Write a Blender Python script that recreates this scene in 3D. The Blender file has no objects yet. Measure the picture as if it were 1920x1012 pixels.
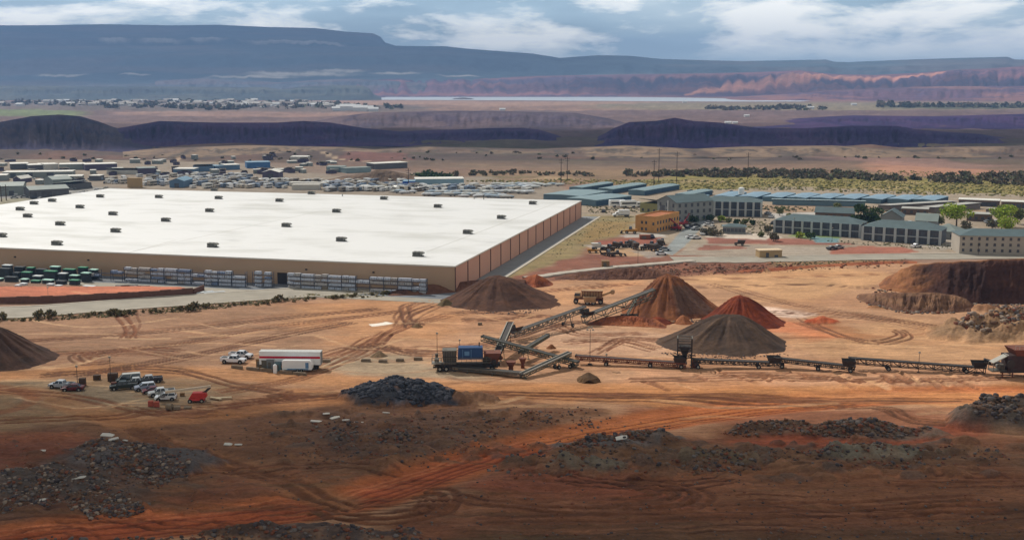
import bpy, bmesh, math, random
import numpy as np
from mathutils import Vector, Matrix
random.seed(7)
S = bpy.context.scene
COL = S.collection
R = math.radians
# ---------------------------------------------------------------- camera, sky, sun, exposure
CAMH, TH, F = 70.0, math.atan(347/2124.0), 2124.0
cam = bpy.data.cameras.new("camera"); co = bpy.data.objects.new("camera", cam); COL.objects.link(co)
co.location = (0, 0, CAMH); co.rotation_euler = (math.pi/2-TH, 0, 0)
cam.sensor_width = 36; cam.lens = 36*F/1920; cam.clip_start = 1; cam.clip_end = 60000
S.camera = co
SUN_AZ, SUN_EL = R(-38), R(43)          # left of the view and beyond it
SD = Vector((math.sin(SUN_AZ)*math.cos(SUN_EL), math.cos(SUN_AZ)*math.cos(SUN_EL), math.sin(SUN_EL)))
sl = bpy.data.lights.new("sun", 'SUN'); sl.energy = 4.0; sl.angle = R(0.5); sl.color = (1.0, .95, .87)
so = bpy.data.objects.new("sun", sl); COL.objects.link(so)
so.rotation_euler = (-SD).to_track_quat('-Z', 'Y').to_euler()
W = bpy.data.worlds.new("World"); S.world = W; W.use_nodes = True
nt = W.node_tree; nt.nodes.clear(); N = nt.nodes; L = nt.links
def nd(t, **k):
    n = N.new(t)
    for a, b in k.items(): setattr(n, a, b)
    return n
wo = nd('ShaderNodeOutputWorld'); bg = nd('ShaderNodeBackground'); bg.inputs[1].default_value = .1
sky = nd('ShaderNodeTexSky', sky_type='NISHITA'); sky.sun_disc = False
sky.sun_elevation = SUN_EL; sky.sun_rotation = SUN_AZ; sky.altitude = 900; sky.air_density = 1.0; sky.dust_density = 1.5
tc = nd('ShaderNodeTexCoord')
def mathn(op, a, b=None, c=None):
    n = nd('ShaderNodeMath', operation=op)
    for i, v in enumerate((a, b, c)):
        if v is None: continue
        if isinstance(v, (int, float)): n.inputs[i].default_value = v
        else: L.new(v, n.inputs[i])
    return n.outputs[0]
def mapn(src, sc, loc=(0, 0, 0)):
    m = nd('ShaderNodeMapping'); m.inputs['Scale'].default_value = sc; m.inputs['Location'].default_value = loc
    L.new(src, m.inputs['Vector']); return m.outputs[0]
def noisen(vec, sc, det=6, rough=.55, dist=0):
    n = nd('ShaderNodeTexNoise'); n.inputs['Scale'].default_value = sc; n.inputs['Detail'].default_value = det
    n.inputs['Roughness'].default_value = rough; n.inputs['Distortion'].default_value = dist
    L.new(vec, n.inputs['Vector']); return n.outputs[0]
def rampn(src, pts):
    r = nd('ShaderNodeValToRGB'); e = r.color_ramp.elements
    while len(e) > 1: e.remove(e[-1])
    for i, (p, c) in enumerate(pts):
        el = e[0] if i == 0 else e.new(p)
        el.position = p; el.color = (c, c, c, 1) if isinstance(c, (int, float)) else (*c, 1)
    L.new(src, r.inputs[0]); return r.outputs[0]
def mixn(f, a, b):
    m = nd('ShaderNodeMix', data_type='RGBA')
    for i, v in ((0, f), (6, a), (7, b)):
        if isinstance(v, (int, float)): m.inputs[i].default_value = v
        elif isinstance(v, tuple): m.inputs[i].default_value = (*v, 1)
        else: L.new(v, m.inputs[i])
    return m.outputs[2]
# cloud banks, flattened towards the horizon; heavier grey ones on the left
v1 = mapn(tc.outputs['Generated'], (1, 1, 4.2), (0.35, .1, .12))
v2 = mapn(tc.outputs['Generated'], (1, 1, 5), (3.1, .7, .37))
n1 = noisen(v1, 7.5, 9, .6, .2); n2 = noisen(v2, 4.2, 7, .5, .1)
sx = nd('ShaderNodeSeparateXYZ'); L.new(tc.outputs['Generated'], sx.inputs[0])
grey = rampn(n2, [(.38, (3.4, 5.2, 6.4)), (.50, (5.8, 8.0, 9.2)), (.60, (10, 11.6, 12.0))])
base = mixn(.82, sky.outputs[0], grey)
lowglow = rampn(sx.outputs[2], [(0.0, .55), (.035, .35), (.09, .0)])
base = mixn(lowglow, base, (6.6, 8.6, 10.0))
hi = mathn('ADD', n1, mathn('MULTIPLY', sx.outputs[0], .10))
hi = mathn('ADD', hi, mathn('MULTIPLY', sx.outputs[2], .30))
cl = rampn(hi, [(.50, 0), (.56, .6), (.63, 1)])
cl2 = mathn('MULTIPLY', cl, rampn(sx.outputs[2], [(.018, 0), (.035, 1)]))
colr = mixn(cl2, base, (17, 16.8, 15.6))
dome = rampn(sx.outputs[2], [(.10, 1.0), (.26, .25)])       # overhead sky, out of view, dimmed to lower the fill light
vm = nd('ShaderNodeVectorMath', operation='SCALE'); L.new(colr, vm.inputs[0]); L.new(dome, vm.inputs['Scale'])
L.new(vm.outputs[0], bg.inputs[0]); L.new(bg.outputs[0], wo.inputs[0])
S.view_settings.view_transform = 'Standard'; S.view_settings.look = 'None'
S.view_settings.exposure = 0.0; S.view_settings.gamma = 1.0
S.cycles.use_denoising = True; S.cycles.max_bounces = 4; S.cycles.diffuse_bounces = 2; S.cycles.volume_bounces = 0
S.cycles.transparent_max_bounces = 12

# ---------------------------------------------------------------- photo point -> place in the world
def ray(px, py):
    u = (px-960)/F; v = -(py-506)/F
    return Vector((u, math.cos(TH)+v*math.sin(TH), -math.sin(TH)+v*math.cos(TH)))
def at(px, py, z=0.0):
    r = ray(px, py); t = (z-CAMH)/r.z
    return Vector((r.x*t, r.y*t, z))
def atY(px, py, Y):
    r = ray(px, py); t = Y/r.y
    return Vector((r.x*t, Y, CAMH+r.z*t))
def hgt(px, py_ground, py_top):
    g = at(px, py_ground); return atY(px, py_top, g.y).z
def lin(c):
    return tuple(((x/255)/12.92 if x <= 10 else ((x/255+.055)/1.055)**2.4) for x in c)

# ---------------------------------------------------------------- materials
MATS = {}
def mat(name, rgb, rough=.8, metal=0, var=.12, scale=3.0, bump=0.0, spec=.3, alpha=None):
    if name in MATS: return MATS[name]
    m = bpy.data.materials.new(name); m.use_nodes = True; MATS[name] = m
    t = m.node_tree; b = t.nodes['Principled BSDF']
    c = lin(rgb)
    b.inputs['Roughness'].default_value = rough; b.inputs['Metallic'].default_value = metal
    b.inputs['Specular IOR Level'].default_value = spec
    tcx = t.nodes.new('ShaderNodeTexCoord'); n = t.nodes.new('ShaderNodeTexNoise')
    n.inputs['Scale'].default_value = scale; n.inputs['Detail'].default_value = 5
    t.links.new(tcx.outputs['Object'], n.inputs['Vector'])
    r = t.nodes.new('ShaderNodeValToRGB')
    r.color_ramp.elements[0].position = .3; r.color_ramp.elements[1].position = .7
    r.color_ramp.elements[0].color = (*[x*(1-var) for x in c], 1); r.color_ramp.elements[1].color = (*[min(1, x*(1+var)) for x in c], 1)
    t.links.new(n.outputs[0], r.inputs[0]); t.links.new(r.outputs[0], b.inputs['Base Color'])
    if bump:
        bp = t.nodes.new('ShaderNodeBump'); bp.inputs['Strength'].default_value = 1; bp.inputs['Distance'].default_value = bump
        t.links.new(n.outputs[0], bp.inputs['Height']); t.links.new(bp.outputs[0], b.inputs['Normal'])
    return m
def earth_mat(name, scales=(.9, .12), amt=.3, bump=.25, rough=.95, streak=False):
    """soil: base colour from the mesh's own colour attribute, broken up by noise in world metres"""
    m = bpy.data.materials.new(name); m.use_nodes = True; MATS[name] = m
    t = m.node_tree; b = t.nodes['Principled BSDF']; b.inputs['Roughness'].default_value = rough
    b.inputs['Specular IOR Level'].default_value = .15
    a = t.nodes.new('ShaderNodeVertexColor'); a.layer_name = 'Col'
    g = t.nodes.new('ShaderNodeNewGeometry')
    cur = a.outputs[0]; hs = None
    for i, s in enumerate(scales):
        n = t.nodes.new('ShaderNodeTexNoise'); n.inputs['Scale'].default_value = s; n.inputs['Detail'].default_value = 8
        n.inputs['Roughness'].default_value = .65
        mp = t.nodes.new('ShaderNodeMapping'); mp.inputs['Scale'].default_value = (.55, 1, 1)
        t.links.new(g.outputs['Position'], mp.inputs['Vector']); t.links.new(mp.outputs[0], n.inputs['Vector'])
        r = t.nodes.new('ShaderNodeMapRange'); r.inputs[1].default_value = .3; r.inputs[2].default_value = .7
        r.inputs[3].default_value = 1-amt; r.inputs[4].default_value = 1+amt
        t.links.new(n.outputs[0], r.inputs[0])
        x = t.nodes.new('ShaderNodeVectorMath'); x.operation = 'SCALE'
        t.links.new(cur, x.inputs[0]); t.links.new(r.outputs[0], x.inputs['Scale']); cur = x.outputs[0]
        if i == 0: hs = n.outputs[0]
    if streak:      # graded and wind-dragged streaks, and scattered pale and dark stones
        n = t.nodes.new('ShaderNodeTexNoise'); n.inputs['Scale'].default_value = 1; n.inputs['Detail'].default_value = 6; n.inputs['Roughness'].default_value = .7
        mp = t.nodes.new('ShaderNodeMapping'); mp.inputs['Scale'].default_value = (.10, .75, 1); mp.inputs['Rotation'].default_value = (0, 0, R(-7))
        t.links.new(g.outputs['Position'], mp.inputs['Vector']); t.links.new(mp.outputs[0], n.inputs['Vector'])
        r = t.nodes.new('ShaderNodeMapRange'); r.inputs[1].default_value = .35; r.inputs[2].default_value = .65; r.inputs[3].default_value = .80; r.inputs[4].default_value = 1.16
        t.links.new(n.outputs[0], r.inputs[0]); x = t.nodes.new('ShaderNodeVectorMath'); x.operation = 'SCALE'; t.links.new(cur, x.inputs[0]); t.links.new(r.outputs[0], x.inputs['Scale']); cur = x.outputs[0]
    t.links.new(cur, b.inputs['Base Color'])
    bp = t.nodes.new('ShaderNodeBump'); bp.inputs['Strength'].default_value = 1; bp.inputs['Distance'].default_value = bump
    t.links.new(hs, bp.inputs['Height']); t.links.new(bp.outputs[0], b.inputs['Normal'])
    return m

# ---------------------------------------------------------------- noise
def _h(ix, iy, s):
    n = (ix.astype(np.int64)*374761393 + iy.astype(np.int64)*668265263 + s*1442695041) & 0x7fffffff
    n = ((n ^ (n >> 13))*1274126177) & 0x7fffffff
    n = ((n ^ (n >> 15))*2246822519) & 0x7fffffff
    return (n & 0xffff)/65535.0
def vn(x, y, s=0):
    ix = np.floor(x); iy = np.floor(y); fx = x-ix; fy = y-iy
    fx = fx*fx*(3-2*fx); fy = fy*fy*(3-2*fy)
    a = _h(ix, iy, s); b = _h(ix+1, iy, s); c = _h(ix, iy+1, s); d = _h(ix+1, iy+1, s)
    return (a+(b-a)*fx)*(1-fy)+(c+(d-c)*fx)*fy
def fbm(x, y, s=0, o=4, g=.5):
    t = 0; a = 1; w = 0
    for i in range(o):
        t = t+a*vn(x, y, s+i*17); w += a; a *= g; x = x*2.03+5.1; y = y*2.03+1.7
    return t/w
def sst(a, b, x):
    t = np.clip((x-a)/(b-a), 0, 1); return t*t*(3-2*t)

# ---------------------------------------------------------------- mesh + tagging helpers
def tag(o, label=None, cat=None, group=None, kind=None):
    if label: o['label'] = label
    if cat: o['category'] = cat
    if group: o['group'] = group
    if kind: o['kind'] = kind
    return o
def grid_mesh(name, X, Y, Z, C, m, smooth=True):
    ny, nx = X.shape
    me = bpy.data.meshes.new(name)
    me.vertices.add(nx*ny)
    me.vertices.foreach_set('co', np.stack([X, Y, Z], -1).astype(np.float32).ravel())
    i = np.arange(ny-1)[:, None]*nx+np.arange(nx-1)[None, :]
    q = np.stack([i, i+1, i+nx+1, i+nx], -1).reshape(-1)
    nf = (nx-1)*(ny-1)
    me.loops.add(nf*4); me.polygons.add(nf)
    me.loops.foreach_set('vertex_index', q.astype(np.int32))
    me.polygons.foreach_set('loop_start', np.arange(0, nf*4, 4, dtype=np.int32))
    me.polygons.foreach_set('use_smooth', np.full(nf, smooth))
    me.update(calc_edges=True)
    if C is not None:
        at_ = me.color_attributes.new('Col', 'FLOAT_COLOR', 'POINT')
        cc = np.ones((nx*ny, 4), np.float32); cc[:, :3] = C.reshape(-1, 3)
        at_.data.foreach_set('color', cc.ravel())
    me.materials.append(m)
    o = bpy.data.objects.new(name, me); COL.objects.link(o)
    return o
class MB:
    """collects shapes, then links them as ONE mesh object"""
    def __init__(s): s.v = []; s.f = []; s.m = []; s.mi = 0
    def add(s, vs, fs):
        n = len(s.v); s.v += [tuple(v) for v in vs]
        for f in fs: s.f.append([i+n for i in f]); s.m.append(s.mi)
    def box(s, x0, x1, y0, y1, z0, z1):
        s.frus(x0, x1, y0, y1, z0, x0, x1, y0, y1, z1)
    def frus(s, a0, a1, b0, b1, z0, c0, c1, d0, d1, z1):
        s.add([(a0, b0, z0), (a1, b0, z0), (a1, b1, z0), (a0, b1, z0), (c0, d0, z1), (c1, d0, z1), (c1, d1, z1), (c0, d1, z1)],
              [(3, 2, 1, 0), (4, 5, 6, 7), (0, 1, 5, 4), (1, 2, 6, 5), (2, 3, 7, 6), (3, 0, 4, 7)])
    def bar(s, p, q, w, h=None, up=(0, 0, 1)):
        p = Vector(p); q = Vector(q); h = h or w; d = (q-p)
        if d.length < 1e-6: return
        d.normalize(); up = Vector(up)
        if abs(d.dot(up)) > .98: up = Vector((0, 1, 0))
        a = d.cross(up).normalized()*w/2; b = a.cross(d).normalized()*h/2
        s.add([p-a-b, p+a-b, p+a+b, p-a+b, q-a-b, q+a-b, q+a+b, q-a+b],
              [(0, 1, 2, 3), (7, 6, 5, 4), (4, 5, 1, 0), (5, 6, 2, 1), (6, 7, 3, 2), (7, 4, 0, 3)])
    def tube(s, p, q, r, r2=None, n=8):
        p = Vector(p); q = Vector(q); r2 = r if r2 is None else r2; d = (q-p).normalized()
        a = d.orthogonal().normalized(); b = d.cross(a)
        vs = []
        for c, rr in ((p, r), (q, r2)):
            for i in range(n):
                t = 2*math.pi*i/n; vs.append(c+a*math.cos(t)*rr+b*math.sin(t)*rr)
        fs = [(i, (i+1) % n, n+(i+1) % n, n+i) for i in range(n)]
        fs += [tuple(range(n-1, -1, -1)), tuple(range(n, 2*n))]
        s.add(vs, fs)
    def prism(s, prof, y0, y1, tap=0):
        """profile of (x,z) points extruded along y"""
        n = len(prof)
        vs = [(x, y0, z) for x, z in prof]+[(x, y1, z) for x, z in prof]
        fs = [(i, n+i, n+(i+1) % n, (i+1) % n) for i in range(n)]+[tuple(range(n)), tuple(range(2*n-1, n-1, -1))]
        s.add(vs, fs)
    def build(s, name, mats, parent=None, smooth=False, loc=None, rz=0):
        me = bpy.data.meshes.new(name); me.from_pydata(s.v, [], s.f)
        if not isinstance(mats, (list, tuple)): mats = [mats]
        for m in mats: me.materials.append(m)
        if len(mats) > 1: me.polygons.foreach_set('material_index', s.m)
        bm = bmesh.new(); bm.from_mesh(me); bmesh.ops.recalc_face_normals(bm, faces=bm.faces); bm.to_mesh(me); bm.free()
        if smooth: me.polygons.foreach_set('use_smooth', [True]*len(me.polygons))
        me.update()
        o = bpy.data.objects.new(name, me); COL.objects.link(o)
        if parent: o.parent = parent
        if loc is not None: o.location = loc
        o.rotation_euler.z = rz
        return o
def empty(name, loc, rz=0, label=None, cat=None, group=None):
    o = bpy.data.objects.new(name, None); COL.objects.link(o); o.empty_display_size = .2
    o.location = loc; o.rotation_euler = (0, 0, rz); tag(o, label, cat, group)
    return o
KIDS = {}
def copy_tree(o, loc=None, rz=None, label=None, group=None, scale=None):
    c = o.copy(); COL.objects.link(c)
    for ch in o.children:
        d = ch.copy(); COL.objects.link(d); d.parent = c
        for g in ch.children:
            e = g.copy(); COL.objects.link(e); e.parent = d
    if loc is not None: c.location = loc
    if rz is not None: c.rotation_euler.z = rz
    if label: c['label'] = label
    if group: c['group'] = group
    if scale: c.scale = scale
    return c
# ---------------------------------------------------------------- terrain: one sheet to the horizon
def P2(pts): return np.array([at(x, y)[:2] for x, y in pts])
s_in = np.arange(-.48, .4801, .00085)
s_out = np.linspace(.505, 1.4, 60)
sv = np.concatenate([-s_out[::-1], s_in, s_out])
kq = np.concatenate([np.array([1/12000., 1/8500., 1/6800.]), np.arange(22, 380, 2.0)/148680.0, np.arange(380, 1010, 1.25)/148680.0, np.arange(1012, 1200, 6.0)/148680.0, np.linspace(1200, 3500, 14)/148680.0])[::-1]
YY = (1/kq)[:, None]*np.ones(len(sv))[None, :]
XX = YY*sv[None, :]
Zg = np.zeros_like(XX); Cg = np.zeros(XX.shape+(3,)); Rg = np.zeros_like(XX)
Cg[:] = lin((196, 150, 108))
def sub(x0, x1, y0, y1):
    r = np.where((1/kq >= y0) & (1/kq <= y1))[0]
    if len(r) == 0: return None
    r0, r1 = r[0], r[-1]+1
    ys = 1/kq[r0:r1]; smin = min(x0/ys.min(), x0/ys.max()); smax = max(x1/ys.min(), x1/ys.max())
    c0 = np.searchsorted(sv, smin); c1 = np.searchsorted(sv, smax)
    if c1 <= c0: return None
    return slice(r0, r1), slice(c0, c1)
def sdist(x, y, P, closed):
    d = np.full(x.shape, 1e9); ins = np.zeros(x.shape, bool); n = len(P)
    for i in range(n if closed else n-1):
        a = P[i]; b = P[(i+1) % n]; e = b-a; l2 = e@e+1e-9
        t = np.clip(((x-a[0])*e[0]+(y-a[1])*e[1])/l2, 0, 1)
        d = np.minimum(d, (x-a[0]-t*e[0])**2+(y-a[1]-t*e[1])**2)
        if closed:
            c = ((a[1] > y) != (b[1] > y)) & (x < (b[0]-a[0])*(y-a[1])/(b[1]-a[1]+1e-12)+a[0])
            ins ^= c
    d = np.sqrt(d)
    return np.where(ins, -d, d) if closed else d
SEED = [0]
def poly(pts, rgb=None, soft=None, warp=None, k=1.0, dz=0, rough=None, noise=0, nscale=8.0, world=False):
    """a traced patch of ground: soft edge and warp are metres"""
    P = np.array(pts, float) if world else P2(pts)
    dm = P[:, 1].mean(); soft = soft if soft is not None else .008*dm; warp = warp if warp is not None else soft*2
    m = soft*3+warp*2
    s = sub(P[:, 0].min()-m, P[:, 0].max()+m, max(20, P[:, 1].min()-m), P[:, 1].max()+m)
    if s is None: return
    SEED[0] += 7
    x = XX[s]; y = YY[s]; w = max(warp*2.5, 1)
    d = sdist(x, y, P, True)+warp*2*(fbm(x/w/2, y/w, SEED[0], 4, .6)-.5)*2
    a = (1-sst(-soft, soft, d))*k
    if noise: a = a*np.clip(1-noise+noise*2.2*(fbm(x/nscale, y/nscale*1.3, SEED[0]+3, 5, .6)-.25)*1.3, 0, 1)
    if rgb is not None: Cg[s] = Cg[s]*(1-a[..., None])+np.array(lin(rgb))*a[..., None]
    if dz: Zg[s] += dz*(1-sst(-soft, soft, d))
    if rough is not None: Rg[s] = Rg[s]*(1-a)+rough*a
def spline(P, n=8):
    P = np.array(P, float)
    if len(P) < 3: return P
    Q = np.vstack([2*P[0]-P[1], P, 2*P[-1]-P[-2]]); out = []
    for i in range(1, len(Q)-2):
        for t in np.linspace(0, 1, n, endpoint=False):
            a, b, c, d = Q[i-1], Q[i], Q[i+1], Q[i+2]
            out.append(.5*((2*b)+(c-a)*t+(2*a-5*b+4*c-d)*t*t+(-a+3*b-3*c+d)*t**3))
    out.append(P[-1]); return np.array(out)
def stroke(pts, w, rgb, k=.7, dz=0, soft=.6, brk=.3, world=False, lip=0):
    P = spline(np.array(pts, float) if world else P2(pts), 6)
    m = w*2+3
    s = sub(P[:, 0].min()-m, P[:, 0].max()+m, max(20, P[:, 1].min()-m), P[:, 1].max()+m)
    if s is None: return
    SEED[0] += 7
    x = XX[s]; y = YY[s]
    d = sdist(x, y, P, False)
    b = 1-brk+brk*2*fbm(x/6, y/9, SEED[0], 3)
    a = np.clip((1-sst(w/2*(1-soft), w/2*(1+soft*.5), d))*k*b, 0, 1)
    if rgb is not None: Cg[s] = Cg[s]*(1-a[..., None])+np.array(lin(rgb))*a[..., None]
    if dz: Zg[s] += dz*(1-sst(w*.25, w*.6, d))
    if lip: Zg[s] += lip*np.exp(-((d-w*.75)/(w*.25))**2)
def track(pts, rgb=(120, 75, 48), k=.5, gauge=1.25, w=1.0, dz=-.10):
    P = spline(P2(pts), 5); T = np.gradient(P, axis=0); T /= np.linalg.norm(T, axis=1)[:, None]+1e-9
    Nn = np.stack([-T[:, 1], T[:, 0]], 1)
    for g in (-gauge, gauge): stroke(P[::2]+Nn[::2]*g, w, rgb, k, dz, soft=.5, world=True, lip=.06)
def hump(px, py, rx, ry, h, rgb=None, rot=0, sh=1.0, k=1.0, noisy=.35):
    c = at(px, py); m = max(rx, ry)*1.3
    s = sub(c.x-m, c.x+m, max(20, c.y-m), c.y+m)
    if s is None: return
    SEED[0] += 7
    x = XX[s]-c.x; y = YY[s]-c.y; cr, sr = math.cos(rot), math.sin(rot)
    u = (x*cr+y*sr)/rx; v = (-x*sr+y*cr)/ry
    r = np.sqrt(u*u+v*v)*(1+noisy*(fbm(XX[s]/max(rx, ry)*3, YY[s]/max(rx, ry)*3, SEED[0], 4)-.5)*2)
    b = np.clip(1-r**2, 0, 1)**sh
    Zg[s] += h*b*(.45+1.1*fbm(XX[s]/3, YY[s]/2.4, SEED[0]+2, 5, .62))
    if rgb is not None:
        a = sst(0, .45, b)*k*np.clip(.35+1.1*fbm(XX[s]/2.5, YY[s]/3, SEED[0]+5, 4, .6), 0, 1); Cg[s] = Cg[s]*(1-a[..., None])+np.array(lin(rgb))*a[..., None]

# --- far country, from the horizon towards us (land colours, with mottled cloud shade painted in)
def band(y0, y1, rgb, x0=-1400, x1=3400, **kw): poly([(x0, y0), (x1, y0), (x1, y1), (x0, y1)], rgb, **kw)
Cg[:] = lin((150, 118, 98))
band(162.5, 192, (140, 110, 100), soft=60, warp=150)
band(190, 207, (146, 116, 100), soft=60, warp=60)
band(207, 232, (118, 96, 94), soft=40, warp=60)
band(232, 262, (98, 78, 80), soft=30, warp=40)
poly([(1100, 192), (2100, 192), (2100, 205), (1500, 208), (1100, 203)], (140, 132, 104), soft=60, warp=100, k=.7)
poly([(0, 205), (150, 207), (160, 217), (60, 218), (-200, 216)], (118, 128, 84), soft=25, warp=10)
poly([(200, 208), (620, 206), (1000, 214), (620, 222), (300, 219)], (170, 135, 118), soft=30, warp=60, k=.6)
poly([(-200, 192), (480, 190), (760, 200), (780, 209), (300, 210), (-200, 203)], (98, 92, 88), soft=60, warp=100, k=.75)
poly([(520, 188), (980, 190), (1280, 192), (1000, 199), (560, 196)], (176, 140, 118), soft=30, warp=30, k=.8)
poly([(1640, 198), (1920, 197), (2100, 199), (2100, 206), (1660, 204)], (78, 84, 60), soft=25, warp=20, k=.9, noise=.5, nscale=60)
band(262, 306, (88, 74, 68), soft=20, warp=30)
for i in range(110):
    x = random.uniform(-100, 2000); y = random.uniform(262, 338); w = random.uniform(20, 200); h = random.uniform(1, 5)
    c = random.choice([(80, 64, 62), (140, 116, 94), (92, 92, 70), (74, 70, 72), (126, 90, 74), (150, 130, 104), (86, 84, 66)])
    poly([(x-w, y), (x-w*.3, y-h), (x+w*.6, y-h*.8), (x+w, y+h*.3), (x, y+h)], c, soft=14, warp=22, k=.6, noise=.5, nscale=40)
band(300, 346, (118, 98, 80), x0=-1400, x1=3400, soft=14, warp=24, k=.55)
poly([(620, 296), (680, 288), (760, 291), (765, 300), (700, 303)], (118, 82, 74), soft=6, warp=8)
stroke([(600, 290), (640, 297), (700, 302), (780, 304)], 6, (196, 170, 140), .7)
stroke([(310, 284), (335, 293), (325, 304), (300, 310)], 6, (190, 160, 130), .7)
poly([(820, 322), (1300, 318), (1560, 322), (2000, 326), (2000, 350), (1400, 348), (1050, 346), (850, 342)], (142, 116, 90), soft=8, warp=14)
poly([(1290, 330), (1600, 330), (2000, 338), (2100, 366), (1700, 367), (1300, 357), (1180, 345)], (140, 130, 72), soft=8, warp=12, noise=.35, nscale=14)
poly([(1640, 300), (1840, 318), (1900, 324), (1760, 330), (1620, 322)], (184, 132, 106), soft=10, warp=14, k=.8)
poly([(1540, 296), (1700, 293), (1860, 308), (1920, 312), (1800, 316), (1620, 305)], (150, 116, 104), soft=10, warp=14, k=.7)
for i in range(26):
    x = random.uniform(830, 2000); y = random.uniform(330, 362); w = random.uniform(30, 110); h = random.uniform(1.5, 4)
    c = random.choice([(110, 92, 70), (176, 158, 108), (96, 100, 62), (188, 160, 122), (120, 116, 64)])
    poly([(x-w, y), (x, y-h), (x+w, y), (x, y+h)], c, soft=4, warp=7, k=.55, noise=.6, nscale=12)
# town and yards on the left behind the warehouse
poly([(-400, 300), (300, 300), (560, 308), (860, 330), (1060, 345), (1090, 378), (225, 362), (0, 400), (-600, 420)], (148, 134, 118), soft=6, warp=10)
poly([(-400, 345), (240, 352), (60, 398), (-600, 440)], (150, 146, 140), soft=4, warp=3)
poly([(-300, 376), (60, 372), (20, 396), (-300, 430)], (156, 150, 128), soft=3, warp=2)
poly([(470, 306), (640, 300), (900, 318), (860, 335), (620, 332)], (128, 102, 88), soft=8, warp=12, k=.6)
# land right of the warehouse
poly([(1040, 362), (1500, 350), (2100, 372), (2300, 480), (1400, 486), (1040, 420)], (160, 144, 124), soft=4, warp=4)
poly([(1280, 380), (1500, 385), (1780, 392), (2000, 396), (2000, 402), (1500, 398), (1280, 390)], (164, 134, 106), soft=3, warp=4, k=.8)
poly([(1095, 404), (1190, 404), (1186, 430), (1085, 478), (985, 514), (930, 530), (950, 500)], (140, 124, 84), soft=3, warp=3, noise=.2)
poly([(1120, 418), (1185, 416), (1160, 438), (1080, 458)], (156, 122, 72), soft=3, warp=4, k=.5)
poly([(1195, 428), (1240, 470), (1330, 488), (1130, 500), (960, 526), (1070, 482), (1150, 446)], (136, 88, 70), soft=2.5, warp=5, noise=.3)
poly([(1120, 452), (1240, 444), (1240, 460), (1180, 462), (1110, 460)], (148, 88, 70), soft=1, warp=1.5)
poly([(1100, 463), (1200, 463), (1250, 466), (1280, 478), (1180, 482), (1110, 476)], (176, 142, 108), soft=1.5, warp=2)
poly([(1095, 459), (1240, 458), (1245, 464), (1110, 466)], (172, 160, 148), soft=1, warp=1)
poly([(1240, 437), (1200, 437), (1160, 442), (1180, 446), (1250, 444)], (178, 170, 160), soft=1, warp=.5)
# side street between the building sites
poly([(1235, 476), (1262, 478), (1284, 462), (1302, 442), (1322, 418), (1340, 405), (1322, 400), (1296, 418), (1270, 440), (1256, 458)], (142, 146, 144), soft=.6, warp=.3)
poly([(1180, 470), (1240, 470), (1250, 480), (1215, 484)], (150, 140, 130), soft=1, warp=1, k=.8)
poly([(1320, 440), (1400, 436), (1460, 444), (1480, 456), (1330, 452)], (206, 192, 176), soft=1, warp=1)
poly([(1322, 445), (1380, 447), (1490, 453), (1600, 456), (1600, 460), (1330, 457)], (146, 96, 80), soft=1, warp=1)
poly([(1300, 456), (1460, 462), (1700, 466), (1800, 472), (2100, 474), (2100, 484), (1500, 484), (1268, 478)], (164, 150, 134), soft=1, warp=.5)
poly([(1322, 460), (1395, 461), (1400, 466), (1300, 470)], (146, 100, 84), soft=.8, warp=1)
poly([(1560, 466), (1620, 461), (1700, 464), (1722, 472), (1680, 478), (1555, 477)], (164, 104, 84), soft=.8, warp=1)
poly([(1440, 446), (1520, 449), (1545, 456), (1440, 456)], (150, 98, 82), soft=1, warp=1)
poly([(1500, 437), (1570, 440), (1578, 448), (1510, 447), (1480, 442)], (124, 140, 84), soft=.8, warp=1)
poly([(1515, 443), (1572, 447), (1575, 455), (1530, 455)], (116, 146, 150), soft=.8, warp=.5)
poly([(1440, 400), (1530, 398), (1530, 404), (1446, 410)], (186, 180, 172), soft=1, warp=.5)
poly([(1740, 424), (1830, 426), (1820, 455), (1770, 470), (1700, 458)], (166, 156, 142), soft=1.5, warp=1.5)
# rough bank under the road, then the working floor
poly([(1040, 515), (1190, 488), (1440, 490), (1700, 488), (1700, 500), (1440, 512), (1300, 522), (1040, 530)], (128, 82, 62), soft=2, warp=3, rough=.55, noise=.2)
poly([(1440, 490), (1700, 486), (1690, 494), (1460, 506)], (156, 128, 88), soft=2, warp=2, k=.6, noise=.4, nscale=5)
floor_ = [(-900, 610), (0, 604), (240, 592), (480, 572), (600, 562), (740, 556), (900, 548), (980, 536), (1060, 524), (1300, 520), (1440, 511),
          (1560, 500), (1700, 493), (2200, 500), (3200, 700), (3200, 1900), (-1600, 1900)]
poly(floor_, (182, 138, 104), soft=1.5, warp=1.5)
poly([(-900, 600), (480, 572), (760, 556), (700, 600), (560, 660), (300, 700), (-900, 720)], (148, 112, 86), soft=8, warp=10, k=.8)
poly([(560, 575), (760, 560), (900, 590), (830, 640), (640, 640), (540, 620)], (196, 142, 96), soft=6, warp=8, k=.6)
poly([(1290, 520), (1560, 503), (1660, 520), (1560, 560), (1400, 560), (1340, 540)], (206, 158, 112), soft=5, warp=8, k=.7)
poly([(960, 545), (1200, 528), (1190, 545), (1060, 572), (980, 560)], (204, 150, 106), soft=3, warp=4, k=.7)
poly([(1000, 610), (1180, 612), (1290, 630), (1240, 665), (1060, 662), (1000, 640)], (196, 156, 126), soft=4, warp=5, k=.8)
poly([(1480, 620), (1700, 600), (1920, 640), (1960, 672), (1560, 668)], (196, 150, 108), soft=5, warp=8, k=.7)
poly([(1430, 575), (1520, 582), (1530, 592), (1470, 596), (1420, 588)], (232, 200, 178), soft=2, warp=3, k=.9)
poly([(1440, 600), (1560, 612), (1600, 640), (1520, 640), (1440, 622)], (206, 108, 60), soft=5, warp=6, k=.55)
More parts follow.
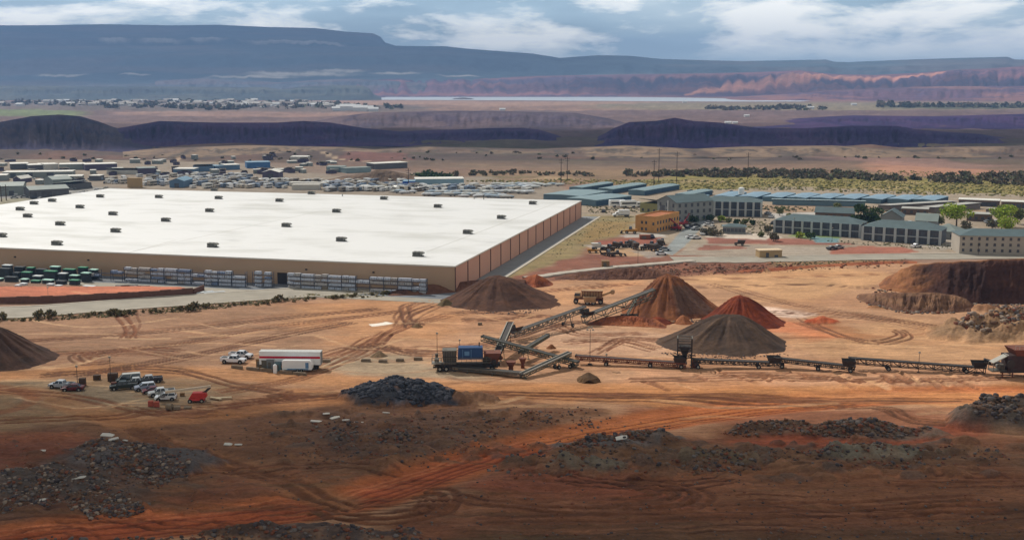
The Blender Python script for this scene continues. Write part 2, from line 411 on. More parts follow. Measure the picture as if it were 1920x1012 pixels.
poly([(1510, 598), (1550, 598), (1640, 628), (1600, 640), (1540, 620)], (160, 100, 56), soft=3, warp=4, k=.5)
poly([(560, 672), (700, 660), (830, 690), (980, 712), (900, 724), (640, 700), (520, 700)], (166, 146, 120), soft=3, warp=5, k=.85)
poly([(1180, 690), (1920, 692), (2200, 700), (2200, 735), (1500, 735), (1180, 728)], (206, 150, 112), soft=3, warp=4, k=.6)
poly([(-400, 700), (60, 704), (330, 700), (440, 735), (330, 775), (120, 790), (-400, 800)], (142, 116, 86), soft=5, warp=6, k=.8)
poly([(60, 716), (320, 716), (420, 745), (330, 768), (150, 770), (50, 750)], (138, 122, 100), soft=3, warp=4, k=.7)
poly([(500, 730), (900, 722), (1300, 726), (2000, 728), (3000, 730), (3000, 760), (1600, 765), (1300, 760), (600, 760)], (198, 136, 84), soft=3, warp=4, k=.8)
# foreground waste ground
waste = [(-900, 800), (160, 800), (260, 790), (420, 770), (560, 768), (640, 745), (860, 748), (1000, 765), (1150, 770), (1160, 792), (1010, 830), (860, 870), (700, 910),
         (600, 940), (400, 960), (0, 1000), (-900, 1100)]
poly(waste, (124, 86, 62), soft=4, warp=6, rough=.8, noise=.15)
poly([(900, 900), (960, 860), (1080, 830), (1400, 812), (1800, 815), (2300, 800), (2600, 1000), (2000, 1100), (1200, 1100), (700, 1020), (760, 960)], (132, 84, 58), soft=5, warp=7, rough=.55, noise=.15)
poly([(1060, 836), (1300, 826), (1860, 830), (2100, 836), (2100, 880), (1700, 895), (1300, 896), (960, 900), (880, 895)], (106, 86, 66), soft=4, warp=7, k=.7, rough=.9, noise=.3)
poly([(560, 770), (860, 760), (930, 790), (900, 830), (780, 860), (600, 860), (540, 810)], (92, 74, 66), soft=4, warp=7, k=.6, rough=.9, noise=.3)
poly([(0, 830), (200, 815), (370, 870), (380, 900), (300, 950), (100, 975), (-300, 960), (-300, 860)], (92, 78, 72), soft=3, warp=6, k=.7, rough=.9, noise=.3)
poly([(-300, 820), (120, 815), (170, 835), (60, 880), (-300, 890)], (150, 84, 56), soft=4, warp=5, k=.6)
poly([(300, 925), (420, 890), (560, 880), (640, 930), (520, 950), (260, 962)], (150, 92, 66), soft=3, warp=5, k=.6)
poly([(900, 890), (1200, 895), (1300, 900), (1300, 960), (1100, 950), (880, 910)], (160, 84, 58), soft=6, warp=9, k=.5)
poly([(1280, 905), (2000, 895), (2000, 960), (1300, 965)], (142, 96, 66), soft=7, warp=10, k=.6)
poly([(900, 975), (1500, 965), (2100, 940), (2100, 1100), (800, 1100)], (88, 66, 46), soft=6, warp=9, k=.7, rough=.6)
poly([(1200, 770), (1500, 768), (1800, 772), (1760, 800), (1400, 800), (1200, 795)], (150, 86, 58), soft=4, warp=6, k=.7)
poly([(1560, 815), (1840, 795), (1860, 815), (1700, 840), (1400, 838), (1380, 828)], (150, 76, 52), soft=2, warp=3, k=.7)
# raised red earth pad behind its wall
poly([(-500, 574), (-200, 572.5), (0, 568), (100, 566), (200, 561), (280, 557), (360, 551), (345, 547), (260, 545), (130, 546), (0, 546), (-500, 548)], (196, 118, 88), soft=.9, warp=.3, dz=1.85)
poly([(-500, 546), (0, 545), (230, 545), (350, 548), (300, 538), (-500, 534)], (188, 112, 86), soft=1.5, warp=1.5, k=.9)
# haul roads
road_r = [(-300, 1050), (60, 1004), (300, 978), (480, 958), (640, 938), (780, 900), (900, 860), (1040, 826), (1180, 796), (1320, 772), (1500, 752), (1700, 742), (2000, 738), (2400, 736)]
stroke(road_r, 15, (176, 102, 60), .97, dz=-.45, soft=.28, brk=.1, lip=.4)
stroke(road_r[:8], 10, (174, 84, 50), .6, soft=.6, brk=.3)
stroke(road_r[7:], 12, (206, 124, 66), .7, soft=.9, brk=.2)
for o_ in (-5.2, -3.6, -1.4, 1.2, 3.2, 5): 
    P = spline(P2(road_r), 4); P = P+np.array([0, o_]); stroke(P, .7, (126, 62, 40) if o_ < 2 else (200, 120, 78), .75, dz=-.1, soft=.4, world=True)
stroke([(640, 938), (560, 915), (420, 868), (300, 830), (240, 795), (200, 780)], 8, (158, 108, 72), .8, dz=-.2, lip=.25)
for q in (-8, 0, 8, 14): track([(650+q, 944+q*.3), (560+q, 915), (420+q, 868), (300+q, 830), (250+q, 800)], (112, 72, 50), .6)
stroke([(-100, 740), (60, 735), (240, 792), (500, 765), (700, 742), (1000, 728), (1400, 722)], 9, (182, 124, 78), .6, brk=.3)
stroke([(-200, 712), (60, 700), (200, 690), (420, 700), (620, 712), (900, 726), (1300, 735), (1920, 745), (2300, 750)], 12, (196, 136, 86), .65)
stroke([(-100, 780), (20, 770), (60, 745), (10, 725), (-100, 715)], 4, (150, 84, 50), .6, dz=-.2)
# ruts
rb = random.Random(3)
base_lines = [
 [(0, 640), (200, 628), (480, 600), (760, 575)], [(0, 668), (260, 650), (520, 610), (800, 578)], [(150, 700), (330, 672), (480, 640), (700, 600)],
 [(420, 735), (560, 705), (680, 660), (740, 620), (830, 590)], [(560, 690), (640, 660), (700, 640), (740, 620)], [(660, 650), (760, 655), (900, 648), (960, 640)],
 [(700, 645), (800, 662), (1000, 650)], [(780, 612), (770, 596), (790, 580), (840, 570)], [(760, 612), (752, 590), (775, 572), (830, 562)],
 [(1400, 540), (1500, 575), (1650, 598), (1800, 625), (1920, 640)], [(1330, 530), (1450, 560), (1600, 590), (1760, 610)], [(1240, 525), (1500, 515), (1700, 508)],
 [(1500, 600), (1620, 640), (1700, 632), (1690, 615)], [(1440, 585), (1560, 588), (1700, 600), (1820, 620)], [(1300, 540), (1500, 530), (1650, 545)],
 [(980, 548), (1100, 536), (1200, 530)], [(1060, 640), (1150, 640), (1220, 655)], [(1120, 660), (1180, 635), (1260, 640)], [(870, 600), (940, 598), (1010, 592), (1060, 600)],
 [(840, 590), (900, 584), (980, 590)], [(1180, 712), (1400, 708), (1700, 715), (1920, 710)], [(500, 740), (900, 738), (1400, 744), (1920, 752)],
 [(450, 752), (800, 735), (1200, 748), (1700, 760)], [(80, 700), (300, 690), (430, 720), (560, 740)], [(0, 730), (150, 748), (300, 775), (420, 775)],
 [(0, 790), (200, 785), (400, 762), (600, 738)], [(180, 660), (150, 668), (165, 680), (210, 678)], [(160, 662), (260, 652), (330, 655)], [(175, 670), (250, 660), (320, 664)],
 [(800, 920), (846, 925), (830, 955), (740, 975), (640, 965), (600, 945)], [(800, 925), (815, 940), (780, 962), (680, 972), (600, 965)],
 [(1180, 905), (1280, 925), (1260, 945), (1160, 955)], [(1150, 905), (1250, 925), (1240, 938), (1120, 945)], [(1200, 900), (1310, 925), (1280, 955), (1150, 965)],
 [(900, 975), (1300, 970), (1700, 955), (1920, 950)], [(860, 935), (1100, 960), (1500, 950), (1900, 930)], [(240, 560), (235, 590), (250, 615), (240, 640)],
 [(1030, 610), (1100, 625), (1200, 622)], [(930, 640), (980, 628), (1060, 606), (1150, 600)], [(1340, 700), (1500, 705), (1620, 722)], [(1570, 760), (1660, 770), (1720, 792), (1840, 800)],
]
for b_ in base_lines:
    for r_ in range(3 if b_[0][1] > 540 else 1):
        j = [(x+rb.uniform(-14, 14), y+rb.uniform(-4, 4)) for x, y in b_]
        track(j, rb.choice([(112, 72, 50), (126, 80, 54), (96, 64, 46)]), rb.uniform(.6, .95))
for i in range(110):
    x = rb.uniform(-50, 1900); y = rb.uniform(575, 790); l = rb.uniform(40, 170); sl_ = rb.uniform(-.25, .06) if x < 1000 else rb.uniform(-.05, .12)
    stroke([(x-l, y-sl_*l*-1), (x, y+rb.uniform(-3, 3)), (x+l, y+sl_*l)], rb.uniform(.8, 2.6), rb.choice([(136, 88, 58), (216, 172, 128), (156, 104, 68), (226, 184, 140)]), rb.uniform(.2, .45), dz=-.05)
for i in range(90):
    x = rb.uniform(-50, 2000); y = rb.uniform(860, 1010); l = rb.uniform(60, 260)
    stroke([(x-l, y+rb.uniform(-4, 4)), (x, y+rb.uniform(-3, 3)), (x+l, y+rb.uniform(-6, 3))], rb.uniform(.5, 1.6), rb.choice([(96, 66, 48), (150, 100, 72), (104, 84, 60)]), rb.uniform(.2, .4), dz=-.06)
for i in range(26):
    x = rb.uniform(0, 1900); y = rb.uniform(860, 1000); l = rb.uniform(60, 200); c_ = rb.uniform(-16, 16)
    track([(x-l, y+c_*.6), (x-l*.3, y-c_*.3), (x+l*.4, y-c_*.4), (x+l, y+c_)], rb.choice([(78, 46, 34), (98, 60, 42), (140, 90, 62)]), rb.uniform(.4, .8), w=.7)
# short dozer scrapes by the conveyor
for i in range(34):
    x = rb.uniform(1180, 1900); y = rb.uniform(700, 725); l = rb.uniform(6, 20)
    stroke([(x-l, y-rb.uniform(3, 8)), (x+l, y+rb.uniform(3, 7))], rb.uniform(1, 2.2), rb.choice([(150, 98, 66), (128, 82, 56), (220, 170, 126)]), .6, dz=-.25, lip=.12)
# lumps, spoil and mounds that belong to the ground itself
for i in range(420):
    u_ = rb.random()
    if u_ < .3: x, y = rb.uniform(520, 1000), rb.uniform(770, 880)
    elif u_ < .75: x, y = rb.uniform(1000, 1920), rb.uniform(830, 900)
    elif u_ < .9: x, y = rb.uniform(-20, 420), rb.uniform(830, 960)
    else: x, y = rb.uniform(1040, 1450), rb.uniform(492, 515)
    rr = rb.uniform(.5, 2.2); hump(x, y, rr*rb.uniform(1, 2.2), rr, rb.uniform(.3, 1.0), rb.choice([(110, 84, 66), (96, 84, 76), (134, 96, 70), None]), k=.6)
hump(750, 745, 15.0, 8.0, 3.4, (70, 72, 80), k=1, sh=.8, noisy=.2)                   # dark riprap mound core
hump(820, 756, 6, 3, 1.2, (70, 72, 80)); hump(885, 752, 6, 3.5, 2.2, (128, 92, 68)); hump(700, 757, 5, 2.5, 1, (76, 76, 80))
hump(1540, 812, 18, 4, 1.6, (112, 90, 74)); hump(1440, 808, 9, 3, 1.3, (108, 86, 70)); hump(1650, 818, 15, 4.5, 1.8, (116, 100, 86))
hump(1900, 795, 15, 8, 5.2, (104, 92, 82), sh=.8); hump(1880, 625, 24, 12, 3.4, (150, 118, 88), sh=.8); hump(1960, 622, 24, 14, 4, (150, 118, 88))
hump(1130, 836, 12, 3.5, 1.2, (110, 102, 98)); hump(1220, 828, 9, 3, 1.2, (110, 98, 90)); hump(260, 860, 17, 7, 1.8, (100, 92, 90)); hump(60, 910, 16, 8, 1.8, (96, 86, 80))
hump(330, 885, 5, 2.6, 1.4, (90, 84, 84)); hump(1350, 870, 9, 3, 1.8, (116, 98, 78)); hump(1640, 855, 13, 4, 1.6, (120, 110, 94)); hump(1100, 880, 8, 3, 1.2, (116, 104, 88))
hump(738, 822, 4.5, 2, 1.3, (120, 104, 92)); hump(640, 828, 4, 2.5, 1.5, (104, 88, 80)); hump(590, 1003, 16, 4, 1.3, (84, 70, 64)); hump(450, 1000, 7, 3, 1, (84, 66, 56))
hump(1105, 712, 3, 2, 1.2, (120, 92, 64)); hump(1600, 640, 10, 4, .5, None)
hump(1540, 603, 5.5, 3.5, 1.6, (190, 90, 52)); hump(1640, 578, 3, 2, 1, (160, 110, 70)); hump(1845, 582, 5, 3, 2, (140, 100, 70))
# terrain relief everywhere
near = np.clip((700-YY)/300, 0, 1)*np.clip(YY/90, 0, 1)
Zg += near*(.9*(fbm(XX/30, YY/30, 91, 3)-.5)+.16*(fbm(XX/3.5, YY/2.2, 92, 3)-.5))*np.where(YY < 345, 1, .35)
Zg += near*Rg*(1.3*(fbm(XX/4.0, YY/3.0, 93, 4, .6)-.42)+.5*np.abs(fbm(XX/1.4, YY/1.2, 94, 2)-.5))
far = sst(900, 1300, YY)*(1-sst(3600, 4600, YY))
Zg += far*(15*(fbm(XX/170, YY/60, 95, 4)-.5)+5*(fbm(XX/40, YY/22, 98, 4, .6)-.5))
Cg *= (1+far*.5*(fbm(XX/60, YY/40, 99, 5, .65)-.5)*2)[..., None]  # mottled cloud shade painted into the far plain's colour
_l = Cg.mean(-1, keepdims=True); Cg[:] = np.clip(_l+(Cg-_l)*.97, .008, 1)
Cg *= (1+(.22*(fbm(XX/11, YY/7, 96, 5, .6)-.5)*2))[..., None]
dirt = sst(.52, .70, fbm(XX/45, YY/14, 97, 5, .6))*np.where(YY < 420, .35, .25)
Cg = Cg*(1-dirt[..., None])+Cg*np.array([.80, .66, .56])*dirt[..., None]
EARTH = earth_mat('earth', (1.1, .16, 3.6), .20, .34, streak=True)
ground = tag(grid_mesh('ground', XX, YY, Zg, Cg, EARTH), kind='structure')
def gz(x, y):
    if y < 25: return 0.0
    r = np.interp(1/y, kq[::-1], np.arange(len(kq))[::-1]); c = np.interp(x/y, sv, np.arange(len(sv)))
    r = min(max(r, 0), len(kq)-2); c = min(max(c, 0), len(sv)-2); i = int(r); j = int(c); a = r-i; b = c-j
    return float((Zg[i, j]*(1-b)+Zg[i, j+1]*b)*(1-a)+(Zg[i+1, j]*(1-b)+Zg[i+1, j+1]*b)*a)
def G(px, py):
    p = at(px, py); p.z = gz(p.x, p.y); return p

# ---------------------------------------------------------------- ridges: banks, mesas, mountains
def ridge(name, crest, base, mat_, colf, Yc=None, Yb=None, run=None, back=None, nx=None, nt=26, shape='mesa', gul=.25, gsc=None, rough=.04, seed=0, zback=-4, dipc=0):
    """crest and base traced on the photo; the crest stands at its own distance, the foot on the ground"""
    crest = np.array(crest, float); x0, x1 = crest[0, 0], crest[-1, 0]
    nx = nx or int(min(700, max(40, (x1-x0)/2.5)))
    px = np.linspace(x0, x1, nx); pc = np.interp(px, crest[:, 0], crest[:, 1])
    if base is not None:
        base = np.array(base, float); pb = np.interp(px, base[:, 0], base[:, 1])
        g = np.array([at(a, b)[:] for a, b in zip(px, pb)]); yb = g[:, 1]
    else: yb = np.full(nx, float(Yb))
    yc = np.full(nx, float(Yc)) if Yc else yb+run
    A = np.array([atY(a, b, c)[:] for a, b, c in zip(px, pc, yc)]); zc = A[:, 2]
    sx_ = A[:, 0]/A[:, 1]
    back = back or (yc-yb).mean()*1.2
    rows = []
    ts = np.linspace(0, 1, nt); tb = np.linspace(0, 1, 10)[1:]
    gsc = gsc or (x1-x0)/40.
    X = []; Y = []; Z = []; T = []
    for t in ts:
        gn = fbm(px/gsc, np.full(nx, t*1.5), 300+seed, 4, .6)-.5
        tt = np.clip(t+gul*gn*2*np.sin(math.pi*t), 0, 1)
        if shape == 'mesa': h = np.where(tt < .62, tt/.62*.50, np.where(tt < .72, .50+(tt-.62)/.10*.28, np.where(tt < .9, .78+(tt-.72)/.18*.12, .90+(tt-.9)/.1*.10)))
        elif shape == 'bank': h = sst(0, 1, tt)*.35+.65*tt**.8
        else: h = sst(0, 1, tt)*.55+.45*tt
        y = yb+(yc-yb)*t; X.append(sx_*y); Y.append(y)
        z = h*zc+rough*zc*(fbm(px/gsc*3, np.full(nx, t*9), 320+seed, 4, .6)-.5)*2*math.sin(math.pi*t)**.5
        if t == 0: z = z*0-1.0
        Z.append(z); T.append(np.full(nx, t))
    for t in tb:
        y = yc+back*t; X.append(sx_*y); Y.append(y)
        Z.append(zc*(1-t**1.5)*(1-dipc*t)+zback*t); T.append(np.full(nx, 1+t))
    X, Y, Z, T = map(np.array, (X, Y, Z, T))
    C = colf(X, Y, Z, T, np.broadcast_to(px, X.shape))
    return tag(grid_mesh(name, X, Y, Z, C, mat_), kind='structure')
def colmix(*cs): return [np.array(lin(c)) for c in cs]
def strata(a, b, c, sc=40, fx=400, seed=0, amt=.8):
    A, B, C_ = colmix(a, b, c)
    def f(X, Y, Z, T, PX):
        n = fbm(X/fx, Z/sc, 500+seed, 4)[..., None]; m = fbm(X/fx*3, Y/fx*3, 520+seed, 4, .6)[..., None]
        col = A*(1-sst(.4, .6, n))+B*sst(.4, .6, n)
        return col*(1-sst(.5, .7, m)*amt)+C_*sst(.5, .7, m)*amt
    return f
ROCK = earth_mat('far_rock', (.012, .0016), .22, 12)
MESA = earth_mat('mesa_rock', (.05, .008), .22, 2.5)
BANK = earth_mat('bank_soil', (.8, .15), .25, .5)
E = lambda pts, ext=700: [(pts[0][0]-ext, pts[0][1])]+pts+[(pts[-1][0]+ext, pts[-1][1])]
def mtn_left(X, Y, Z, T, PX):
    A, B, D = colmix((92, 110, 120), (120, 118, 120), (214, 205, 192))
    n = fbm(X/900, Z/60, 610, 4)[..., None]; c = A*(1-sst(.4, .65, n))+B*sst(.4, .65, n)
    return c
def sunlit_patches(X, Y, Z, T, PX, spots):  # patches of sunlight on the mountains, painted in as pale colour
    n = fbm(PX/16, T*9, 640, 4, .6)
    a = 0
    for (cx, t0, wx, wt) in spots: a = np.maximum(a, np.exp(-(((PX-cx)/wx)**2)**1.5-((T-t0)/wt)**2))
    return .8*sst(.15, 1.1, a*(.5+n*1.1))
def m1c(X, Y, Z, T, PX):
    c = mtn_left(X, Y, Z, T, PX); a = sunlit_patches(X, Y, Z, T, PX, [(215, .715, 34, .022), (300, .705, 50, .02), (390, .715, 40, .022), (540, .705, 90, .014), (610, .70, 50, .012)])[..., None]
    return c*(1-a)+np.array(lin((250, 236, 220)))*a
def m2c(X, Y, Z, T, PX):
    c = mtn_left(X, Y, Z, T, PX); a = sunlit_patches(X, Y, Z, T, PX, [(560, .47, 110, .06), (470, .40, 90, .035), (640, .55, 50, .05), (110, .45, 50, .035), (740, .5, 50, .035), (250, .46, 30, .025), (860, .45, 40, .02)])[..., None]
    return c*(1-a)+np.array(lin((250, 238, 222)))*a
def redhills(X, Y, Z, T, PX):
    A, B, D = colmix((120, 82, 96), (150, 100, 100), (86, 74, 104))
    n = fbm(X/700, Y/260, 660, 5, .6)[..., None]; m = fbm(X/900, Y/200, 670, 4, .6)[..., None]
    c = A*(1-sst(.4, .6, n))+B*sst(.4, .6, n); c = c*(1-sst(.48, .66, m)*.75)+D*sst(.48, .66, m)*.75
    # pale pink dune strip running up the slope, its sunlight painted into the colour
    tline = np.interp(PX, [1290, 1400, 1500, 1600, 1765], [.15, .42, .62, .74, .86]); wdt = np.interp(PX, [1280, 1340, 1480, 1600, 1770], [.03, .09, .17, .11, .035])
    a = np.exp(-((T-tline-.05*(fbm(PX/30, T*2, 680, 3)-.5))/wdt)**4)*(PX > 1285)*(PX < 1775); a = (a*(.55+.6*fbm(PX/9, T*14, 681, 3)))[..., None]; a = np.clip(a, 0, 1)
    return c*(1-a)+np.array(lin((255, 176, 140)))*a
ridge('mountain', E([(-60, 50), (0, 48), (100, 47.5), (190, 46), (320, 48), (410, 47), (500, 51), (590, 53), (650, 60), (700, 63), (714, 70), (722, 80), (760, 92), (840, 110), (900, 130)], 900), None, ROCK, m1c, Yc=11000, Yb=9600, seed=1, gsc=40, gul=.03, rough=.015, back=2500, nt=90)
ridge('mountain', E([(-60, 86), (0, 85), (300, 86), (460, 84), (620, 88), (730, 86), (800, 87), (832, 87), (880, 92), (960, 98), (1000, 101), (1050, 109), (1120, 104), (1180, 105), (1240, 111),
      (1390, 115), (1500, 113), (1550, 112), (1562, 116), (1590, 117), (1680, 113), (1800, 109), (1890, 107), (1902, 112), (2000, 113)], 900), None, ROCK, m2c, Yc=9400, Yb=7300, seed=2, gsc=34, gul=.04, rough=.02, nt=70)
ridge('hill', [(560, 160), (640, 151), (700, 147), (760, 146), (900, 147), (1000, 143), (1100, 141), (1250, 139), (1330, 138), (1400, 136), (1500, 132), (1560, 139), (1640, 141), (1720, 137), (1790, 131), (1850, 129), (1920, 124), (2100, 120), (2700, 118)],
      None, ROCK, redhills, Yc=8300, Yb=6500, seed=3, gsc=18, shape='soft', gul=.3)
ridge('hill', [(1290, 186), (1380, 182), (1460, 177), (1540, 171), (1640, 166), (1760, 162), (1900, 162), (2100, 158), (2700, 150)], None, ROCK, redhills_b if 'redhills_b' in globals() else strata((112, 78, 92), (150, 104, 96), (90, 72, 100), 20, 300, 8), Yc=6300, Yb=5000, seed=13, gsc=16, shape='soft')
ridge('hill', [(-800, 164), (-50, 163), (0, 161), (150, 162), (400, 163), (500, 164), (530, 168), (560, 163), (620, 160), (680, 161), (692, 166), (700, 176), (715, 183)], None, ROCK, strata((72, 84, 88), (92, 96, 92), (64, 72, 80), 12, 260, 4), Yc=5900, Yb=5150, seed=4, gsc=14)
ridge('hill', [(290, 152), (380, 147), (450, 149), (520, 155), (600, 150), (660, 148), (700, 150), (800, 156)], None, ROCK, strata((88, 96, 108), (112, 100, 104), (80, 84, 98), 20, 400, 5), Yc=7600, Yb=6800, seed=5, gsc=16, shape='soft')
DK = lambda s: strata((52, 36, 84), (68, 46, 88), (40, 30, 78), 7, 90, s)  # rock colour darkened to carry part of the cloud shade
ridge('mesa', [(560, 236), (600, 226), (640, 218), (700, 211), (850, 208), (960, 209), (1080, 212), (1140, 222), (1190, 237)], None, MESA, strata((88, 76, 88), (104, 86, 92), (72, 62, 82), 10, 120, 6), Yc=2050, Yb=1780, seed=6, gsc=12, shape='soft')
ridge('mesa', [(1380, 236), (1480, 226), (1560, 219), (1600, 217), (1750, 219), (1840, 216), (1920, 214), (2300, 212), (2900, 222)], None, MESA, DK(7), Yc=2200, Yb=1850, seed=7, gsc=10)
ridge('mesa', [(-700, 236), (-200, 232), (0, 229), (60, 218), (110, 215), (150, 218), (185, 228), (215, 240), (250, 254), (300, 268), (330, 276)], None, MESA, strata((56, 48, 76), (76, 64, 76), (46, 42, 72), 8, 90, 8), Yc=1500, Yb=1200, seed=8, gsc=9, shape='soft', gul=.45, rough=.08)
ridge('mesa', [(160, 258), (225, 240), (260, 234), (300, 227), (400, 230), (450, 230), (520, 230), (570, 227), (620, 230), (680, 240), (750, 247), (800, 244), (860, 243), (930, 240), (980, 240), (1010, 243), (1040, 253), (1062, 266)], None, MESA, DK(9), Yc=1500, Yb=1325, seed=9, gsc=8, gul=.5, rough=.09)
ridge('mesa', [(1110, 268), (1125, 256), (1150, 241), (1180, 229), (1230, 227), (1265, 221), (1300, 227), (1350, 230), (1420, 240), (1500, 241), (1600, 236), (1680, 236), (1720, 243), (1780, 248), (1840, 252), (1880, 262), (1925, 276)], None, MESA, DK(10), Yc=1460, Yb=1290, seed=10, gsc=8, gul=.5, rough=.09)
ridge('mesa', [(230, 284), (330, 278), (460, 273), (640, 277), (700, 282), (800, 276), (1000, 281), (1180, 274), (1300, 281), (1400, 276), (1560, 274), (1680, 281), (1760, 277), (2000, 273), (2400, 275)], None, MESA, strata((104, 86, 76), (136, 114, 94), (80, 74, 68), 5, 50, 11), Yc=1215, Yb=1120, seed=11, zback=-9, back=260, gsc=9, gul=.4)
brown = strata((104, 72, 58), (118, 82, 64), (88, 62, 54), 3, 14, 20); redb = strata((150, 84, 56), (166, 100, 66), (112, 66, 50), 3, 12, 21)
def bankc(X, Y, Z, T, PX):  # face painted dark for its shade, left end painted lighter as lit
    c = strata((70, 45, 37), (80, 52, 41), (58, 40, 36), 3, 20, 22)(X, Y, Z, T, PX); o_ = strata((140, 92, 62), (156, 106, 70), (112, 74, 54), 2, 9, 24)(X, Y, Z, T, PX)
    a = np.clip(1-sst(1680, 1760, PX+50*(fbm(X/6, Z/3+Y/5, 71, 4, .6)-.5)*2), 0, 1)
    a = np.maximum(a, sst(.93, 1.0, T)*.8)[..., None]
    return c*(1-a)+o_*a
ridge('dirt_bank', [(1630, 537), (1652, 530), (1668, 519), (1676, 515), (1690, 504), (1702, 501), (1716, 495), (1740, 494.5), (1760, 491), (1785, 491.5), (1800, 489), (1830, 489.5), (1860, 486), (1890, 486.5), (1920, 484), (2100, 481), (2500, 480)],
      [(1630, 540), (1660, 543), (1700, 550), (1740, 556), (1780, 566), (1840, 570), (1920, 571), (2500, 590)], BANK, bankc, run=11, back=42, seed=20, gsc=14, shape='bank', gul=.12, nx=420, nt=40, rough=.1)
ridge('dirt_bank', [(1598, 558), (1612, 551), (1650, 548), (1700, 549), (1750, 548), (1790, 553), (1812, 560), (1834, 578)], [(1598, 559), (1640, 574), (1690, 584), (1750, 587), (1800, 586), (1834, 583)], BANK, strata((112, 80, 62), (134, 100, 76), (92, 66, 54), 2, 8, 23), run=8, back=16, seed=21, gsc=9, shape='bank', gul=.3, nx=260, rough=.09)
ridge('dirt_bank', [(728, 548), (752, 541), (790, 534), (850, 530), (900, 524), (950, 521), (985, 524)], [(728, 556), (800, 553), (900, 545), (985, 538)], BANK, brown, run=6, back=6, seed=22, gsc=8, shape='bank', nx=260, rough=.1)
ridge('dirt_bank', [(970, 528), (988, 518), (1005, 514), (1022, 521), (1040, 533)], [(970, 532), (1005, 540), (1040, 536)], BANK, redb, run=5, back=6, seed=23, gsc=5, shape='soft', nx=90, rough=.1)
ridge('dirt_bank', [(1030, 524), (1048, 517), (1080, 511), (1130, 505), (1180, 502), (1230, 504), (1262, 512)], [(1030, 526), (1080, 526), (1180, 525), (1262, 522)], BANK, brown, run=6, back=8, seed=24, gsc=8, shape='bank', nx=200, rough=.08)
ridge('dirt_bank', [(1380, 507), (1440, 503), (1520, 497), (1600, 492), (1690, 489), (1720, 490)], [(1380, 511), (1440, 510), (1560, 500), (1720, 494)], BANK, redb, run=4, back=6, seed=25, gsc=8, shape='bank', nx=200, rough=.1)
ridge('dirt_bank', [(1100, 606), (1130, 595), (1160, 591), (1200, 593), (1228, 597), (1252, 612)], [(1100, 609), (1150, 610), (1220, 613), (1252, 617)], BANK, redb, run=4, back=7, seed=26, gsc=7, shape='soft', nx=150, rough=.12)
# the lake
lk = [(515, 185.2), (560, 184), (640, 183.4), (722, 183), (726, 180), (830, 179.6), (1000, 180.6), (1120, 181.5), (1260, 183), (1420, 186), (1520, 189), (1500, 190.6), (1380, 190.8), (1200, 190), (1000, 188.6), (850, 188), (720, 187.4), (620, 186.8), (520, 186.4)]
mbk = MB(); vs = [at(x, y, .6) for x, y in lk]; mbk.add(vs, [tuple(range(len(vs)))])
lake = tag(mbk.build('lake', mat('lake_water', (196, 204, 212), .42, 0, .03, .002, spec=.6)), kind='structure')  # pale water colour stands for sun glitter
ridge('island', [(842, 188), (852, 184.5), (868, 183), (884, 184.5), (896, 188)], None, MESA, strata((90, 84, 84), (110, 96, 90), (84, 78, 84), 8, 60, 30), Yc=5560, Yb=5420, seed=31, gsc=6, shape='soft', nx=40, nt=8)
# roads: pavement sheets a little above the soil
def ribbon(name, pts, w, m, z=.05, world=False):
    P = spline(np.array(pts) if world else P2(pts), 8); T = np.gradient(P, axis=0); T /= np.linalg.norm(T, axis=1)[:, None]
    Nn = np.stack([-T[:, 1], T[:, 0]], 1); A = P+Nn*w/2; B = P-Nn*w/2; mb = MB(); vs = []
    zz = [max(gz(*P[i]), gz(*A[i]), gz(*B[i]))+z for i in range(len(P))]
    for i in range(len(P)): vs += [(A[i][0], A[i][1], zz[i]), (B[i][0], B[i][1], zz[i]), (A[i][0], A[i][1], zz[i]-.6), (B[i][0], B[i][1], zz[i]-.6)]
    fs = []
    for i in range(len(P)-1):
        a = 4*i; b = a+4; fs += [(a, a+1, b+1, b), (a+2, a, b, b+2), (a+1, a+3, b+3, b+1)]
    mb.add(vs, fs); return tag(mb.build(name, m), kind='structure')
CONC = mat('concrete', (178, 168, 154), .9, 0, .1, .4); PAVE = mat('pavement_grey', (156, 148, 134), .9, 0, .13, .15)
road_a = [(-700, 592), (-300, 592), (-100, 590), (60, 584), (240, 571), (400, 560), (560, 549), (700, 541), (820, 534), (880, 529)]
road_m = [(985, 523), (1040, 516.5), (1110, 508), (1200, 499), (1300, 491)]
road_c = [(1262, 488), (1330, 487.5), (1440, 487), (1600, 483), (1780, 481), (1920, 480), (2100, 480), (2500, 486)]
for rc_, w_, k_ in ((road_a, 17, 1), (road_m, 4, 0), (road_c, 13, 1)):
    ribbon('road', rc_, w_, PAVE if k_ else CONC, .15 if k_ else .6)
    if not k_: continue
    _P = spline(P2(rc_), 8); _T = np.gradient(_P, axis=0); _T /= np.linalg.norm(_T, axis=1)[:, None]; _N = np.stack([-_T[:, 1], _T[:, 0]], 1)
    if k_ == 1 and w_ == 17: KERB = mat('kerb_concrete', (188, 178, 162), .9, 0, .08, .5)
    ribbon('kerb', (_P+_N*(w_/2+.7))[::4], 1.0, KERB, .32, True); ribbon('kerb', (_P-_N*(w_/2+.7))[::4], .8, KERB, .30, True)
# ---------------------------------------------------------------- warehouse
AW = math.atan2((1510-960)/F, math.cos(TH)+(-(159-506)/F)*math.sin(TH))     # azimuth of the long side wall
dR = Vector((math.sin(AW), math.cos(AW), 0)); dF = Vector((-math.cos(AW), math.sin(AW), 0))  # back, left
C0 = at(853, 548); HB = atY(853, 500, C0.y).z
far = at(1091, 408); LR = (far-C0).dot(dR)
bl = at(225, 351, HB); WF = (Vector((bl.x, bl.y, 0))-C0).dot(dF)
print('warehouse H %.1f depth %.1f width %.1f' % (HB, LR, WF), C0, (Vector((bl.x, bl.y, 0))-C0).dot(dR))
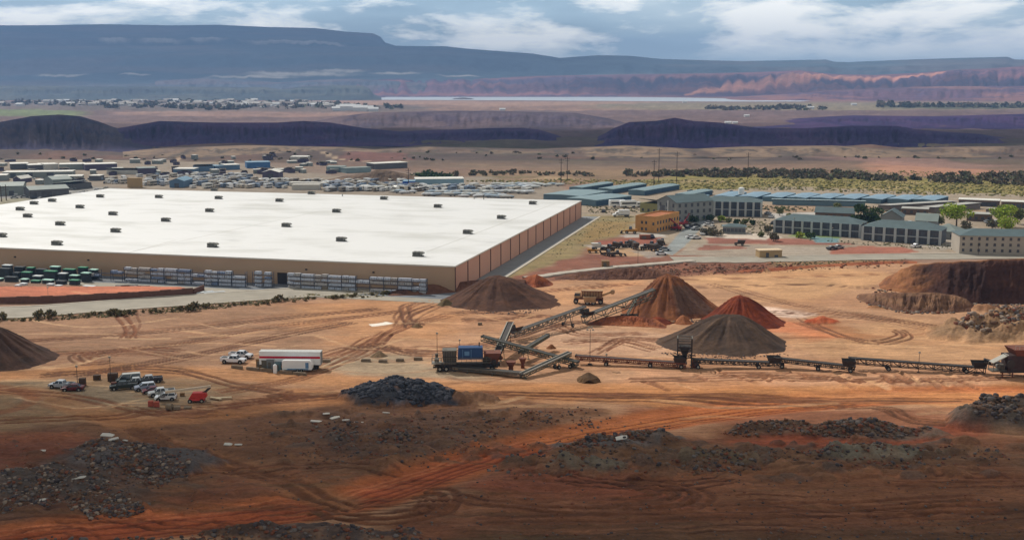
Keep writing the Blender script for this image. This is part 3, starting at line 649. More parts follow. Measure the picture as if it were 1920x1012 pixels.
# local frame: x along dF to the LEFT is negative => x axis = -dF (to the right), y axis = dR
RZ = -AW
def wloc(p): d = Vector((p.x, p.y, 0))-C0; return (-(d.dot(dF)), d.dot(dR))
wh = empty('warehouse', C0, RZ, 'huge low tan warehouse with a flat white roof', 'warehouse')
tanw = mat('tan_wall_paint', (184, 152, 124), .85, 0, .05, .08); pinkw = mat('side_panel_paint', (206, 156, 132), .85, 0, .04, .1)
def wall(name, x0, x1, y0, y1, m): mb = MB(); mb.box(x0, x1, y0, y1, -.5, HB); return mb.build(name, m, wh)
t_ = .35
wall('front_wall', -WF, 0, 0, t_, tanw); wall('back_wall', -WF, 0, LR-t_, LR, tanw)
wall('left_wall', -WF, -WF+t_, t_, LR-t_, tanw)
sw = wall('side_wall', -t_, 0, t_, LR-t_, pinkw)
pil = mat('joint_brown', (92, 66, 56), .9)
nj = 15
for i in range(nj+1):
    y = .35+(LR-.7)*i/nj; mb = MB(); mb.box(.002, .16, y-.35, y+.35, -.3, HB-.25); mb.build('pilaster', pil, sw)
roofm = bpy.data.materials.new('white_roof_membrane'); roofm.use_nodes = True
t = roofm.node_tree; b = t.nodes['Principled BSDF']; b.inputs['Roughness'].default_value = .5; b.inputs['Specular IOR Level'].default_value = .35
tcx = t.nodes.new('ShaderNodeTexCoord'); nn = t.nodes.new('ShaderNodeTexNoise'); nn.inputs['Scale'].default_value = .03; nn.inputs['Detail'].default_value = 6
mp = t.nodes.new('ShaderNodeMapping'); mp.inputs['Scale'].default_value = (1, 2.2, 1)
t.links.new(tcx.outputs['Object'], mp.inputs[0]); t.links.new(mp.outputs[0], nn.inputs['Vector'])
rr = t.nodes.new('ShaderNodeValToRGB'); rr.color_ramp.elements[0].position = .3; rr.color_ramp.elements[1].position = .52
rr.color_ramp.elements[0].color = (.62, .61, .57, 1); rr.color_ramp.elements[1].color = (.80, .79, .77, 1)
bk = t.nodes.new('ShaderNodeTexBrick'); bk.inputs['Scale'].default_value = 1; bk.inputs['Brick Width'].default_value = 30; bk.inputs['Row Height'].default_value = 3.05
bk.inputs['Mortar Size'].default_value = .05; bk.inputs['Color1'].default_value = (1, 1, 1, 1); bk.inputs['Color2'].default_value = (.985, .985, .98, 1); bk.inputs['Mortar'].default_value = (.86, .86, .85, 1)
t.links.new(tcx.outputs['Object'], bk.inputs['Vector'])
mx = t.nodes.new('ShaderNodeMix'); mx.data_type = 'RGBA'; mx.blend_type = 'MULTIPLY'; mx.inputs[0].default_value = 1
n3 = t.nodes.new('ShaderNodeTexNoise'); n3.inputs['Scale'].default_value = .055; n3.inputs['Detail'].default_value = 7; n3.inputs['Roughness'].default_value = .62
mp3 = t.nodes.new('ShaderNodeMapping'); mp3.inputs['Scale'].default_value = (1, 3, 1); t.links.new(tcx.outputs['Object'], mp3.inputs[0]); t.links.new(mp3.outputs[0], n3.inputs['Vector'])
r3_ = t.nodes.new('ShaderNodeMapRange'); r3_.inputs[1].default_value = .58; r3_.inputs[2].default_value = .72; r3_.inputs[3].default_value = 1; r3_.inputs[4].default_value = .80; t.links.new(n3.outputs[0], r3_.inputs[0])
sc3 = t.nodes.new('ShaderNodeVectorMath'); sc3.operation = 'SCALE'
t.links.new(nn.outputs[0], rr.inputs[0]); t.links.new(rr.outputs[0], sc3.inputs[0]); t.links.new(r3_.outputs[0], sc3.inputs['Scale']); t.links.new(sc3.outputs[0], mx.inputs[6]); t.links.new(bk.outputs[0], mx.inputs[7]); t.links.new(mx.outputs[2], b.inputs['Base Color'])
mb = MB(); mb.box(-WF-.12, .12, -.12, LR+.12, HB+.002, HB+.22); rf = mb.build('roof', roofm, wh)
trm = mat('roof_edge_metal', (214, 206, 192), .6); mb = MB()
for a in ((-WF-.2, .2, -.2, -.123), (-WF-.2, .2, LR+.123, LR+.2), (.123, .2, -.123, LR+.123), (-WF-.2, -WF-.123, -.123, LR+.123)): mb.box(*a, HB-.2, HB+.26)
mb.build('roof_edge', trm, wh)
sealm = mat('seam_tape', (188, 184, 176), .8)
for (a, b_) in (((250, 471), (600, 396)), ((800, 472), (1040, 382)), ((240, 474), (330, 450))):
    p = wloc(at(*a, HB+.22)); q = wloc(at(*b_, HB+.22)); mb = MB(); mb.bar((p[0], p[1], HB+.225), (q[0], q[1], HB+.225), .35, .01); mb.build('roof_seam', sealm, rf)
dk = mat('dark_door', (58, 54, 54), .7)
for px in (527,):
    x = wloc(at(px, 534))[0]; mb = MB(); mb.box(x-1.9, x+1.9, -.06, -.003, 0, 4.2); mb.build('door', dk, wh)
for px in (29, 166, 574, 700): 
    p = atY(px, 485, 400); 
    r_ = ray(px, 486); n_ = -dR; tt = (C0-Vector((0, 0, CAMH))).dot(n_)/r_.dot(n_); q = Vector((0, 0, CAMH))+r_*tt; x = wloc(q)[0]
    mb = MB(); mb.box(x-.35, x+.35, -.3, -.003, HB*.62, HB*.62+.5); mb.frus(x-.25, x+.25, -.55, -.3, HB*.62+.05, x-.3, x+.3, -.5, -.3, HB*.62+.4); mb.build('wall_light', dk, wh)
# asphalt strip along the side wall
mb = MB(); mb.box(0.25, 8.6, -14, LR+6, -.5, .09)
strip = tag(mb.build('pavement', mat('asphalt_strip', (132, 134, 134), .9, 0, .1, .2), None, loc=C0, rz=RZ), kind='structure')
mb = MB(); mb.box(8.6, 9.6, -14, LR+6, -.5, .2); tag(mb.build('kerb', KERB, None, loc=C0, rz=RZ), kind='structure')
mb = MB(); mb.box(-WF-30, .2, -13, -.003, -.5, .09); tag(mb.build('pavement', mat('asphalt_yard', (112, 116, 122), .9, 0, .12, .2), None, loc=C0, rz=RZ), kind='structure')
mb = MB(); mb.box(-WF-30, 8.6, -20, -13, -.5, .07); tag(mb.build('pavement', PAVE, None, loc=C0, rz=RZ), kind='structure')
# roof units
gal = mat('galvanised_grey', (128, 126, 118), .6, .1, .1, 2); gal2 = mat('unit_dark_grille', (78, 76, 72), .7, 0, .1, 4)  # second grey is darker, for curbs, grilles and fans
U = empty('rooftop_unit', (0, 0, 0), RZ)
mb = MB(); mb.frus(-1.9, 1.9, -1.1, 1.1, 0, -1.95, 1.95, -1.1, 1.1, .25); mb.build('curb', gal2, U)
mb = MB(); mb.box(-1.85, 1.3, -1.05, 1.05, .252, 1.6); mb.build('cabinet', gal, U)
mb = MB(); mb.prism([(1.303, .6), (2.2, .9), (2.2, 1.35), (1.303, 1.66)], -.9, .9); mb.build('intake_hood', gal, U)
mb = MB(); mb.box(-1.5, -.2, -1.09, -1.053, .5, 1.35); mb.box(0, 1.1, -1.09, -1.053, .5, 1.35); mb.build('grille', gal2, U)
mb = MB(); mb.tube((-1.0, 0, 1.603), (-1.0, 0, 1.72), .5, .5, 12); mb.tube((.4, 0, 1.603), (.4, 0, 1.72), .5, .5, 12); mb.build('fan', gal2, U)
rows = [[(3, 441), (107, 456), (399, 460), (784, 477)], [(113, 419), (217, 432), (537, 422), (640, 449), (877, 435)], [(38, 391), (52, 404), (311, 412), (940, 407)],
        [(150, 387), (212, 400), (393, 394), (631, 395), (821, 386)], [(64, 380), (98, 375), (188, 367), (298, 368), (410, 370), (524, 375), (999, 380)], [(402, 355), (584, 361), (720, 371)]]
rown = ['front row', 'second row from the front', 'third row on the white roof', 'fourth row on the white roof', 'fifth row on the white roof', 'rearmost row']
ordn = ['leftmost', 'second from the left', 'third from the left', 'fourth from the left', 'fifth from the left', 'sixth from the left', 'seventh from the left']
first = True
for r_, row in enumerate(rows):
    row = sorted(row)
    for k, (px, py) in enumerate(row):
        p = at(px, py+3, HB+.22); lb = 'grey roof unit, %s in the %s' % (ordn[k] if k < len(row)-1 else 'rightmost', rown[r_])
        if first: U.location = p; tag(U, lb, 'air unit', 'air units on the white roof'); first = False
        else: copy_tree(U, p, None, lb)
sv_ = MB(); sv_.tube((0, 0, 0), (0, 0, 1.1), .25, .25, 8); sv_.tube((0, 0, 1.1), (0, 0, 1.3), .45, .3, 8)
for k, (px, py, l_) in enumerate([(642, 367, 'small grey vent pipe on the white roof near the middle of its back edge'), (889, 372, 'left one of two short vent pipes at the back edge of the white roof'), (907, 373, 'right one of two short vent pipes at the back edge of the white roof')]):
    o = sv_.build('roof_vent', gal, None, loc=at(px, py+1, HB+.22)); tag(o, l_, 'vent')
# ---------------------------------------------------------------- stockpiles
def pile(px, py, r, h, pal, label, dx=0, flat=0, seed=0, gully=.2, rx=1.0, sector=None, n=130, cat='pile', fold=.2, mt=None, conc=1.15):
    """a heap of loose material with the slope it settles at; dx leans the crest, flat widens it (metres)"""
    c = at(px, py); c.z = gz(c.x, c.y)-.25
    g = np.linspace(-1.25, 1.25, n); X, Y = np.meshgrid(g*r*rx, g*r)
    X = X+(fbm(X, Y, seed, 2)-.5)*.1
    ax = np.abs(X-dx)-flat; ax = np.where(ax < 0, 0, ax)*np.sign(X-dx)
    an = np.arctan2(Y, X-dx+1e-6)
    rr_ = np.where((X-dx) > 0, (r*rx-dx-flat), (r*rx+dx-flat)); d = np.sqrt((ax/rr_)**2+(Y/r)**2)
    d = d*(1+fold*(fbm(np.cos(an)*2+7, np.sin(an)*2+7, seed+3, 3)-.5)*2)
    gl = fbm(np.cos(an)*9+20, np.sin(an)*9+20, seed+5, 3)-.5
    z = h*(np.clip(1-d, 0, 2)**conc)*(1+gully*gl*2*np.clip(d*2, 0, 1))
    z = z*(1-.10*np.exp(-(d*7)**2)); z += .03*h*(fbm(X/1.3, Y/1.3, seed+7, 3)-.5)*(d < 1)
    z = np.where(d > 1, -(d-1)*2.5, z)
    A, B, D = colmix(*pal); q = sst(.38, .62, fbm(np.cos(an)*5+z*.15, np.sin(an)*5, seed+9, 4, .6))[..., None]
    m = sst(.45, .7, fbm(X/4, Y/4+z/3, seed+11, 4))[..., None]
    C = (A*(1-q)+B*q)*(1-.6*m)+D*.6*m
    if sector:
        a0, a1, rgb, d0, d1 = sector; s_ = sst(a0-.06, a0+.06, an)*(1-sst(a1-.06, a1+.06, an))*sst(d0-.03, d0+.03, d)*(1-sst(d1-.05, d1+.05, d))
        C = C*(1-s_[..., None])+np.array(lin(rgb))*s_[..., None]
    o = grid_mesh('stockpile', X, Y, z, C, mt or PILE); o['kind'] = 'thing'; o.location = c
    return tag(o, label, cat)
PILE = earth_mat('loose_aggregate', (1.6, .3), .24, .2)
gp = ((82, 57, 46), (94, 65, 50), (66, 48, 41)); gp2 = ((80, 64, 54), (92, 72, 58), (66, 54, 47)); op = ((112, 68, 45), (138, 86, 54), (84, 52, 38)); rp = ((116, 52, 32), (134, 64, 38), (88, 40, 28))
pile(944, 563, 18.6, 9.6, gp, 'broad brown-grey gravel stockpile beside the near corner of the warehouse', dx=-2.2, flat=.8, seed=1, rx=1.04)
pile(836, 571, 3.3, 2.6, ((104, 88, 60), (116, 96, 66), (92, 78, 56)), 'small olive-brown cone of fines touching the foot of the broad gravel pile', seed=2, n=50)
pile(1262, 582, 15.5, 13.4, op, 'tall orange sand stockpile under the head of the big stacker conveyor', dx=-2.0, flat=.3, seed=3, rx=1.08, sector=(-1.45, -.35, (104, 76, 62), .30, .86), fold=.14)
pile(1394, 603, 13.6, 9.4, rp, 'rust-red stockpile behind the dark grey pile', dx=-1.2, seed=4, fold=.14)
pile(1356, 640, 17.3, 9.0, gp2, 'dark grey gravel stockpile with a blunt top behind the steel hopper tower', dx=1.6, flat=1.8, seed=5, fold=.2, rx=1.02)
pile(-12, 672, 16.5, 10.2, ((74, 56, 48), (84, 62, 52), (60, 48, 42)), 'dark brown stockpile cut off by the left edge of the photo', dx=-2, flat=1.5, seed=6, fold=.16, gully=.2)
pile(783, 614, 2.0, 1.5, ((116, 92, 66), (126, 98, 70), (100, 80, 60)), 'tiny brown cone at the end of a curved tyre track', seed=7, n=40)
pile(711, 666, 2.6, 1.9, ((124, 102, 78), (134, 108, 82), (108, 90, 72)), 'small grey-brown heap behind the row of low concrete blocks', seed=8, n=44)
pile(1034, 653, 1.7, 1.6, ((148, 96, 60), (158, 104, 66), (130, 84, 54)), 'small orange-brown cone near the short grey conveyor', seed=9, n=40)
pile(1103, 713, 2.2, 1.3, ((100, 76, 54), (110, 84, 58), (86, 66, 50)), 'small brown heap in front of the long conveyor line', seed=10, n=44)
pile(1280, 606, 3.2, 3.0, ((160, 100, 66), (170, 110, 74), (140, 90, 62)), 'small pointed heap between the orange pile and the grey pile', seed=11, n=50)
pile(1232, 606, 4.6, 2.6, rp, 'low rust-red heap at the left foot of the tall orange stockpile', seed=12, n=50, rx=1.3)
pile(930, 672, 2.2, 2.6, rp, 'small rust-red heap under the crossing conveyors of the screening plant', seed=14, n=44)
pile(1005, 663, 1.8, 2.0, ((150, 92, 62), (160, 100, 66), (130, 84, 58)), 'small orange heap right of the screening plant between two conveyors', seed=15, n=40)
# ---------------------------------------------------------------- rubble (nobody could count it)
def ico():
    bm = bmesh.new(); bmesh.ops.create_icosphere(bm, subdivisions=1, radius=1)
    v = np.array([q.co[:] for q in bm.verts]); f = np.array([[q.index for q in ff.verts] for ff in bm.faces]); bm.free(); return v, f
IV, IF_ = ico()
def rocks(name, regions, mats, label, seed=0, cat='rubble'):
    rg = np.random.RandomState(seed); V = []; Fc = []; Mi = []; k = 0
    for (pts, n, s0, s1, pw) in regions:
        P = P2(pts); x0, y0 = P.min(0); x1, y1 = P.max(0)
        cnt = 0; tries = 0
        while cnt < n and tries < 60:
            tries += 1
            q = rg.rand(n*2, 2)*[x1-x0, y1-y0]+[x0, y0]
            d = sdist(q[:, 0], q[:, 1], P, True); dens = fbm(q[:, 0]/4, q[:, 1]/4, seed+60, 3)
            q = q[(d < 0) & (dens+.25*np.clip(-d/4, 0, 1) > .42+.25*rg.rand(len(q)))]
            for (x, y) in q[:n-cnt]:
                s = s0+(s1-s0)*rg.rand()**pw
                sc = s*np.array([1, .6+.6*rg.rand(), .45+.5*rg.rand()])
                a = rg.rand()*6.28; ca, sa = math.cos(a), math.sin(a)
                v = IV*(1+(rg.rand(len(IV), 1)-.5)*.55)
                v = np.clip(v, -.78, .78)*sc; v = np.stack([v[:, 0]*ca-v[:, 1]*sa, v[:, 0]*sa+v[:, 1]*ca, v[:, 2]+v[:, 0]*(rg.rand()-.5)*.6], 1)
                v = v+[x, y, gz(x, y)+sc[2]*.25]; V.append(v); Fc.append(IF_+k); Mi.append(np.full(len(IF_), rg.randint(len(mats)))); k += len(IV)
                cnt += 1
    V = np.concatenate(V); Fc = np.concatenate(Fc); Mi = np.concatenate(Mi)
    me = bpy.data.meshes.new(name); me.vertices.add(len(V)); me.vertices.foreach_set('co', V.astype(np.float32).ravel())
    nf = len(Fc); me.loops.add(nf*3); me.polygons.add(nf); me.loops.foreach_set('vertex_index', Fc.astype(np.int32).ravel())
    me.polygons.foreach_set('loop_start', np.arange(0, nf*3, 3, dtype=np.int32))
    for m in mats: me.materials.append(m)
    me.polygons.foreach_set('material_index', Mi.astype(np.int32)); me.update(calc_edges=True)
    o = bpy.data.objects.new(name, me); COL.objects.link(o); return tag(o, label, cat, None, 'stuff')
rk = lambda n, c: mat(n, c, .9, 0, .22, 1.2, .1)
r1, r2, r3, r4, r5 = rk('rubble_grey', (108, 98, 92)), rk('rubble_brown', (108, 82, 64)), rk('rubble_pale', (148, 130, 114)), rk('rubble_dark', (76, 68, 68)), rk('rubble_red', (120, 72, 52))
b1, b2 = rk('basalt_dark', (62, 64, 72)), rk('basalt_mid', (80, 80, 88))
rocks('riprap', [([(650, 752), (700, 728), (760, 722), (800, 735), (850, 752), (840, 760), (740, 764), (660, 758)], 1500, .25, .75, 1.5), ([(640, 742), (680, 740), (690, 757), (650, 756)], 80, .2, .45, 1)], [b1, b1, b2], 'dark blue-grey broken basalt covering the mound left of centre', 1)
rocks('rubble', [([(130, 845), (200, 822), (300, 850), (370, 885), (330, 912), (240, 905), (150, 880)], 1500, .12, .62, 2.6), ([(-60, 890), (60, 885), (200, 905), (290, 945), (200, 965), (-60, 960)], 1700, .12, .6, 2.8),
      ([(150, 955), (280, 945), (290, 955), (170, 972)], 200, .2, .5, 1), ([(-60, 880), (370, 860), (360, 900), (-60, 985)], 700, .1, .45, 2.4)], [r1, r4, r4, r2, r2, r1, r3, r5], 'grey broken concrete and rock strewn over the lower left', 2)
rocks('rubble', [([(1050, 842), (1120, 828), (1250, 818), (1260, 832), (1150, 845), (1060, 850)], 500, .18, .7, 2), ([(1340, 815), (1400, 800), (1460, 798), (1540, 806), (1540, 822), (1440, 822)], 400, .12, .5, 2),
      ([(1540, 808), (1640, 803), (1750, 808), (1740, 826), (1600, 828), (1540, 822)], 800, .12, .7, 2.2)], [r1, r2, r2, r4, r5], 'grey and brown rocks in low banks beside the haul road', 3)
rocks('rubble', [([(1815, 806), (1850, 775), (1920, 762), (2040, 765), (2040, 815), (1900, 812)], 1400, .25, .85, 1.6)], [r1, r2, r4], 'heap of grey broken rock at the right edge', 4)
rocks('rubble', [([(1785, 626), (1830, 602), (1920, 596), (2060, 596), (2060, 640), (1920, 636), (1840, 634)], 1200, .3, 1.1, 1.5), ([(1640, 570), (1700, 562), (1780, 572), (1790, 588), (1700, 590), (1650, 580)], 300, .25, .8, 1.6), ([(1630, 540), (1700, 548), (1780, 562), (1920, 570), (1920, 580), (1760, 572), (1660, 552)], 350, .15, .7, 2.2), ([(1600, 556), (1640, 548), (1800, 552), (1830, 580), (1700, 592), (1620, 574)], 260, .15, .7, 2)], [r3, r2, r1, r5], 'pale brown boulders below the cut bank', 5)
rocks('rubble', [([(880, 900), (960, 850), (1250, 830), (1500, 850), (1400, 895), (1100, 900)], 700, .12, .55, 2.4), ([(1400, 850), (1860, 835), (1900, 870), (1600, 892)], 500, .12, .5, 2.4), ([(560, 790), (900, 770), (1000, 800), (800, 880), (560, 880)], 700, .12, .5, 2.2),
      ([(690, 835), (730, 815), (775, 820), (770, 832), (720, 838)], 150, .2, .6, 1.5), ([(620, 815), (650, 812), (665, 832), (630, 836)], 80, .2, .55, 1.5), ([(1000, 765), (1150, 770), (1130, 800), (960, 800)], 150, .12, .5, 2),
      ([(-60, 810), (400, 800), (700, 850), (640, 930), (300, 960), (-60, 860)], 500, .08, .3, 2.5), ([(900, 900), (1950, 890), (1990, 1030), (700, 1030)], 800, .08, .32, 2.5), ([(420, 770), (1100, 760), (1300, 800), (900, 860), (500, 860)], 700, .08, .35, 2.5), ([(-20, 1000), (400, 1000), (760, 988), (900, 1030), (-20, 1040)], 900, .15, .6, 1.8), ([(1400, 990), (1920, 950), (1980, 1040), (1300, 1040)], 250, .1, .4, 2.5), ([(1480, 850), (1560, 840), (1700, 850), (1700, 860), (1500, 862)], 160, .2, .6, 1.5), ([(1300, 870), (1350, 858), (1395, 868), (1400, 890), (1300, 890)], 160, .2, .6, 1.5)],
      [r2, r5, r1, r4], 'scattered stones and clods across the rough foreground', 6)
rocks('rubble', [([(1040, 516), (1190, 495), (1440, 495), (1700, 490), (1690, 500), (1440, 512), (1250, 520)], 500, .2, .8, 2), ([(1250, 502), (1500, 500), (1480, 508), (1260, 516)], 200, .2, .9, 2)], [r5, r2, r2], 'clods along the rough bank below the road', 7)
for nm_, foot in (('gravel pile by the warehouse', [(850, 576), (1052, 574), (1030, 586), (950, 592), (870, 590)]), ('dark grey pile', [(1232, 662), (1290, 660), (1470, 660), (1480, 668), (1360, 676), (1250, 672)]), ('orange pile', [(1180, 596), (1330, 600), (1340, 612), (1230, 606)])):
    rocks('coarse_stone', [(foot, 220, .12, .42, 2)], [r2, r1, r4], 'coarse stones rolled to the foot of the '+nm_, 50+len(nm_))
slabm = mat('broken_slab', (206, 200, 190), .85, 0, .1, 1)
SLB = [(596, 792, 3.2, 1.2, .2), (628, 785, 2.4, 1, .8), (645, 793, 2.6, .9, -.3), (612, 782, 1.6, .8, .5), (202, 818, 2.6, 1.6, .1), (212, 829, 2.4, 1.5, .7), (235, 828, 1.8, .5, -.7), (428, 838, 1.6, 1.1, .1), (447, 837, 1.5, .9, .2), (150, 920, 2.4, .8, .05), (82, 940, 1.4, .8, .3), (724, 776, 1.6, .7, .1), (78, 848, 1.6, 1.1, .4), (1165, 842, 2.4, 1.6, .1), (672, 795, 2.2, .6, .1)]
for i, (px, py, a, b_, rz) in enumerate(SLB):
    mb = MB(); mb.add([(-a/2, -b_/2, 0), (a*.4, -b_*.5, 0), (a/2, b_*.2, 0), (a*.1, b_/2, 0), (-a*.45, b_*.4, 0), (-a/2, -b_/2, .18), (a*.4, -b_*.5, .2), (a/2, b_*.2, .2), (a*.1, b_/2, .18), (-a*.45, b_*.4, .16)],
      [(4, 3, 2, 1, 0), (5, 6, 7, 8, 9), (0, 1, 6, 5), (1, 2, 7, 6), (2, 3, 8, 7), (3, 4, 9, 8), (4, 0, 5, 9)])
    p = G(px, py); p.z += .12; o = mb.build('broken_slab', slabm, None, loc=p, rz=rz); o.rotation_euler.x = .12*math.sin(i*2.1); o.rotation_euler.y = .15*math.cos(i*1.7)
    tag(o, 'pale broken concrete slab lying among rubble', 'slab', 'pale broken slabs in the foreground')
o = ribbon('white_patch', [(694, 611), (716, 609), (732, 606)], 3.4, mat('spilt_lime', (236, 226, 212), .9), .04); o['kind'] = 'structure'
# ---------------------------------------------------------------- conveyors
steel = mat('conveyor_steel', (104, 100, 92), .65, .2, .15, 1.5); steeld = mat('dark_steel', (62, 56, 52), .7, .1, .2, 1.5); beltm = mat('belt_rubber', (72, 68, 66), .75, 0, .15, 1); tyre = mat('tyre_rubber', (34, 32, 32), .85, 0, .1, 3)
greenst = mat('grey_green_steel', (88, 90, 78), .6, .2, .12, 1.5); rust = mat('rusty_steel', (112, 66, 50), .8, 0, .2, 1); railm = mat('pale_rail', (160, 156, 146), .55, .2, .08, 1)
def wheelpart(parent, p, axis, r=.55, w=.35, name='wheel'):
    mb = MB(); a = Vector(axis).normalized()*w/2; mb.tube(Vector(p)-a, Vector(p)+a, r, r, 14); o = mb.build(name, tyre, parent)
    mb = MB(); a2 = a*1.08; mb.tube(Vector(p)-a2, Vector(p)+a2, r*.5, r*.5, 10); mb.build('rim', railm, o)
    return o
def conveyor(A, B, w=1.1, depth=.7, label='', cat='conveyor', group=None, legs=(), wheels=(), hopper=False, cover=False, m=None, rails=False, name='conveyor', nb=None):
    """A, B: world points of the tail and head of the belt; legs/wheels: fractions along it"""
    A = Vector(A); B = Vector(B); m = m or steel
    base = Vector((A.x, A.y, gz(A.x, A.y))); root = empty(name, base, 0, label, cat, group)
    a = A-base; b = B-base; d = b-a; Ln = d.length; dn = d.normalized(); side = Vector((dn.y, -dn.x, 0)).normalized(); up = side.cross(dn).normalized()
    if up.z < 0: up = -up
    mb = MB(); mb.bar(a+up*.1, b+up*.1, w*.8, .06, up); mb.build('belt', beltm, root)
    mb = MB(); n = nb or max(4, int(Ln/(depth*1.5)))
    for s_ in (-1, 1):
        o0 = side*s_*w*.5
        mb.bar(a+o0, b+o0, .22, .36, up); mb.bar(a+o0-up*depth, b+o0-up*depth, .2, .2, up)
        for i in range(n):
            p = a+d*(i/n); q = a+d*((i+1)/n)
            mb.bar(p+o0, p+o0-up*depth, .16); 
            if i % 2: mb.bar(p+o0, q+o0-up*depth, .14)
            else: mb.bar(p+o0-up*depth, q+o0, .14)
        mb.bar(b+o0, b+o0-up*depth, .1)
    for i in range(0, n+1, 2): p = a+d*(i/n)-up*depth; mb.bar(p-side*w*.5, p+side*w*.5, .08)
    mb.build('truss', m, root)
    if rails:
        for s_ in (-1, 1):
            mb = MB(); o0 = side*s_*w*.56+up*.22; mb.bar(a+o0, b+o0, .22, .3, up); mb.build('side_rail', railm, root)
    mb = MB(); mb.tube(b-side*w*.45, b+side*w*.45, .3, .3, 12); mb.build('head_pulley', steeld, root)
    mb = MB(); mb.tube(a-side*w*.45, a+side*w*.45, .26, .26, 12); mb.build('tail_pulley', steeld, root)
    mb = MB()
    for i in range(1, int(Ln/1.6)): p = a+d*(i*1.6/Ln)-up*(.18); mb.tube(p-side*w*.42, p+side*w*.42, .09, .09, 6)
    mb.build('idler', steeld, root)
    if cover: mb = MB(); mb.bar(a+up*.35, b+up*.35, w*1.0, .3, up); mb.build('cover', m, root)
    if hopper:
        mb = MB(); c = a+dn*1.4; e = side; f_ = Vector((dn.x, dn.y, 0)).normalized()
        for sgn in (-1, 1):
            p0 = c+e*sgn*w*.5+f_*-1.2+Vector((0, 0, .2)); p1 = c+e*sgn*w*.5+f_*1.4+Vector((0, 0, .2)); q0 = c+e*sgn*w*1.0-f_*1.7+Vector((0, 0, 1.5)); q1 = c+e*sgn*w*1.0+f_*1.8+Vector((0, 0, 1.5))
            mb.add([p0, p1, q1, q0, p0+e*sgn*.08, p1+e*sgn*.08, q1+e*sgn*.08, q0+e*sgn*.08], [(0, 1, 2, 3), (7, 6, 5, 4), (0, 4, 5, 1), (1, 5, 6, 2), (2, 6, 7, 3), (3, 7, 4, 0)])
        mb.bar(c-f_*1.5+Vector((0, 0, .9))-e*w*.8, c-f_*1.5+Vector((0, 0, .9))+e*w*.8, .1, 1.3); mb.build('feed_hopper', steeld, root)
    for f_ in legs:
        p = a+d*f_-up*depth; gzv = gz(base.x+p.x, base.y+p.y)-base.z
        for s_ in (-1, 1):
            mb = MB(); top = p+side*s_*w*.5; ft = Vector((p.x, p.y, gzv-.1))+side*s_*w*.75; mb.bar(top, ft, .16); mb.box(ft.x-.3, ft.x+.3, ft.y-.3, ft.y+.3, gzv-.1, gzv+.06); mb.build('leg', m, root)
        mb = MB(); mm_ = (p.z+gzv)/2; mb.bar(Vector((p.x, p.y, mm_))-side*w*.6, Vector((p.x, p.y, mm_))+side*w*.6, .1); mb.build('brace', m, root)
    for f_ in wheels:
        p = a+d*f_-up*depth; gzv = gz(base.x+p.x, base.y+p.y)-base.z; sp = w*.5 if p.z-gzv < 2.2 else w*1.0
        ax = Vector((p.x, p.y, gzv+.55))
        mb = MB(); mb.bar(ax-side*sp*1.1, ax+side*sp*1.1, .2)
        for s_ in (-1, 1): mb.bar(p+side*s_*w*.5, ax+side*s_*sp*.9, .16); mb.bar(p+side*s_*w*.5+dn*1.2, ax+side*s_*sp*.9, .1)
        mb.build('axle_frame', m, root)
        for s_ in (-1, 1): wheelpart(root, ax+side*s_*sp*1.2, side, .55, .4)
    return root
def gp_(px, py, z): p = at(px, py); q = Vector((p.x, p.y, gz(p.x, p.y)+z)); return q
def hp(px, pyg, z):      # a point z metres above the ground spot seen at (px, pyg)
    return gp_(px, pyg, z)
# the long jump-conveyor line, right to left
grp = 'jump conveyors in the long line'
conveyor(hp(1286, 690, 1.3), hp(1080, 682, 2.2), label='long low field conveyor between the screening plant and the steel tower', wheels=(.04, .32, .72), hopper=True, group=grp, m=rust, depth=.95, w=1.5)
conveyor(hp(1462, 692, 1.5), hp(1300, 690, 2.3), label='low field conveyor passing in front of the dark grey pile', wheels=(.25, .95), hopper=True, group=grp, m=steeld, depth=.9, w=1.5)
conveyor(hp(1602, 699, 1.5), hp(1452, 690, 2.5), label='low dark field conveyor just right of the dark grey pile', wheels=(.05, .45, .9), hopper=True, group=grp, m=steeld, depth=.9, w=1.5)
conveyor(hp(1846, 700, 1.4), hp(1592, 693, 2.9), label='longest lattice field conveyor, ending at the crusher on the right edge', wheels=(.14, .71), hopper=True, group=grp, m=steeld, depth=1.35, w=1.4)
conveyor(hp(1915, 704, 1.6), hp(1845, 699, 3.3), label='short steep conveyor coming out of the crusher at the right edge', legs=(.3,), m=steeld, depth=.8, w=1.4)
# screening plant and its conveyors
conveyor(hp(1084, 690, 1.6), hp(905, 672, 5.8), label='grey-green conveyor climbing from the field line to the top of the screening plant', legs=(.78,), wheels=(.06,), m=greenst, rails=False, depth=1.1, w=1.5)
conveyor(hp(826, 692, 1.0), hp(982, 708, 1.2), label='long flat conveyor lying along the near side of the screening plant', legs=(.05, .35, .65), m=steel, depth=.6, w=1.5)
conveyor(hp(978, 710, 1.1), hp(1068, 684, 3.2), label='grey rising conveyor with pale rails from the plant corner to the field line', wheels=(.72,), legs=(.03,), m=greenst, rails=True, depth=.7, w=1.1)
conveyor(hp(975, 678, 2.6), hp(1027, 654, 3.9), label='short grey-green conveyor pointing out behind the screening plant', legs=(.2,), m=greenst, depth=.6, w=1.0)
conveyor(hp(930, 684, 2.4), hp(957, 648, 6.2), label='steep transfer conveyor with two bright rails behind the blue plant', legs=(.75,), m=steeld, rails=True, depth=.8, w=1.5)
conveyor(hp(960, 640, 2.4), hp(1095, 604, 4.9), label='lattice conveyor rising from the plant to the big stacker, on one wheeled stand', wheels=(.76,), legs=(), hopper=True, m=steel, depth=1.35, w=1.5)
stk = conveyor(hp(1092, 606, 2.0), hp(1224, 596, 8.9), label='big green-grey stacker conveyor reaching over the tall orange sand pile', hopper=True, m=greenst, depth=2.3, w=2.3, cover=False)
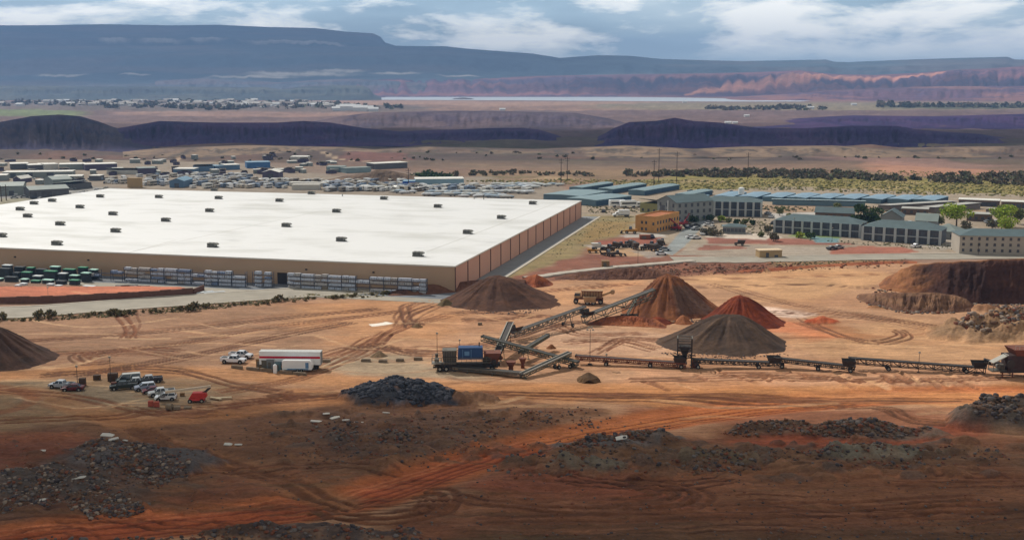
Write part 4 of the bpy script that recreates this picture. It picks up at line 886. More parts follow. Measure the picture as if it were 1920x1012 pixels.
# stacker undercarriage
a = Vector((0, 0, 0)); b0 = stk.location
p1 = hp(1176, 594, 0)-b0; p2 = hp(1196, 585, 5.2)-b0; p3 = hp(1160, 597, .6)-b0
for dxx in (-1.4, 1.4): mb = MB(); mb.bar(p1+Vector((0, dxx, .9)), p2+Vector((0, dxx*.6, 0)), .28); mb.build('support_leg', greenst, stk); 
mb = MB(); mb.bar(p3, p1+Vector((1.5, 0, .9)), .3); mb.bar(p1+Vector((-2, 0, .7)), p1+Vector((3.2, 0, .7)), .35, .6); mb.build('undercarriage', steeld, stk)
for q in (-1.8, -.5, 2.6): wheelpart(stk, p1+Vector((q, -1.2, .55)), (0, 1, 0), .55, .5)
# screening plant body
c = G(873, 693); sp = empty('screening_plant', c, R(2), 'mobile screening plant with a blue engine box and walkways', 'screening plant'); sp.scale = (1.22, 1.22, 1.2)
blue = mat('blue_enclosure', (40, 70, 112), .5, 0, .1, 1)
mb = MB(); mb.bar((-6.2, 0, 1.2), (7, 0, 1.2), 2.2, .45); mb.bar((-6.6, -1.1, .9), (6.6, -1.1, .9), .25, .4); mb.bar((-6.6, 1.1, .9), (6.6, 1.1, .9), .25, .4); mb.build('chassis', steeld, sp)
mb = MB(); mb.frus(-1.6, 3.6, -1.25, 1.25, 2.5, -1.45, 3.5, -1.15, 1.15, 4.9); mb.build('engine_box', blue, sp)
mb = MB(); mb.box(-.6, -.5, -1.27, -1.255, 2.7, 4.6); mb.box(1.1, 1.2, -1.27, -1.255, 2.7, 4.6); mb.box(-.2, .8, -1.28, -1.256, 3.3, 4.2); mb.build('louvre', mat('pale_blue_panel', (96, 134, 170), .5), sp)
mb = MB(); mb.frus(-4.4, -1.9, -1.2, 1.2, 1.45, -4.7, -1.8, -1.4, 1.4, 4.4); mb.build('screen_box', steel, sp)
mb = MB()
for i in range(6): mb.box(-4.6+i*.5, -4.5+i*.5, -1.5, -1.41, 1.6, 4.3)
mb.box(-4.7, -1.7, -1.56, -1.5, 3.0, 3.15); mb.build('screen_ribs', steeld, sp)
mb = MB(); mb.box(-6.8, 5.2, -2.1, -1.55, 1.95, 2.05)
for i in range(13): mb.bar((-6.8+i, -2.05, 2.05), (-6.8+i, -2.05, 3.05), .06)
mb.bar((-6.8, -2.05, 3.05), (5.2, -2.05, 3.05), .07); mb.bar((-6.8, -2.05, 2.55), (5.2, -2.05, 2.55), .05); mb.build('walkway', steel, sp)
mb = MB(); mb.frus(3.8, 6.4, -1.1, 1.1, 1.5, 3.7, 7.2, -1.6, 1.6, 3.8); mb.build('crusher_box', rust, sp)
mb = MB(); mb.tube((4.2, -1.9, 2.4), (4.2, -1.5, 2.4), .8, .8, 16); mb.tube((5.8, -1.9, 2.0), (5.8, -1.5, 2.0), .5, .5, 14); mb.build('flywheel', steeld, sp)
mb = MB(); mb.box(-6.9, -4.9, -1.2, 1.2, 1.5, 1.62)
for x in (-6.8, -5.9, -5.0):
    for y in (-1.15, 1.15): mb.bar((x, y, 1.6), (x, y, 2.9), .07)
mb.bar((-6.8, -1.15, 2.9), (-5, -1.15, 2.9), .07); mb.bar((-6.8, 1.15, 2.9), (-5, 1.15, 2.9), .07); mb.build('platform', railm, sp)
mb = MB(); mb.box(-6.3, -5.4, -.8, .6, 1.63, 2.5); mb.tube((-5.9, .8, 1.6), (-5.9, .8, 3.3), .3, .3, 10); mb.build('generator', steel, sp)
for x in (-5.2, -3.9, 5.4): 
    for y in (-1.35, 1.35): wheelpart(sp, (x, y, .55), (0, 1, 0), .55, .45)
for x in (-2.2, 1.5, 3.3):
    mb = MB(); mb.bar((x, -1.1, 1.0), (x, -1.1, -.1), .2); mb.box(x-.35, x+.35, -1.45, -.75, -.1, .05); mb.build('jack_leg', steeld, sp)
mb = MB(); mb.tube((2.8, .6, 4.9), (2.8, .6, 5.7), .12, .12, 8); mb.build('exhaust', steeld, sp)
# discharge clutter beside it
for (px, py, r_, lb) in ((958, 696, 1.3, 'rusty round feed cone under the conveyors right of the blue plant'), (980, 690, 1.0, 'smaller rusty feed cone right of the blue plant')):
    mb = MB(); mb.tube((0, 0, 0), (0, 0, 1.2), r_*.5, r_*.45, 12); mb.tube((0, 0, 1.2), (0, 0, 2.6), r_*.45, r_, 12); tag(mb.build('feed_cone', rust, None, loc=G(px, py)), lb, 'hopper')
# steel tower
c = G(1283, 687); tw = empty('hopper_tower', c, R(-8), 'dark open steel hopper tower standing over the conveyor line', 'tower')
Ht = 7.4
for x in (-1.75, 1.75):
    for y in (-1.4, 1.4): mb = MB(); mb.bar((x, y, -.1), (x, y, Ht), .32); mb.box(x-.4, x+.4, y-.4, y+.4, -.1, .12); mb.build('leg', steeld, tw)
mb = MB()
for z in (2.6, 4.6, 6.2):
    for y in (-1.4, 1.4): mb.bar((-1.6, y, z), (1.6, y, z), .2)
    for x in (-1.75, 1.75): mb.bar((x, -1.25, z), (x, 1.25, z), .2)
for y in (-1.4, 1.4): mb.bar((-1.6, y, 2.7), (1.6, y, 4.5), .14); mb.bar((1.6, y, 2.7), (-1.6, y, 4.5), .14)
for x in (-1.75, 1.75): mb.bar((x, -1.25, 4.7), (x, 1.25, 6.1), .12)
mb.build('cross_bracing', steeld, tw)
mb = MB()
for y in (-1.45, 1.45): mb.bar((-1.9, y, Ht+.12), (1.9, y, Ht+.12), .3, .24)
for x in (-1.8, 1.8): mb.bar((x, -1.3, Ht+.12), (x, 1.3, Ht+.12), .3, .24)
mb.build('top_rim', steel, tw)
mb = MB(); mb.frus(-.5, .5, -.5, .5, 2.9, -1.4, 1.4, -1.15, 1.15, 5.4); mb.build('hopper', steeld, tw)
mb = MB(); mb.box(1.95, 3.4, -1.1, .6, -.05, 1.7); mb.tube((2.7, -1.2, 1.0), (2.7, -1.6, 1.0), .45, .45, 12); mb.build('drive_motor', rust, tw)
# crusher plant at the right edge
c = G(1908, 708); cp = empty('jaw_crusher', c, R(3), 'dark jaw crusher plant with a loading ramp cut off by the right edge', 'crusher')
mb = MB(); mb.frus(-3.4, 6, -1.6, 1.6, 1.7, -3.6, 6, -1.9, 1.9, 5.6); mb.build('crusher_body', mat('crusher_dark_paint', (66, 50, 48), .75, 0, .25, .8), cp)
mb = MB(); mb.frus(-1.6, 6, -2.2, 2.2, 5.6, -2.6, 6.4, -2.7, 2.7, 7.2); mb.build('feed_hopper', rust, cp)
mb = MB(); mb.bar((-7, -.3, 3.7), (-3.2, -.3, 5.6), 2.2, .18); mb.build('side_plate', railm, cp)
mb = MB(); mb.box(-7, -3.2, -1.3, 1.3, 1.5, 1.9)
for x in (-6.8, -5.5, -4.2): mb.bar((x, -1.3, 1.9), (x, -1.3, 3.6+.3*(x+6.8)), .12); mb.bar((x, 1.2, 1.9), (x, 1.2, 3.6), .12)
mb.tube((-5, -.6, 2.6), (-5, .6, 2.6), .55, .55, 12); mb.box(-4.6, -3.7, -.8, .8, 1.9, 3.1); mb.build('drive_frame', steel, cp)
mb = MB(); mb.tube((-3.0, -2.3, 3.6), (-3.0, -1.75, 3.6), 1.0, 1.0, 18); mb.tube((1.6, -2.3, 3.2), (1.6, -1.75, 3.2), .8, .8, 18); mb.build('flywheel', steeld, cp)
mb = MB(); mb.bar((-5, -1.2, 1.5), (6, -1.2, 1.5), .4, .5); mb.bar((-5, 1.2, 1.5), (6, 1.2, 1.5), .4, .5); mb.box(-2.6, -1.3, -1.75, -1.45, 1.9, 2.3); mb.build('chassis', steeld, cp)
for x in (-4.5, -2, 1.5, 4): mb = MB(); mb.bar((x, -1.3, 1.4), (x, -1.3, -.1), .24); mb.box(x-.4, x+.4, -1.7, -.9, -.1, .06); mb.build('leg', rust, cp)
for x in (2.4, 3.6): wheelpart(cp, (x, -1.55, .6), (0, 1, 0), .6, .5)
mb = MB()
for i in range(8): mb.bar((-2.4+i*1.05, -2.6, 7.2), (-2.4+i*1.05, -2.6, 8.2), .06)
mb.bar((-2.4, -2.6, 8.2), (5, -2.6, 8.2), .07); mb.build('handrail', railm, cp)
# light masts
def mast(px, py, h, label, head='lamps', bs=1.0):
    bs = .45 if head == 'x' else 1
    c = G(px, py); r_ = empty('light_mast', c, 0, label, 'light mast')
    mb = MB(); mb.tube((0, 0, 0), (0, 0, h), .09, .05, 8); mb.build('mast', steeld, r_)
    mb = MB(); mb.box(-.5*bs, .5*bs, -.5*bs, .5*bs, -.1, .35*bs); mb.bar((-.9*bs, 0, .1), (.9*bs, 0, .1), .14*bs); mb.bar((0, -.9*bs, .1), (0, .9*bs, .1), .14*bs); mb.build('base', steeld, r_)
    for i, (x, z) in enumerate(((-.7, h-.1), (.7, h-.1), (-.35, h+.5), (.35, h+.5)) if head == 'lamps' else ((0, h),)):
        mb = MB(); mb.frus(x-.28, x+.28, -.1, .12, z-.2, x-.22, x+.22, -.18, .1, z+.22); mb.bar((x, 0, z), (0, 0, h-.4), .06); mb.build('lamp', railm, r_)
mast(1106, 684, 9.2, 'tall thin light mast standing between the stacker and the long conveyor')
mast(1722, 698, 5.0, 'thin light mast behind the longest field conveyor', 'x')
mast(820, 689, 8.8, 'thin mast at the left end of the screening plant', 'x'); mast(862, 668, 4.2, 'short thin mast just behind the blue engine box', 'x'); mast(1137, 684, 2.8, 'short lamp stand on the long conveyor line', 'x')
mast(146, 730, 5.5, 'thin mast behind the dark red car', 'x'); mast(208, 716, 6.2, 'thin mast left of the row of parked trucks', 'x')
# ---------------------------------------------------------------- vehicles
glassm = mat('window_glass', (38, 44, 52), .15, .0, .05, 1, spec=.8); lampm = mat('headlight_glass', (220, 222, 220), .2); redl = mat('tail_light_red', (150, 24, 20), .3); blackp = mat('black_plastic', (36, 36, 38), .6)
def paint(rgb): return mat('car_paint_%d_%d_%d' % rgb, rgb, .3, .15, .03, .5, spec=.6)
def vehicle(kind, px, py, heading, rgb, label, cat, name=None, detail=True, roof=None, group=None, scale=1.0):
    """heading: degrees, 0 = nose to the right of the photo, 90 = nose away"""
    p = G(px, py); root = empty(name or {'pickup': 'pickup_truck', 'suv': 'parked_suv', 'car': 'parked_car', 'van': 'parked_van'}[kind], p, R(heading), label, cat, group)
    root.scale = (scale,)*3
    pm = paint(rgb); w = .98
    if kind == 'pickup':
        L0, L1 = -2.95, 2.95; prof = [(L0, .55), (L0, 1.22), (-.75, 1.26), (1.35, 1.24), (2.75, 1.12), (L1, .95), (L1, .5), (2.45, .42), (1.5, .42), (-1.4, .42), (-2.4, .42)]
        cab = (-.85, 1.45, -.6, .95, 1.26, 1.92)
    elif kind == 'suv':
        L0, L1 = -2.35, 2.4; prof = [(L0, .5), (L0, 1.1), (-2.2, 1.18), (.95, 1.16), (2.2, 1.02), (L1, .85), (L1, .45), (1.9, .38), (-1.9, .38)]
        cab = (-2.25, 1.25, -2.0, .55, 1.17, 1.78)
    elif kind == 'van':
        L0, L1 = -2.8, 2.8; prof = [(L0, .5), (L0, 1.3), (1.6, 1.3), (2.6, 1.1), (L1, .9), (L1, .45), (-2.4, .4)]
        cab = (-2.78, 2.1, -2.7, 1.3, 1.3, 2.35)
    else:
        L0, L1 = -2.25, 2.25; prof = [(L0, .5), (-2.2, .92), (-1.4, 1.0), (.95, .96), (2.1, .82), (L1, .65), (L1, .4), (1.8, .32), (-1.9, .32)]
        cab = (-1.6, 1.2, -1.0, .4, .98, 1.42)
    mb = MB(); mb.prism(prof, -w, w)
    bd = mb.build('body', pm, root)
    bv = bd.modifiers.new('edge', 'BEVEL'); bv.width = .09; bv.segments = 2; bv.limit_method = 'ANGLE'
    mb = MB(); c = cab; mb.frus(c[0], c[1], -.9, .9, c[4]-.02, c[2], c[3], -.74, .74, c[5]-.06); mb.build('cab_windows', glassm, root)
    mb = MB(); mb.frus(c[2]-.03, c[3]+.03, -.77, .77, c[5]-.06, c[2]+.08, c[3]-.1, -.68, .68, c[5]+.03)
    for x0, x1 in ((c[0], c[2]), (c[1], c[3]), ((c[0]+c[1])/2, (c[2]+c[3])/2)):
        for s in (-1, 1): mb.bar((x0, s*.90, c[4]-.02), (x1, s*.75, c[5]-.05), .09)
    mb.build('cab_roof', paint(roof) if roof else pm, root)
    if kind == 'pickup':
        mb = MB(); mb.box(-2.85, -.95, -.82, .82, 1.225, 1.245); mb.build('bed', blackp, root)
        mb = MB()
        for s in (-1, 1): mb.box(-2.95, -.9, s*.9-.07, s*.9+.07, 1.2, 1.4)
        mb.box(-2.97, -2.85, -.82, .82, 1.2, 1.4); mb.build('bed_rail', pm, root)
    wb = {'pickup': (1.95, -1.9), 'suv': (1.5, -1.45), 'van': (1.9, -1.8), 'car': (1.4, -1.35)}[kind]; r_ = .42 if kind in ('pickup', 'van') else .36
    for x in wb:
        for s in (-1, 1):
            wheelpart(root, (x, s*.9, r_), (0, 1, 0), r_, .28)
            mb = MB(); mb.tube((x, s*.985, r_+.03), (x, s*.99, r_+.03), r_+.13, r_+.13, 14); mb.build('wheel_arch', blackp, root)
    zl = prof[3][1]-.28
    for s in (-1, 1):
        mb = MB(); mb.box(L1-.05, L1+.02, s*.78-.17, s*.78+.17, .72, .9); mb.build('headlight', lampm, root)
        mb = MB(); mb.box(L0-.02, L0+.05, s*.86-.1, s*.86+.1, .75, 1.05); mb.build('tail_light', redl, root)
        mb = MB(); mb.box(c[3]+.35, c[3]+.55, s*1.02-.1, s*1.02+.1, c[4]-.02, c[4]+.2); mb.build('mirror', blackp, root)
    mb = MB(); mb.box(L1-.02, L1+.09, -.92, .92, .42, .62); mb.build('bumper', railm if kind == 'pickup' else blackp, root)
    mb = MB(); mb.box(L0-.09, L0+.02, -.92, .92, .45, .64); mb.build('bumper', railm if kind == 'pickup' else blackp, root)
    mb = MB(); mb.box(L1-.01, L1+.035, -.5, .5, .66, .95); mb.build('grille', blackp, root)
    return root
vehicle('pickup', 438, 680, -8, (226, 228, 232), 'white pickup truck nearest the camera, left of the long trailer', 'pickup truck', scale=1.08)
vehicle('pickup', 452, 671, -12, (220, 222, 226), 'white pickup truck half hidden behind another white pickup by the long trailer', 'pickup truck', scale=1.04)
vehicle('pickup', 116, 727, 172, (168, 174, 180), 'silver pickup truck at the far left, partly behind the dark red car', 'pickup truck', roof=(226, 228, 230))
vehicle('car', 137, 732, 188, (96, 30, 34), 'dark red car at the left end of the parking area', 'car', scale=1.12)
vehicle('pickup', 232, 729, 196, (34, 46, 44), 'dark green pickup truck with an open bed at the front left of the parked row', 'pickup truck', scale=1.05)
vehicle('van', 241, 716, 200, (46, 62, 60), 'dark green van with a white roof at the back of the parked row', 'van', roof=(220, 216, 206))
vehicle('pickup', 257, 721, 200, (32, 38, 42), 'black pickup truck with a pale cab roof in the middle of the parked row', 'pickup truck', roof=(206, 208, 208))
vehicle('suv', 272, 731, 202, (150, 158, 176), 'silver-blue SUV in the parked row beside the maroon car', 'SUV', roof=(216, 222, 230))
vehicle('car', 285, 736, 205, (112, 38, 50), 'maroon car squeezed between the silver-blue SUV and the silver pickup', 'car')
vehicle('pickup', 303, 741, 204, (186, 186, 184), 'silver pickup truck with a white cab roof beside the white SUV', 'pickup truck', roof=(230, 230, 228))
vehicle('suv', 311, 750, 190, (232, 234, 236), 'white SUV nearest the camera, under the lift boom', 'SUV')
vehicle('pickup', 281, 716, 200, (60, 60, 70), 'dark grey pickup truck at the rear of the parked row with a pale roof', 'pickup truck', roof=(198, 196, 196))
# trailers and yard boxes
trw = mat('trailer_white', (232, 232, 230), .45, 0, .03, .5); stripe = mat('stripe_red', (190, 20, 50), .45); grey_ = mat('cabinet_grey', (118, 124, 126), .6); tanb = mat('tan_box', (134, 104, 72), .8)
p = G(546, 689); t1 = empty('box_trailer', p, R(-2), 'long white box trailer with a dark red stripe', 'trailer')
mb = MB(); mb.box(-7.7, 7.7, -1.25, 1.25, 1.25, 4.45); mb.build('body', trw, t1)
mb = MB(); mb.box(-7.65, 7.65, -1.262, -1.252, 2.85, 3.4); mb.build('stripe', stripe, t1)
mb = MB(); mb.box(-7.75, 7.75, -1.3, 1.3, 4.452, 4.54); mb.build('roof_cap', mat('trailer_roof_grey', (196, 196, 192), .6), t1)
mb = MB(); mb.box(7.705, 7.75, -1.15, 1.15, 1.35, 4.35); mb.build('rear_door', grey_, t1)
mb = MB(); mb.box(-7.6, 7.6, -1.0, 1.0, 1.0, 1.245); mb.build('chassis', blackp, t1)
for x in (4.6, 5.9):
    for y in (-1.05, 1.05): wheelpart(t1, (x, y, .5), (0, 1, 0), .5, .4)
for y in (-.9, .9): mb = MB(); mb.bar((-5.2, y, 1.0), (-5.2, y, 0), .16); mb.box(-5.4, -5.0, y-.2, y+.2, -.05, .08); mb.build('landing_leg', blackp, t1)
p = G(558, 694); t2 = empty('cargo_trailer', p, R(-1), 'small white enclosed cargo trailer parked in front of the long striped trailer', 'trailer')
mb = MB(); mb.prism([(-3.6, .55), (-3.6, 2.75), (-3.3, 2.9), (3.2, 2.9), (3.5, 2.7), (3.9, 1.7), (3.7, .55)], -1.15, 1.15); mb.build('body', trw, t2)
mb = MB(); mb.box(-2.3, 2.9, -1.17, -1.152, .6, .85); mb.box(2.2, 3.0, -1.172, -1.153, .95, 2.4); mb.build('side_panel', mat('pale_blue_panel', (96, 134, 170), .5), t2)
for x in (.2, 1.2):
    for y in (-1.2, 1.2): wheelpart(t2, (x, y, .38), (0, 1, 0), .38, .25)
mb = MB(); mb.bar((3.7, -.8, .5), (5, 0, .5), .1); mb.bar((3.7, .8, .5), (5, 0, .5), .1); mb.bar((4.8, 0, .5), (4.8, 0, 0), .1); mb.build('tow_bar', blackp, t2)
def cabinet(px, py, w, d, h, m, label, name='storage_box', cat='box', rz=0, lid=True):
    r_ = empty(name, G(px, py), rz, label, cat)
    mb = MB(); mb.frus(-w/2, w/2, -d/2, d/2, -.05, -w/2*.97, w/2*.97, -d/2, d/2, h); mb.build('body', m, r_)
    if lid: mb = MB(); mb.box(-w/2-.06, w/2+.06, -d/2-.06, d/2+.06, h+.002, h+.12); mb.build('lid', m, r_)
    mb = MB(); mb.box(-w*.3, w*.1, -d/2-.03, -d/2-.003, h*.2, h*.8); mb.build('door', steel, r_)
    return r_
cabinet(487, 689, 1.5, 1.4, 2.4, tanb, 'brown upright box at the left end of the long trailer'); cabinet(497, 690, 1.4, 1.4, 2.2, mat('olive_box', (104, 98, 84), .8), 'olive-brown box second from the left in front of the long trailer')
cabinet(508, 691, 1.8, 1.4, 2.5, grey_, 'grey machine cabinet in front of the long striped trailer', 'generator', 'generator'); cabinet(522, 693, 1.5, 1.2, 2.0, mat('teal_box', (90, 116, 122), .6), 'grey-blue tank box left of the small white trailer', 'storage_tank', 'tank')
cabinet(591, 690, 1.8, 1.2, 1.9, blackp, 'black box at the right end of the small white trailer')
mb = MB(); mb.tube((0, 0, 0), (0, 0, 1.9), .5, .5, 12); mb.tube((0, 0, 1.9), (0, 0, 2.2), .5, .2, 12); tag(mb.build('storage_tank', trw, None, loc=G(516, 697)), 'small white upright tank between the grey cabinets', 'tank')
conc = mat('weathered_block', (128, 112, 94), .9, 0, .2, 1.5)
BL = [((434, 455), (689, 691), 1), ((462, 512), (691, 696), 1), ((524, 575), (697, 702), 1)]
for (x0, x1), (y0, y1), k in BL:
    a = at(x0, y0); b_ = at(x1, y1); n_ = max(1, int((b_-a).length/3.1)); ang = math.atan2(b_.y-a.y, b_.x-a.x)
    for i in range(n_):
        q = a+(b_-a)*((i+.5)/n_); q.z = gz(q.x, q.y)-.05; w = (b_-a).length/n_*.48
        mb = MB(); mb.prism([(-w, 0), (-w, .35), (-w+.12, .8), (w-.12, .8), (w, .35), (w, 0)], -.3, .3); o = mb.build('concrete_barrier', conc, None, loc=q, rz=ang); tag(o, 'low brown-grey concrete barrier in the line in front of the trailers', 'barrier', 'barriers in front of the trailers')
for i, (px, py, w, lb) in enumerate([(612, 678, 1.0, 'first low dark block right of the long trailer'), (686, 677, 1.2, 'low dark block nearest the small grey-brown heap'), (718, 678, 1.1, 'low dark block right of the small grey-brown heap'), (750, 676, 1.0, 'low dark block second from the screening plant'), (784, 674, 1.1, 'low grey-green block nearest the screening plant'), (900, 610, .6, 'small dark block alone on the sand behind the blue plant')]):
    mb = MB(); mb.prism([(-w, 0), (-w, .6), (-w*.8, .75), (w*.8, .75), (w, .6), (w, 0)], -.4, .4); tag(mb.build('concrete_block', conc, None, loc=G(px, py), rz=R(-4)), lb, 'block')
# boom lift, palletised odds and ends
orr = mat('lift_red', (186, 48, 38), .5, 0, .08, 1); bmst = mat('boom_cream', (206, 184, 158), .6)
p = G(368, 752); bl_ = empty('boom_lift', p, R(6), 'red boom lift with a long cream boom stretched over the white SUV', 'boom lift')
mb = MB(); mb.frus(-1.6, 1.9, -1.15, 1.15, .55, -1.4, 1.7, -1.0, 1.0, 1.15); mb.build('chassis', orr, bl_)
mb = MB(); mb.frus(-1.3, 2.4, -1.0, 1.0, 1.2, -.7, 2.2, -.85, .85, 2.2); mb.build('turret', orr, bl_)
mb = MB(); mb.bar((1.9, 0, 2.1), (3.2, 0, 3.3), .38, .5); mb.bar((1.0, 0, 1.9), (3.1, 0, 3.0), .2, .2); mb.build('lower_arm', steeld, bl_)
mb = MB(); mb.bar((3.3, 0, 3.5), (-6.6, -.4, 2.5), .42, .5); mb.build('boom', bmst, bl_)
mb = MB(); mb.box(-8.0, -6.7, -1.2, .5, 1.5, 1.6)
for x in (-7.95, -6.75):
    for y in (-1.15, .45): mb.bar((x, y, 1.6), (x, y, 2.7), .07)
for y in (-1.15, .45): mb.bar((-7.95, y, 2.7), (-6.75, y, 2.7), .07)
for x in (-7.95, -6.75): mb.bar((x, -1.15, 2.7), (x, .45, 2.7), .07)
mb.build('basket', steeld, bl_)
for x in (-1.2, 1.4):
    for y in (-1.1, 1.1): wheelpart(bl_, (x, y, .45), (0, 1, 0), .48, .38)
wood = mat('raw_plank', (196, 178, 146), .85, 0, .15, 2)
for (px, py, L_, rz, lb) in ((404, 748, 3.2, -.5, 'short pale plank leaning by the red boom lift'), (419, 747, 3.6, .22, 'pale plank at the right end of the boom lift clutter')):
    mb = MB(); mb.box(-L_/2, L_/2, -.35, .35, 0, .16); mb.box(-L_/2, -L_/2+.2, -.4, .4, -.12, -.002); mb.box(L_/2-.2, L_/2, -.4, .4, -.12, -.002); q = G(px, py); q.z += .35; tag(mb.build('plank', wood, None, loc=q, rz=rz), lb, 'plank')
def crate(px, py, w, h, m, lb, name='crate', cat='crate'):
    mb = MB(); mb.box(-w/2, w/2, -w*.35, w*.35, .12, h)
    for x in (-w/2+.1, 0, w/2-.1): mb.box(x-.06, x+.06, -w*.36-.03, -w*.35-.002, .1, h); mb.box(x-.1, x+.1, -w*.35, w*.35, -.05, .118)
    tag(mb.build(name, m, None, loc=G(px, py), rz=R(8)), lb, cat)
crate(283, 762, 1.1, 1.3, mat('faded_orange', (172, 84, 66), .8), 'faded orange bin, left of the pair before the white SUV'); crate(294, 763, 1.1, 1.2, mat('faded_orange', (172, 84, 66), .8), 'faded orange bin, right of the pair before the white SUV')
mb = MB(); mb.tube((0, -.6, .75), (0, .6, .75), .75, .75, 16); mb.tube((0, -.7, .75), (0, -.6, .75), .3, .3, 10); tag(mb.build('cable_drum', conc, None, loc=G(318, 768), rz=R(80)), 'grey-brown drum on the ground in front of the white SUV', 'drum')
crate(332, 767, 1.4, .7, conc, 'low brown crate beside the grey-brown drum'); crate(352, 765, 1.6, .5, conc, 'low dark crate in front of the red boom lift'); crate(342, 742, 1.0, .8, tanb, 'small brown crate under the cream boom')
crate(155, 722, 1.5, 1.8, mat('dark_brown_box', (84, 66, 54), .85), 'dark brown box behind the dark red car'); crate(182, 710, 1.6, 1.2, mat('dark_brown_box', (84, 66, 54), .85), 'low dark brown box between the red car and the parked row'); crate(212, 712, 2.2, 1.9, mat('dark_brown_box', (84, 66, 54), .85), 'large dark brown box at the head of the parked row'); crate(214, 728, 1.2, 1.6, mat('rusty_steel', (112, 66, 50)), 'rusty box standing left of the dark green pickup')
# loader feeding machine at the back of the yard
c = G(1110, 569); ld = empty('mobile_crusher', c, R(-6), 'tan wheeled crushing machine with a cab end and a raised arm', 'machine')
tanp = mat('dusty_tan_paint', (170, 138, 104), .8, 0, .2, 1); 
mb = MB(); mb.bar((-5.4, 0, 1.7), (3.6, 0, 1.7), 2.0, .5); mb.box(-1.8, 3.4, -1.1, 1.1, .9, 1.44); mb.build('chassis', rust, ld)
mb = MB(); mb.frus(-5.8, -3.6, -1.1, 1.1, 1.95, -5.3, -3.7, -1.0, 1.0, 3.6); mb.build('cab', tanp, ld)
mb = MB(); mb.frus(-5.84, -3.9, -1.12, 1.12, 2.6, -5.5, -3.95, -1.05, 1.05, 3.3); mb.build('cab_window', glassm, ld)
mb = MB(); mb.frus(-3.4, 3.2, -1.2, 1.2, 2.0, -3.4, 3.5, -1.6, 1.6, 4.3); mb.build('hopper', tanp, ld)
mb = MB()
for i in range(8): mb.box(-3.3+i*.9, -3.15+i*.9, -1.72, -1.4, 2.3, 4.35)
mb.box(-3.5, 3.6, -1.78, -1.6, 4.2, 4.4); mb.build('hopper_ribs', rust, ld)
mb = MB(); mb.frus(-2.4, 1.2, -3.2, -1.3, .9, -2.8, 1.4, -3.4, -1.3, 2.6); mb.build('engine_box', tanp, ld)
mb = MB(); mb.bar((2.4, -.5, 2.4), (6.6, -.8, 4.2), .5, .6); mb.tube((6.6, -1.5, 4.1), (6.6, -.2, 4.1), .75, .75, 12); mb.build('arm', tanp, ld)
for x, y in ((-5.2, -1.1), (-1.4, -2.9), (.6, -2.9), (2.8, -1.3), (-5.2, 1.1), (2.8, 1.3)): wheelpart(ld, (x, y, .8), (0, 1, 0), .8, .55)
# ---------------------------------------------------------------- storage racks along the warehouse
rackm = mat('rack_blue_grey', (62, 72, 88), .6, .1, .1, 1); wrapA = mat('wrap_pale', (176, 182, 194), .5, 0, .06, 1); wrapB = mat('wrap_cream', (168, 164, 162), .6, 0, .08, 1); wrapC = mat('wrap_blue_grey', (116, 130, 156), .6, 0, .08, 1)
def lx(px, off):        # local x on the warehouse frame of the spot seen at px, `off` metres before the front wall
    r = ray(px, 530); a = C0-dR*off; t_ = Vector((r.x, r.y, 0)); n_ = dR
    k = (Vector((a.x, a.y, 0)).dot(n_))/(t_.dot(n_)); q = t_*k; return (q-Vector((C0.x, C0.y, 0))).dot(-dF)
def wh2w(x, y, z=0): return Vector((C0.x, C0.y, 0))-dF*x+dR*y+Vector((0, 0, z))
ORG = wh2w(0, 0)
bundles = {}
for m_, k in ((wrapA, 'a'), (wrapB, 'b'), (wrapC, 'c')):
    for w_ in (2.3, 4.7):
        mb = MB(); mb.mi = 0; mb.frus(-w_/2, w_/2, -.65, .65, .14, -w_/2+.04, w_/2-.04, -.62, .62, 1.0); mb.mi = 1
        for x in (-w_*.35, 0, w_*.35): mb.box(x-.08, x+.08, -.66, .66, 0, .138)
        for x in (-w_*.25, w_*.25): mb.box(x-.03, x+.03, -.67, -.651, .16, .98)
        me_o = mb.build('wrapped_bundle', [m_, blackp]); bundles[(k, w_)] = me_o.data; bpy.data.objects.remove(me_o)
rr2 = random.Random(11)
ORD = ['leftmost', 'second', 'third', 'fourth', 'fifth', 'sixth', 'seventh', 'eighth', 'ninth', 'tenth', 'eleventh', 'twelfth', 'thirteenth', 'fourteenth']
